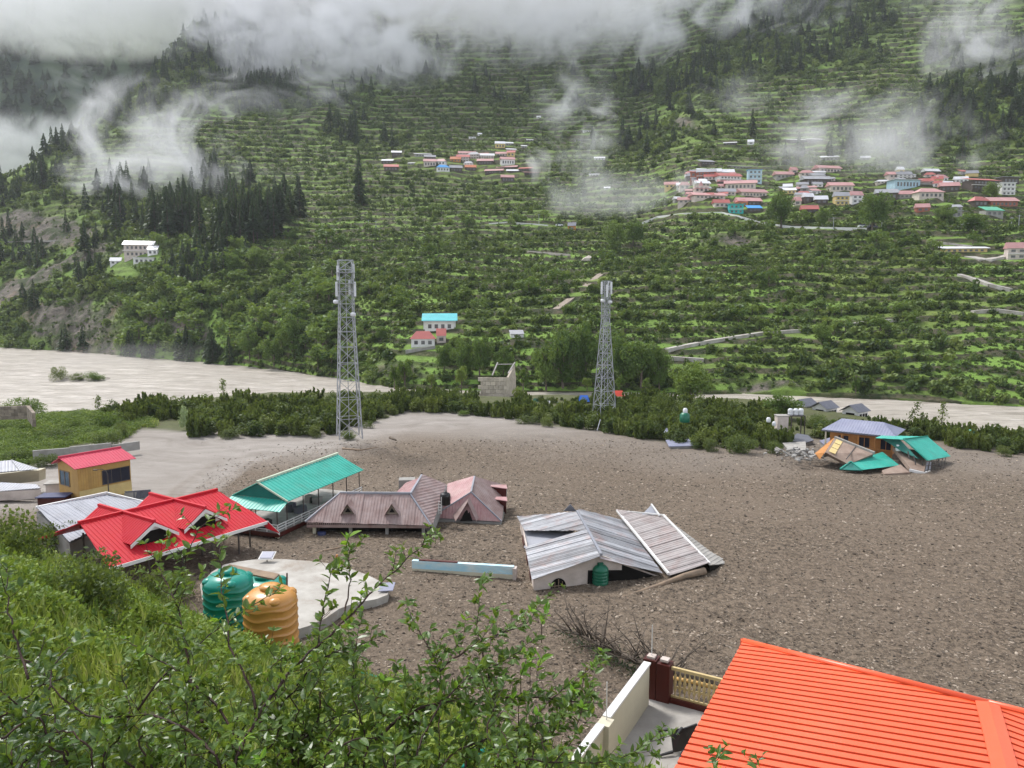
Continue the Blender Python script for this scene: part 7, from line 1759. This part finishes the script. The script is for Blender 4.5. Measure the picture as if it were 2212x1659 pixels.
# sight-line guides for the main stems: (pixel path), distance at the start, distance at the end, radius
ST = [
 ('m', [(222, 1659), (251, 1600), (279, 1550), (273, 1499), (260, 1439)], 3.2, 3.6, 9),
 ('m', [(511, 1654), (536, 1585), (571, 1531), (635, 1439), (698, 1385), (772, 1312), (816, 1267), (864, 1223), (911, 1178), (942, 1152)], 3.1, 4.6, 12),
 ('m', [(476, 1659), (441, 1610), (381, 1562), (317, 1546), (240, 1547), (190, 1546), (136, 1505), (76, 1439), (32, 1420), (-20, 1410)], 3.1, 3.7, 10),
 ('m', [(514, 1610), (476, 1537), (422, 1480), (368, 1442), (310, 1405), (270, 1381)], 3.3, 3.9, 8),
 ('m', [(444, 1578), (422, 1515), (409, 1445), (393, 1350), (374, 1286), (346, 1229), (330, 1195)], 3.4, 4.3, 10),
 ('m', [(295, 1534), (368, 1445), (406, 1410), (451, 1375), (539, 1312), (603, 1277)], 3.5, 4.4, 7),
 ('m', [(555, 1531), (533, 1464), (501, 1413), (492, 1343), (482, 1286), (476, 1223), (473, 1172)], 3.4, 4.2, 8),
 ('l', [(60, 1470), (41, 1404), (22, 1337), (13, 1277), (17, 1229)], 3.0, 3.4, 7),
 ('l', [(105, 1490), (114, 1439), (150, 1400), (190, 1366)], 3.2, 3.6, 5),
 ('l', [(146, 1659), (111, 1610), (90, 1560), (60, 1540), (10, 1500), (-20, 1490)], 3.0, 3.2, 8),
 ('l', [(146, 1659), (120, 1570), (105, 1502), (80, 1450)], 3.0, 3.4, 7),
 ('l', [(0, 1600), (50, 1560), (110, 1540), (180, 1500)], 2.9, 3.2, 6),
 ('l', [(30, 1659), (20, 1600), (-10, 1540)], 2.9, 3.1, 7),
 ('m', [(390, 1657), (378, 1594), (372, 1540)], 3.3, 3.6, 7),
 ('m', [(374, 1286), (393, 1239), (409, 1185), (430, 1145), (455, 1120), (490, 1092)], 4.2, 4.5, 5),
 ('r', [(632, 1648), (686, 1562), (689, 1451), (686, 1388), (699, 1305), (715, 1239), (722, 1215)], 3.5, 4.4, 8),
 ('r', [(740, 1330), (753, 1277), (756, 1229), (753, 1180)], 4.1, 4.5, 6),
 ('r', [(813, 1594), (864, 1553), (959, 1515), (1038, 1512), (1133, 1505), (1229, 1515), (1300, 1520)], 3.4, 4.4, 11),
 ('r', [(895, 1659), (911, 1594), (949, 1521), (949, 1451), (911, 1372), (886, 1324), (878, 1300)], 3.3, 4.1, 8),
 ('r', [(949, 1451), (991, 1413), (1070, 1372), (1133, 1350), (1160, 1315), (1180, 1290)], 3.8, 4.7, 7),
 ('r', [(959, 1512), (1022, 1458), (1102, 1420), (1159, 1375)], 3.6, 4.4, 6),
 ('r', [(1057, 1467), (1040, 1400), (1032, 1356), (1035, 1290), (1038, 1251)], 4.0, 4.5, 6),
 ('r', [(949, 1657), (949, 1562), (952, 1510)], 3.4, 3.6, 7),
 ('r', [(1102, 1659), (1133, 1585), (1178, 1524), (1229, 1477), (1276, 1445), (1310, 1425)], 3.6, 4.6, 7),
 ('r', [(949, 1657), (1038, 1604), (1133, 1572), (1229, 1537), (1275, 1500)], 3.3, 4.2, 7),
 ('r', [(1120, 1652), (1200, 1650), (1296, 1645), (1349, 1634), (1402, 1604), (1459, 1586)], 3.4, 4.4, 7),
 ('r', [(1190, 1659), (1238, 1594), (1262, 1515), (1290, 1440)], 3.6, 4.3, 6),
 ('r', [(753, 1642), (778, 1546), (768, 1451), (772, 1372), (780, 1340)], 3.5, 4.2, 6),
 ('r', [(560, 1560), (594, 1537), (673, 1451), (740, 1400)], 3.5, 4.0, 7),
 ('r', [(700, 1659), (760, 1600), (813, 1594)], 3.2, 3.4, 10),
 ('r', [(600, 1659), (640, 1600), (700, 1560), (800, 1520), (860, 1450)], 3.4, 4.0, 7),
 ('r', [(850, 1640), (900, 1560), (1000, 1480), (1080, 1440)], 3.4, 4.1, 7),
 ('r', [(640, 1480), (700, 1420), (760, 1400), (830, 1372)], 3.8, 4.2, 6),
 ('r', [(1530, 1700), (1545, 1655), (1552, 1625)], 3.8, 4.0, 4),
 ('r', [(1630, 1710), (1636, 1660), (1634, 1640)], 3.8, 4.0, 3),
 ('m', [(330, 1659), (300, 1600), (340, 1560), (400, 1520), (470, 1500)], 3.2, 3.6, 7),
 ('m', [(560, 1659), (600, 1590), (600, 1520), (580, 1450), (640, 1400)], 3.4, 3.9, 7),
 ('l', [(200, 1659), (180, 1600), (130, 1580), (60, 1600), (0, 1640)], 3.0, 3.1, 7),
 ('l', [(-20, 1560), (40, 1520), (90, 1480), (150, 1460)], 3.1, 3.4, 6),
]
gx_ = random.Random(44)
for k in range(34):
    x0 = gx_.uniform(-20, 1220); key_ = 'l' if x0 < 280 else 'm' if x0 < 620 else 'r'; H_ = gx_.uniform(110, 330)*(1.0 if 350 < x0 < 1150 else .75); dx_ = gx_.gauss(25, 70)
    pp = [(x0, 1662)]
    for j in range(1, 6): pp.append((x0+dx_*(j/5)**1.2+gx_.gauss(0, 9), 1662-H_*j/5+gx_.gauss(0, 7)))
    d0_ = gx_.uniform(3.1, 3.7); ST.append((key_, pp, d0_, d0_+gx_.uniform(.2, .9), gx_.uniform(4, 8)))
ROOT = {'l': (P(60, 1800, 2.9), 'leafy twiggy shrub with large leaves in the lower corner of the near slope'),
        'm': (P(480, 1800, 3.1), 'tall dark stemmed shrub in front of the green and ochre tanks'),
        'r': (P(900, 1800, 3.3), 'wide spreading shrub whose twigs reach over the mud towards the terrace')}
gl_ = random.Random(99); nl = np.random.RandomState(99)
TH = {}; LV = {}
for k, (rp_, lb) in ROOT.items():
    gzv = gz(rp_.x, rp_.y); TH[k] = thing('shrub', lb, 'shrub', (rp_.x, rp_.y, gzv)); LV[k] = []
def add_leaves(key, p, d, L, n, young=False):
    for j in range(n):
        a = gl_.random()*6.28; side = d.cross(UP); side = side.normalized() if side.length > .1 else Vector((1, 0, 0)); upv = side.cross(d)
        ld = (d*gl_.uniform(.1, .8)+side*math.cos(a)+upv*math.sin(a)*.7+UP*.15).normalized()
        nr = (UP+Vector((gl_.gauss(0, .45), gl_.gauss(0, .45), 0)))
        yv = nr.cross(ld).normalized(); zv = ld.cross(yv).normalized()
        s = L*gl_.uniform(.65, 1.2)
        LV[key].append((p, ld, yv, zv, s, young))
def grow(key, path, r0, leafd, depth=0):
    """a stem with leaves and side shoots"""
    mb = MB(); n = len(path); rad = [max(r0*(1-.75*i/(n-1)), .0013) for i in range(n)]
    mb.tube(path, rad, 6 if depth == 0 else 4)
    tot = 0
    for i in range(n-1):
        a, b = path[i], path[i+1]; seg = (b-a); d = seg.normalized(); m_ = max(1, int(seg.length/leafd))
        for j in range(m_):
            p = a+seg*((j+gl_.random())/m_); u = (i+j/m_)/(n-1)
            if depth > 0 or u > .18: add_leaves(key, p, d, .062 if depth == 0 else .056, 1 if gl_.random() < (.6+.5*u) else 0, False)
            if depth == 0 and gl_.random() < .27:
                L = gl_.uniform(.05, .19)*(1.15-.5*u); sdv = d.cross(Vector((gl_.gauss(0, 1), gl_.gauss(0, 1), gl_.gauss(0, 1)))).normalized()
                e = (sdv+d*.7+UP*.35).normalized(); q1 = p+e*L*.5; q2 = q1+(e+UP*.3+Vector((gl_.gauss(0, .2),)*3)).normalized()*L*.5
                tw = grow(key, [p, q1, q2], r0*.28, .022, 1); mb.add(tw.v, tw.f)
    if depth == 0 or gl_.random() < .8: add_leaves(key, path[-1], (path[-1]-path[-2]).normalized(), .045, 4, gl_.random() < .10)
    return mb
for (key, pts, d0, d1, w) in ST:
    n = len(pts); dd_ = [d0+(d1-d0)*i/(n-1) for i in range(n)]
    ctl = [P(x, y, dd_[i]) for i, (x, y) in enumerate(pts)]
    if pts[0][1] > 1640:                                       # carry the stem on down to the root
        r_ = TH[key].location; ctl = [Vector(r_)+Vector((gl_.gauss(0, .05), gl_.gauss(0, .05), -.05)), ctl[0].lerp(Vector(r_), .45)+Vector((gl_.gauss(0, .03), 0, 0))]+ctl
    path = []
    for i in range(len(ctl)-1):
        p0, p1, p2, p3 = ctl[max(i-1, 0)], ctl[i], ctl[i+1], ctl[min(i+2, len(ctl)-1)]
        for s_ in range(4):
            t_ = s_/4; path.append(.5*((2*p1)+(p2-p0)*t_+(2*p0-5*p1+4*p2-p3)*t_*t_+(3*p1-p0-3*p2+p3)*t_**3))
    path.append(ctl[-1])
    path = [p+Vector((gl_.gauss(0, .004), gl_.gauss(0, .004), gl_.gauss(0, .004))) for p in path]
    mb = grow(key, path, w*.0009, .0165); mb.build('branch', twigbark, TH[key], True)
# the yellow-green fresh shoots
for (x, y, Y, key) in ((1125, 1460, 4.2, 'r'), (1145, 1440, 4.3, 'r'), (1160, 1450, 4.3, 'r'), (748, 1178, 4.5, 'r'), (1170, 1350, 4.6, 'r'), (1120, 1525, 4.0, 'r'), (1175, 1610, 4.0, 'r'), (1200, 1650, 3.9, 'r'), (1010, 1575, 3.8, 'r')):
    p = P(x, y, Y); e = p+Vector((.03, .0, .09)); mb = MB(); mb.tube([p-UP*.12, p, e], [.003, .0025, .0015], 4); mb.build('shoot', twigbark, TH[key], True)
    for j in range(7): add_leaves(key, p.lerp(e, j/7), Vector((.2, 0, 1)).normalized(), .075, 1, True)
for key, lv in LV.items():
    print('LEAVES', key, len(lv))
    org = ORG[TH[key]]; lv.sort(key=lambda q: (q[0]-Vector((0, 0, CAMZ))).length/q[4])
    for (p, x_, y_, z_, s, yg) in lv[:295]:
        o = link('leaf', leafy if yg else (leaf1 if gl_.random() < .6 else leaf2), TH[key])
        m4 = Matrix((x_, y_, z_)).transposed().to_4x4(); m4 = Matrix.Translation(p-org) @ m4 @ Matrix.Scale(s, 4); o.matrix_local = m4
    for yg, mt in ((False, F_leaf), (True, F_young)):
        rest = [q for q in lv[295:] if q[5] == yg]
        if not rest: continue
        X = np.array([tuple(q[1]) for q in rest]); Yv = np.array([tuple(q[2]) for q in rest]); Z = np.array([tuple(q[3]) for q in rest]); S_ = np.array([q[4] for q in rest]); Pp = np.array([tuple(q[0]-org) for q in rest])
        n = len(rest); src = np.where((nl.rand(n) < .6)[:, None, None], leaf_src[0][None], leaf_src[1][None])*S_[:, None, None]
        V = Pp[:, None]+src[..., 0:1]*X[:, None]+src[..., 1:2]*Yv[:, None]+src[..., 2:3]*Z[:, None]
        Fc = (leaf_faces[None]+(np.arange(n)*15)[:, None, None]).reshape(-1, 4)
        o = link('leaves' if not yg else 'young_leaves', npmesh('leaves', V.reshape(-1, 3), Fc, [mt]), TH[key]); o['kind'] = 'stuff'
# ================================================================== AIR
def haze_box():
    mb = MB(); mb.hexa([(-1500, -60, -12), (1500, -60, -12), (1500, 2100, -12), (-1500, 2100, -12)], [(-1500, -60, 900), (1500, -60, 900), (1500, 2100, 900), (-1500, 2100, 900)])
    m = bpy.data.materials.new('haze'); m.use_nodes = True; nt = m.node_tree; nt.nodes.remove(nt.nodes['Principled BSDF'])
    v = nt.nodes.new('ShaderNodeVolumePrincipled'); v.inputs['Density'].default_value = .00008; v.inputs['Color'].default_value = (.90, .94, 1.0, 1); v.inputs['Anisotropy'].default_value = .1
    nt.links.new(v.outputs[0], nt.nodes['Material Output'].inputs['Volume'])
    o = mb.build('haze', m); tag(o, kind='stuff'); return o
haze_box()
m = bpy.data.materials.new('mist'); m.use_nodes = True; nt = m.node_tree; nt.nodes.remove(nt.nodes['Principled BSDF'])
v = nt.nodes.new('ShaderNodeVolumePrincipled'); v.inputs['Color'].default_value = (.99, .99, 1.0, 1); v.inputs['Anisotropy'].default_value = .0
oc = _n(nt, 'ShaderNodeTexCoord').outputs['Object']
ln = _n(nt, 'ShaderNodeVectorMath', operation='LENGTH'); nt.links.new(oc, ln.inputs[0])
nz = noise(nt, .019, 8, .62, pos(nt, (1, .6, 1.35)), 1.6)
oi = _n(nt, 'ShaderNodeObjectInfo'); sp_ = _n(nt, 'ShaderNodeSeparateColor'); nt.links.new(oi.outputs['Color'], sp_.inputs[0])
def mth(op, a, b=None, c=None):
    n = _n(nt, 'ShaderNodeMath', operation=op)
    for i, x in enumerate((a, b, c)):
        if x is None: continue
        if isinstance(x, bpy.types.NodeSocket): nt.links.new(x, n.inputs[i])
        else: n.inputs[i].default_value = x
    return n.outputs[0]
fall = mth('SUBTRACT', 1.0, ln.outputs['Value'])                       # 1 in the middle, 0 at the skin
s1 = mth('ADD', mth('MULTIPLY', fall, .60), mth('MULTIPLY', nz, 3.0))
s2 = mth('SUBTRACT', s1, mth('MULTIPLY_ADD', sp_.outputs[1], 2.0, .47))                                # g: how ragged
s3 = mth('MULTIPLY', s2, 1.7); s3 = mth('MAXIMUM', s3, 0.0); s3 = mth('MINIMUM', s3, 1.0)
edge = mth('MINIMUM', mth('MULTIPLY', fall, 5.0), 1.0); edge = mth('MAXIMUM', edge, 0.0)
nt.links.new(mth('MULTIPLY', mth('MULTIPLY', s3, edge), mth('MULTIPLY', sp_.outputs[0], .13)), v.inputs['Density'])
nt.links.new(v.outputs[0], nt.nodes['Material Output'].inputs['Volume'])
import bmesh
bm = bmesh.new(); bmesh.ops.create_icosphere(bm, subdivisions=3, radius=1); mist_me = bpy.data.meshes.new('mist'); bm.to_mesh(mist_me); bm.free(); mist_me.materials.append(m)
MIST = [(1050, -85, 930, 1000, 170, 110, .12, .34), (190, 5, 930, 430, 120, 80, .13, .38), (40, 345, 790, 240, 105, 60, .14, .45), (210, 190, 860, 150, 60, 40, .07, .62),
        (690, 95, 850, 340, 175, 90, .24, .55), (590, 200, 730, 200, 120, 50, .11, .70), (340, 335, 560, 240, 170, 50, .26, .58), (450, 235, 700, 180, 90, 40, .08, .7),
        (870, 110, 860, 190, 120, 60, .14, .68), (1210, 70, 880, 330, 120, 100, .16, .62), (1210, 215, 740, 150, 140, 50, .12, .70), (1240, 330, 590, 130, 190, 40, .15, .64),
        (1330, 425, 455, 210, 80, 35, .16, .60), (1500, 45, 830, 380, 110, 90, .18, .62), (1890, 310, 475, 300, 130, 45, .16, .60), (1690, 375, 425, 140, 80, 30, .11, .70),
        (2110, 110, 640, 190, 140, 50, .16, .62), (1590, 215, 610, 130, 80, 40, .09, .70), (520, 395, 520, 230, 80, 35, .08, .7), (2140, 0, 720, 220, 80, 60, .12, .66), (330, 768, 300, 220, 34, 40, .02, .4)]
for (px, row, Y, rx, rz, ry, d, thr) in MIST:
    p = P(px, row, Y); k = Y/FOC; o = link('mist', mist_me, None, tuple(p)); o.scale = (rx*k, ry, rz*k); o.color = (d, thr, 0, 1); tag(o, kind='stuff')
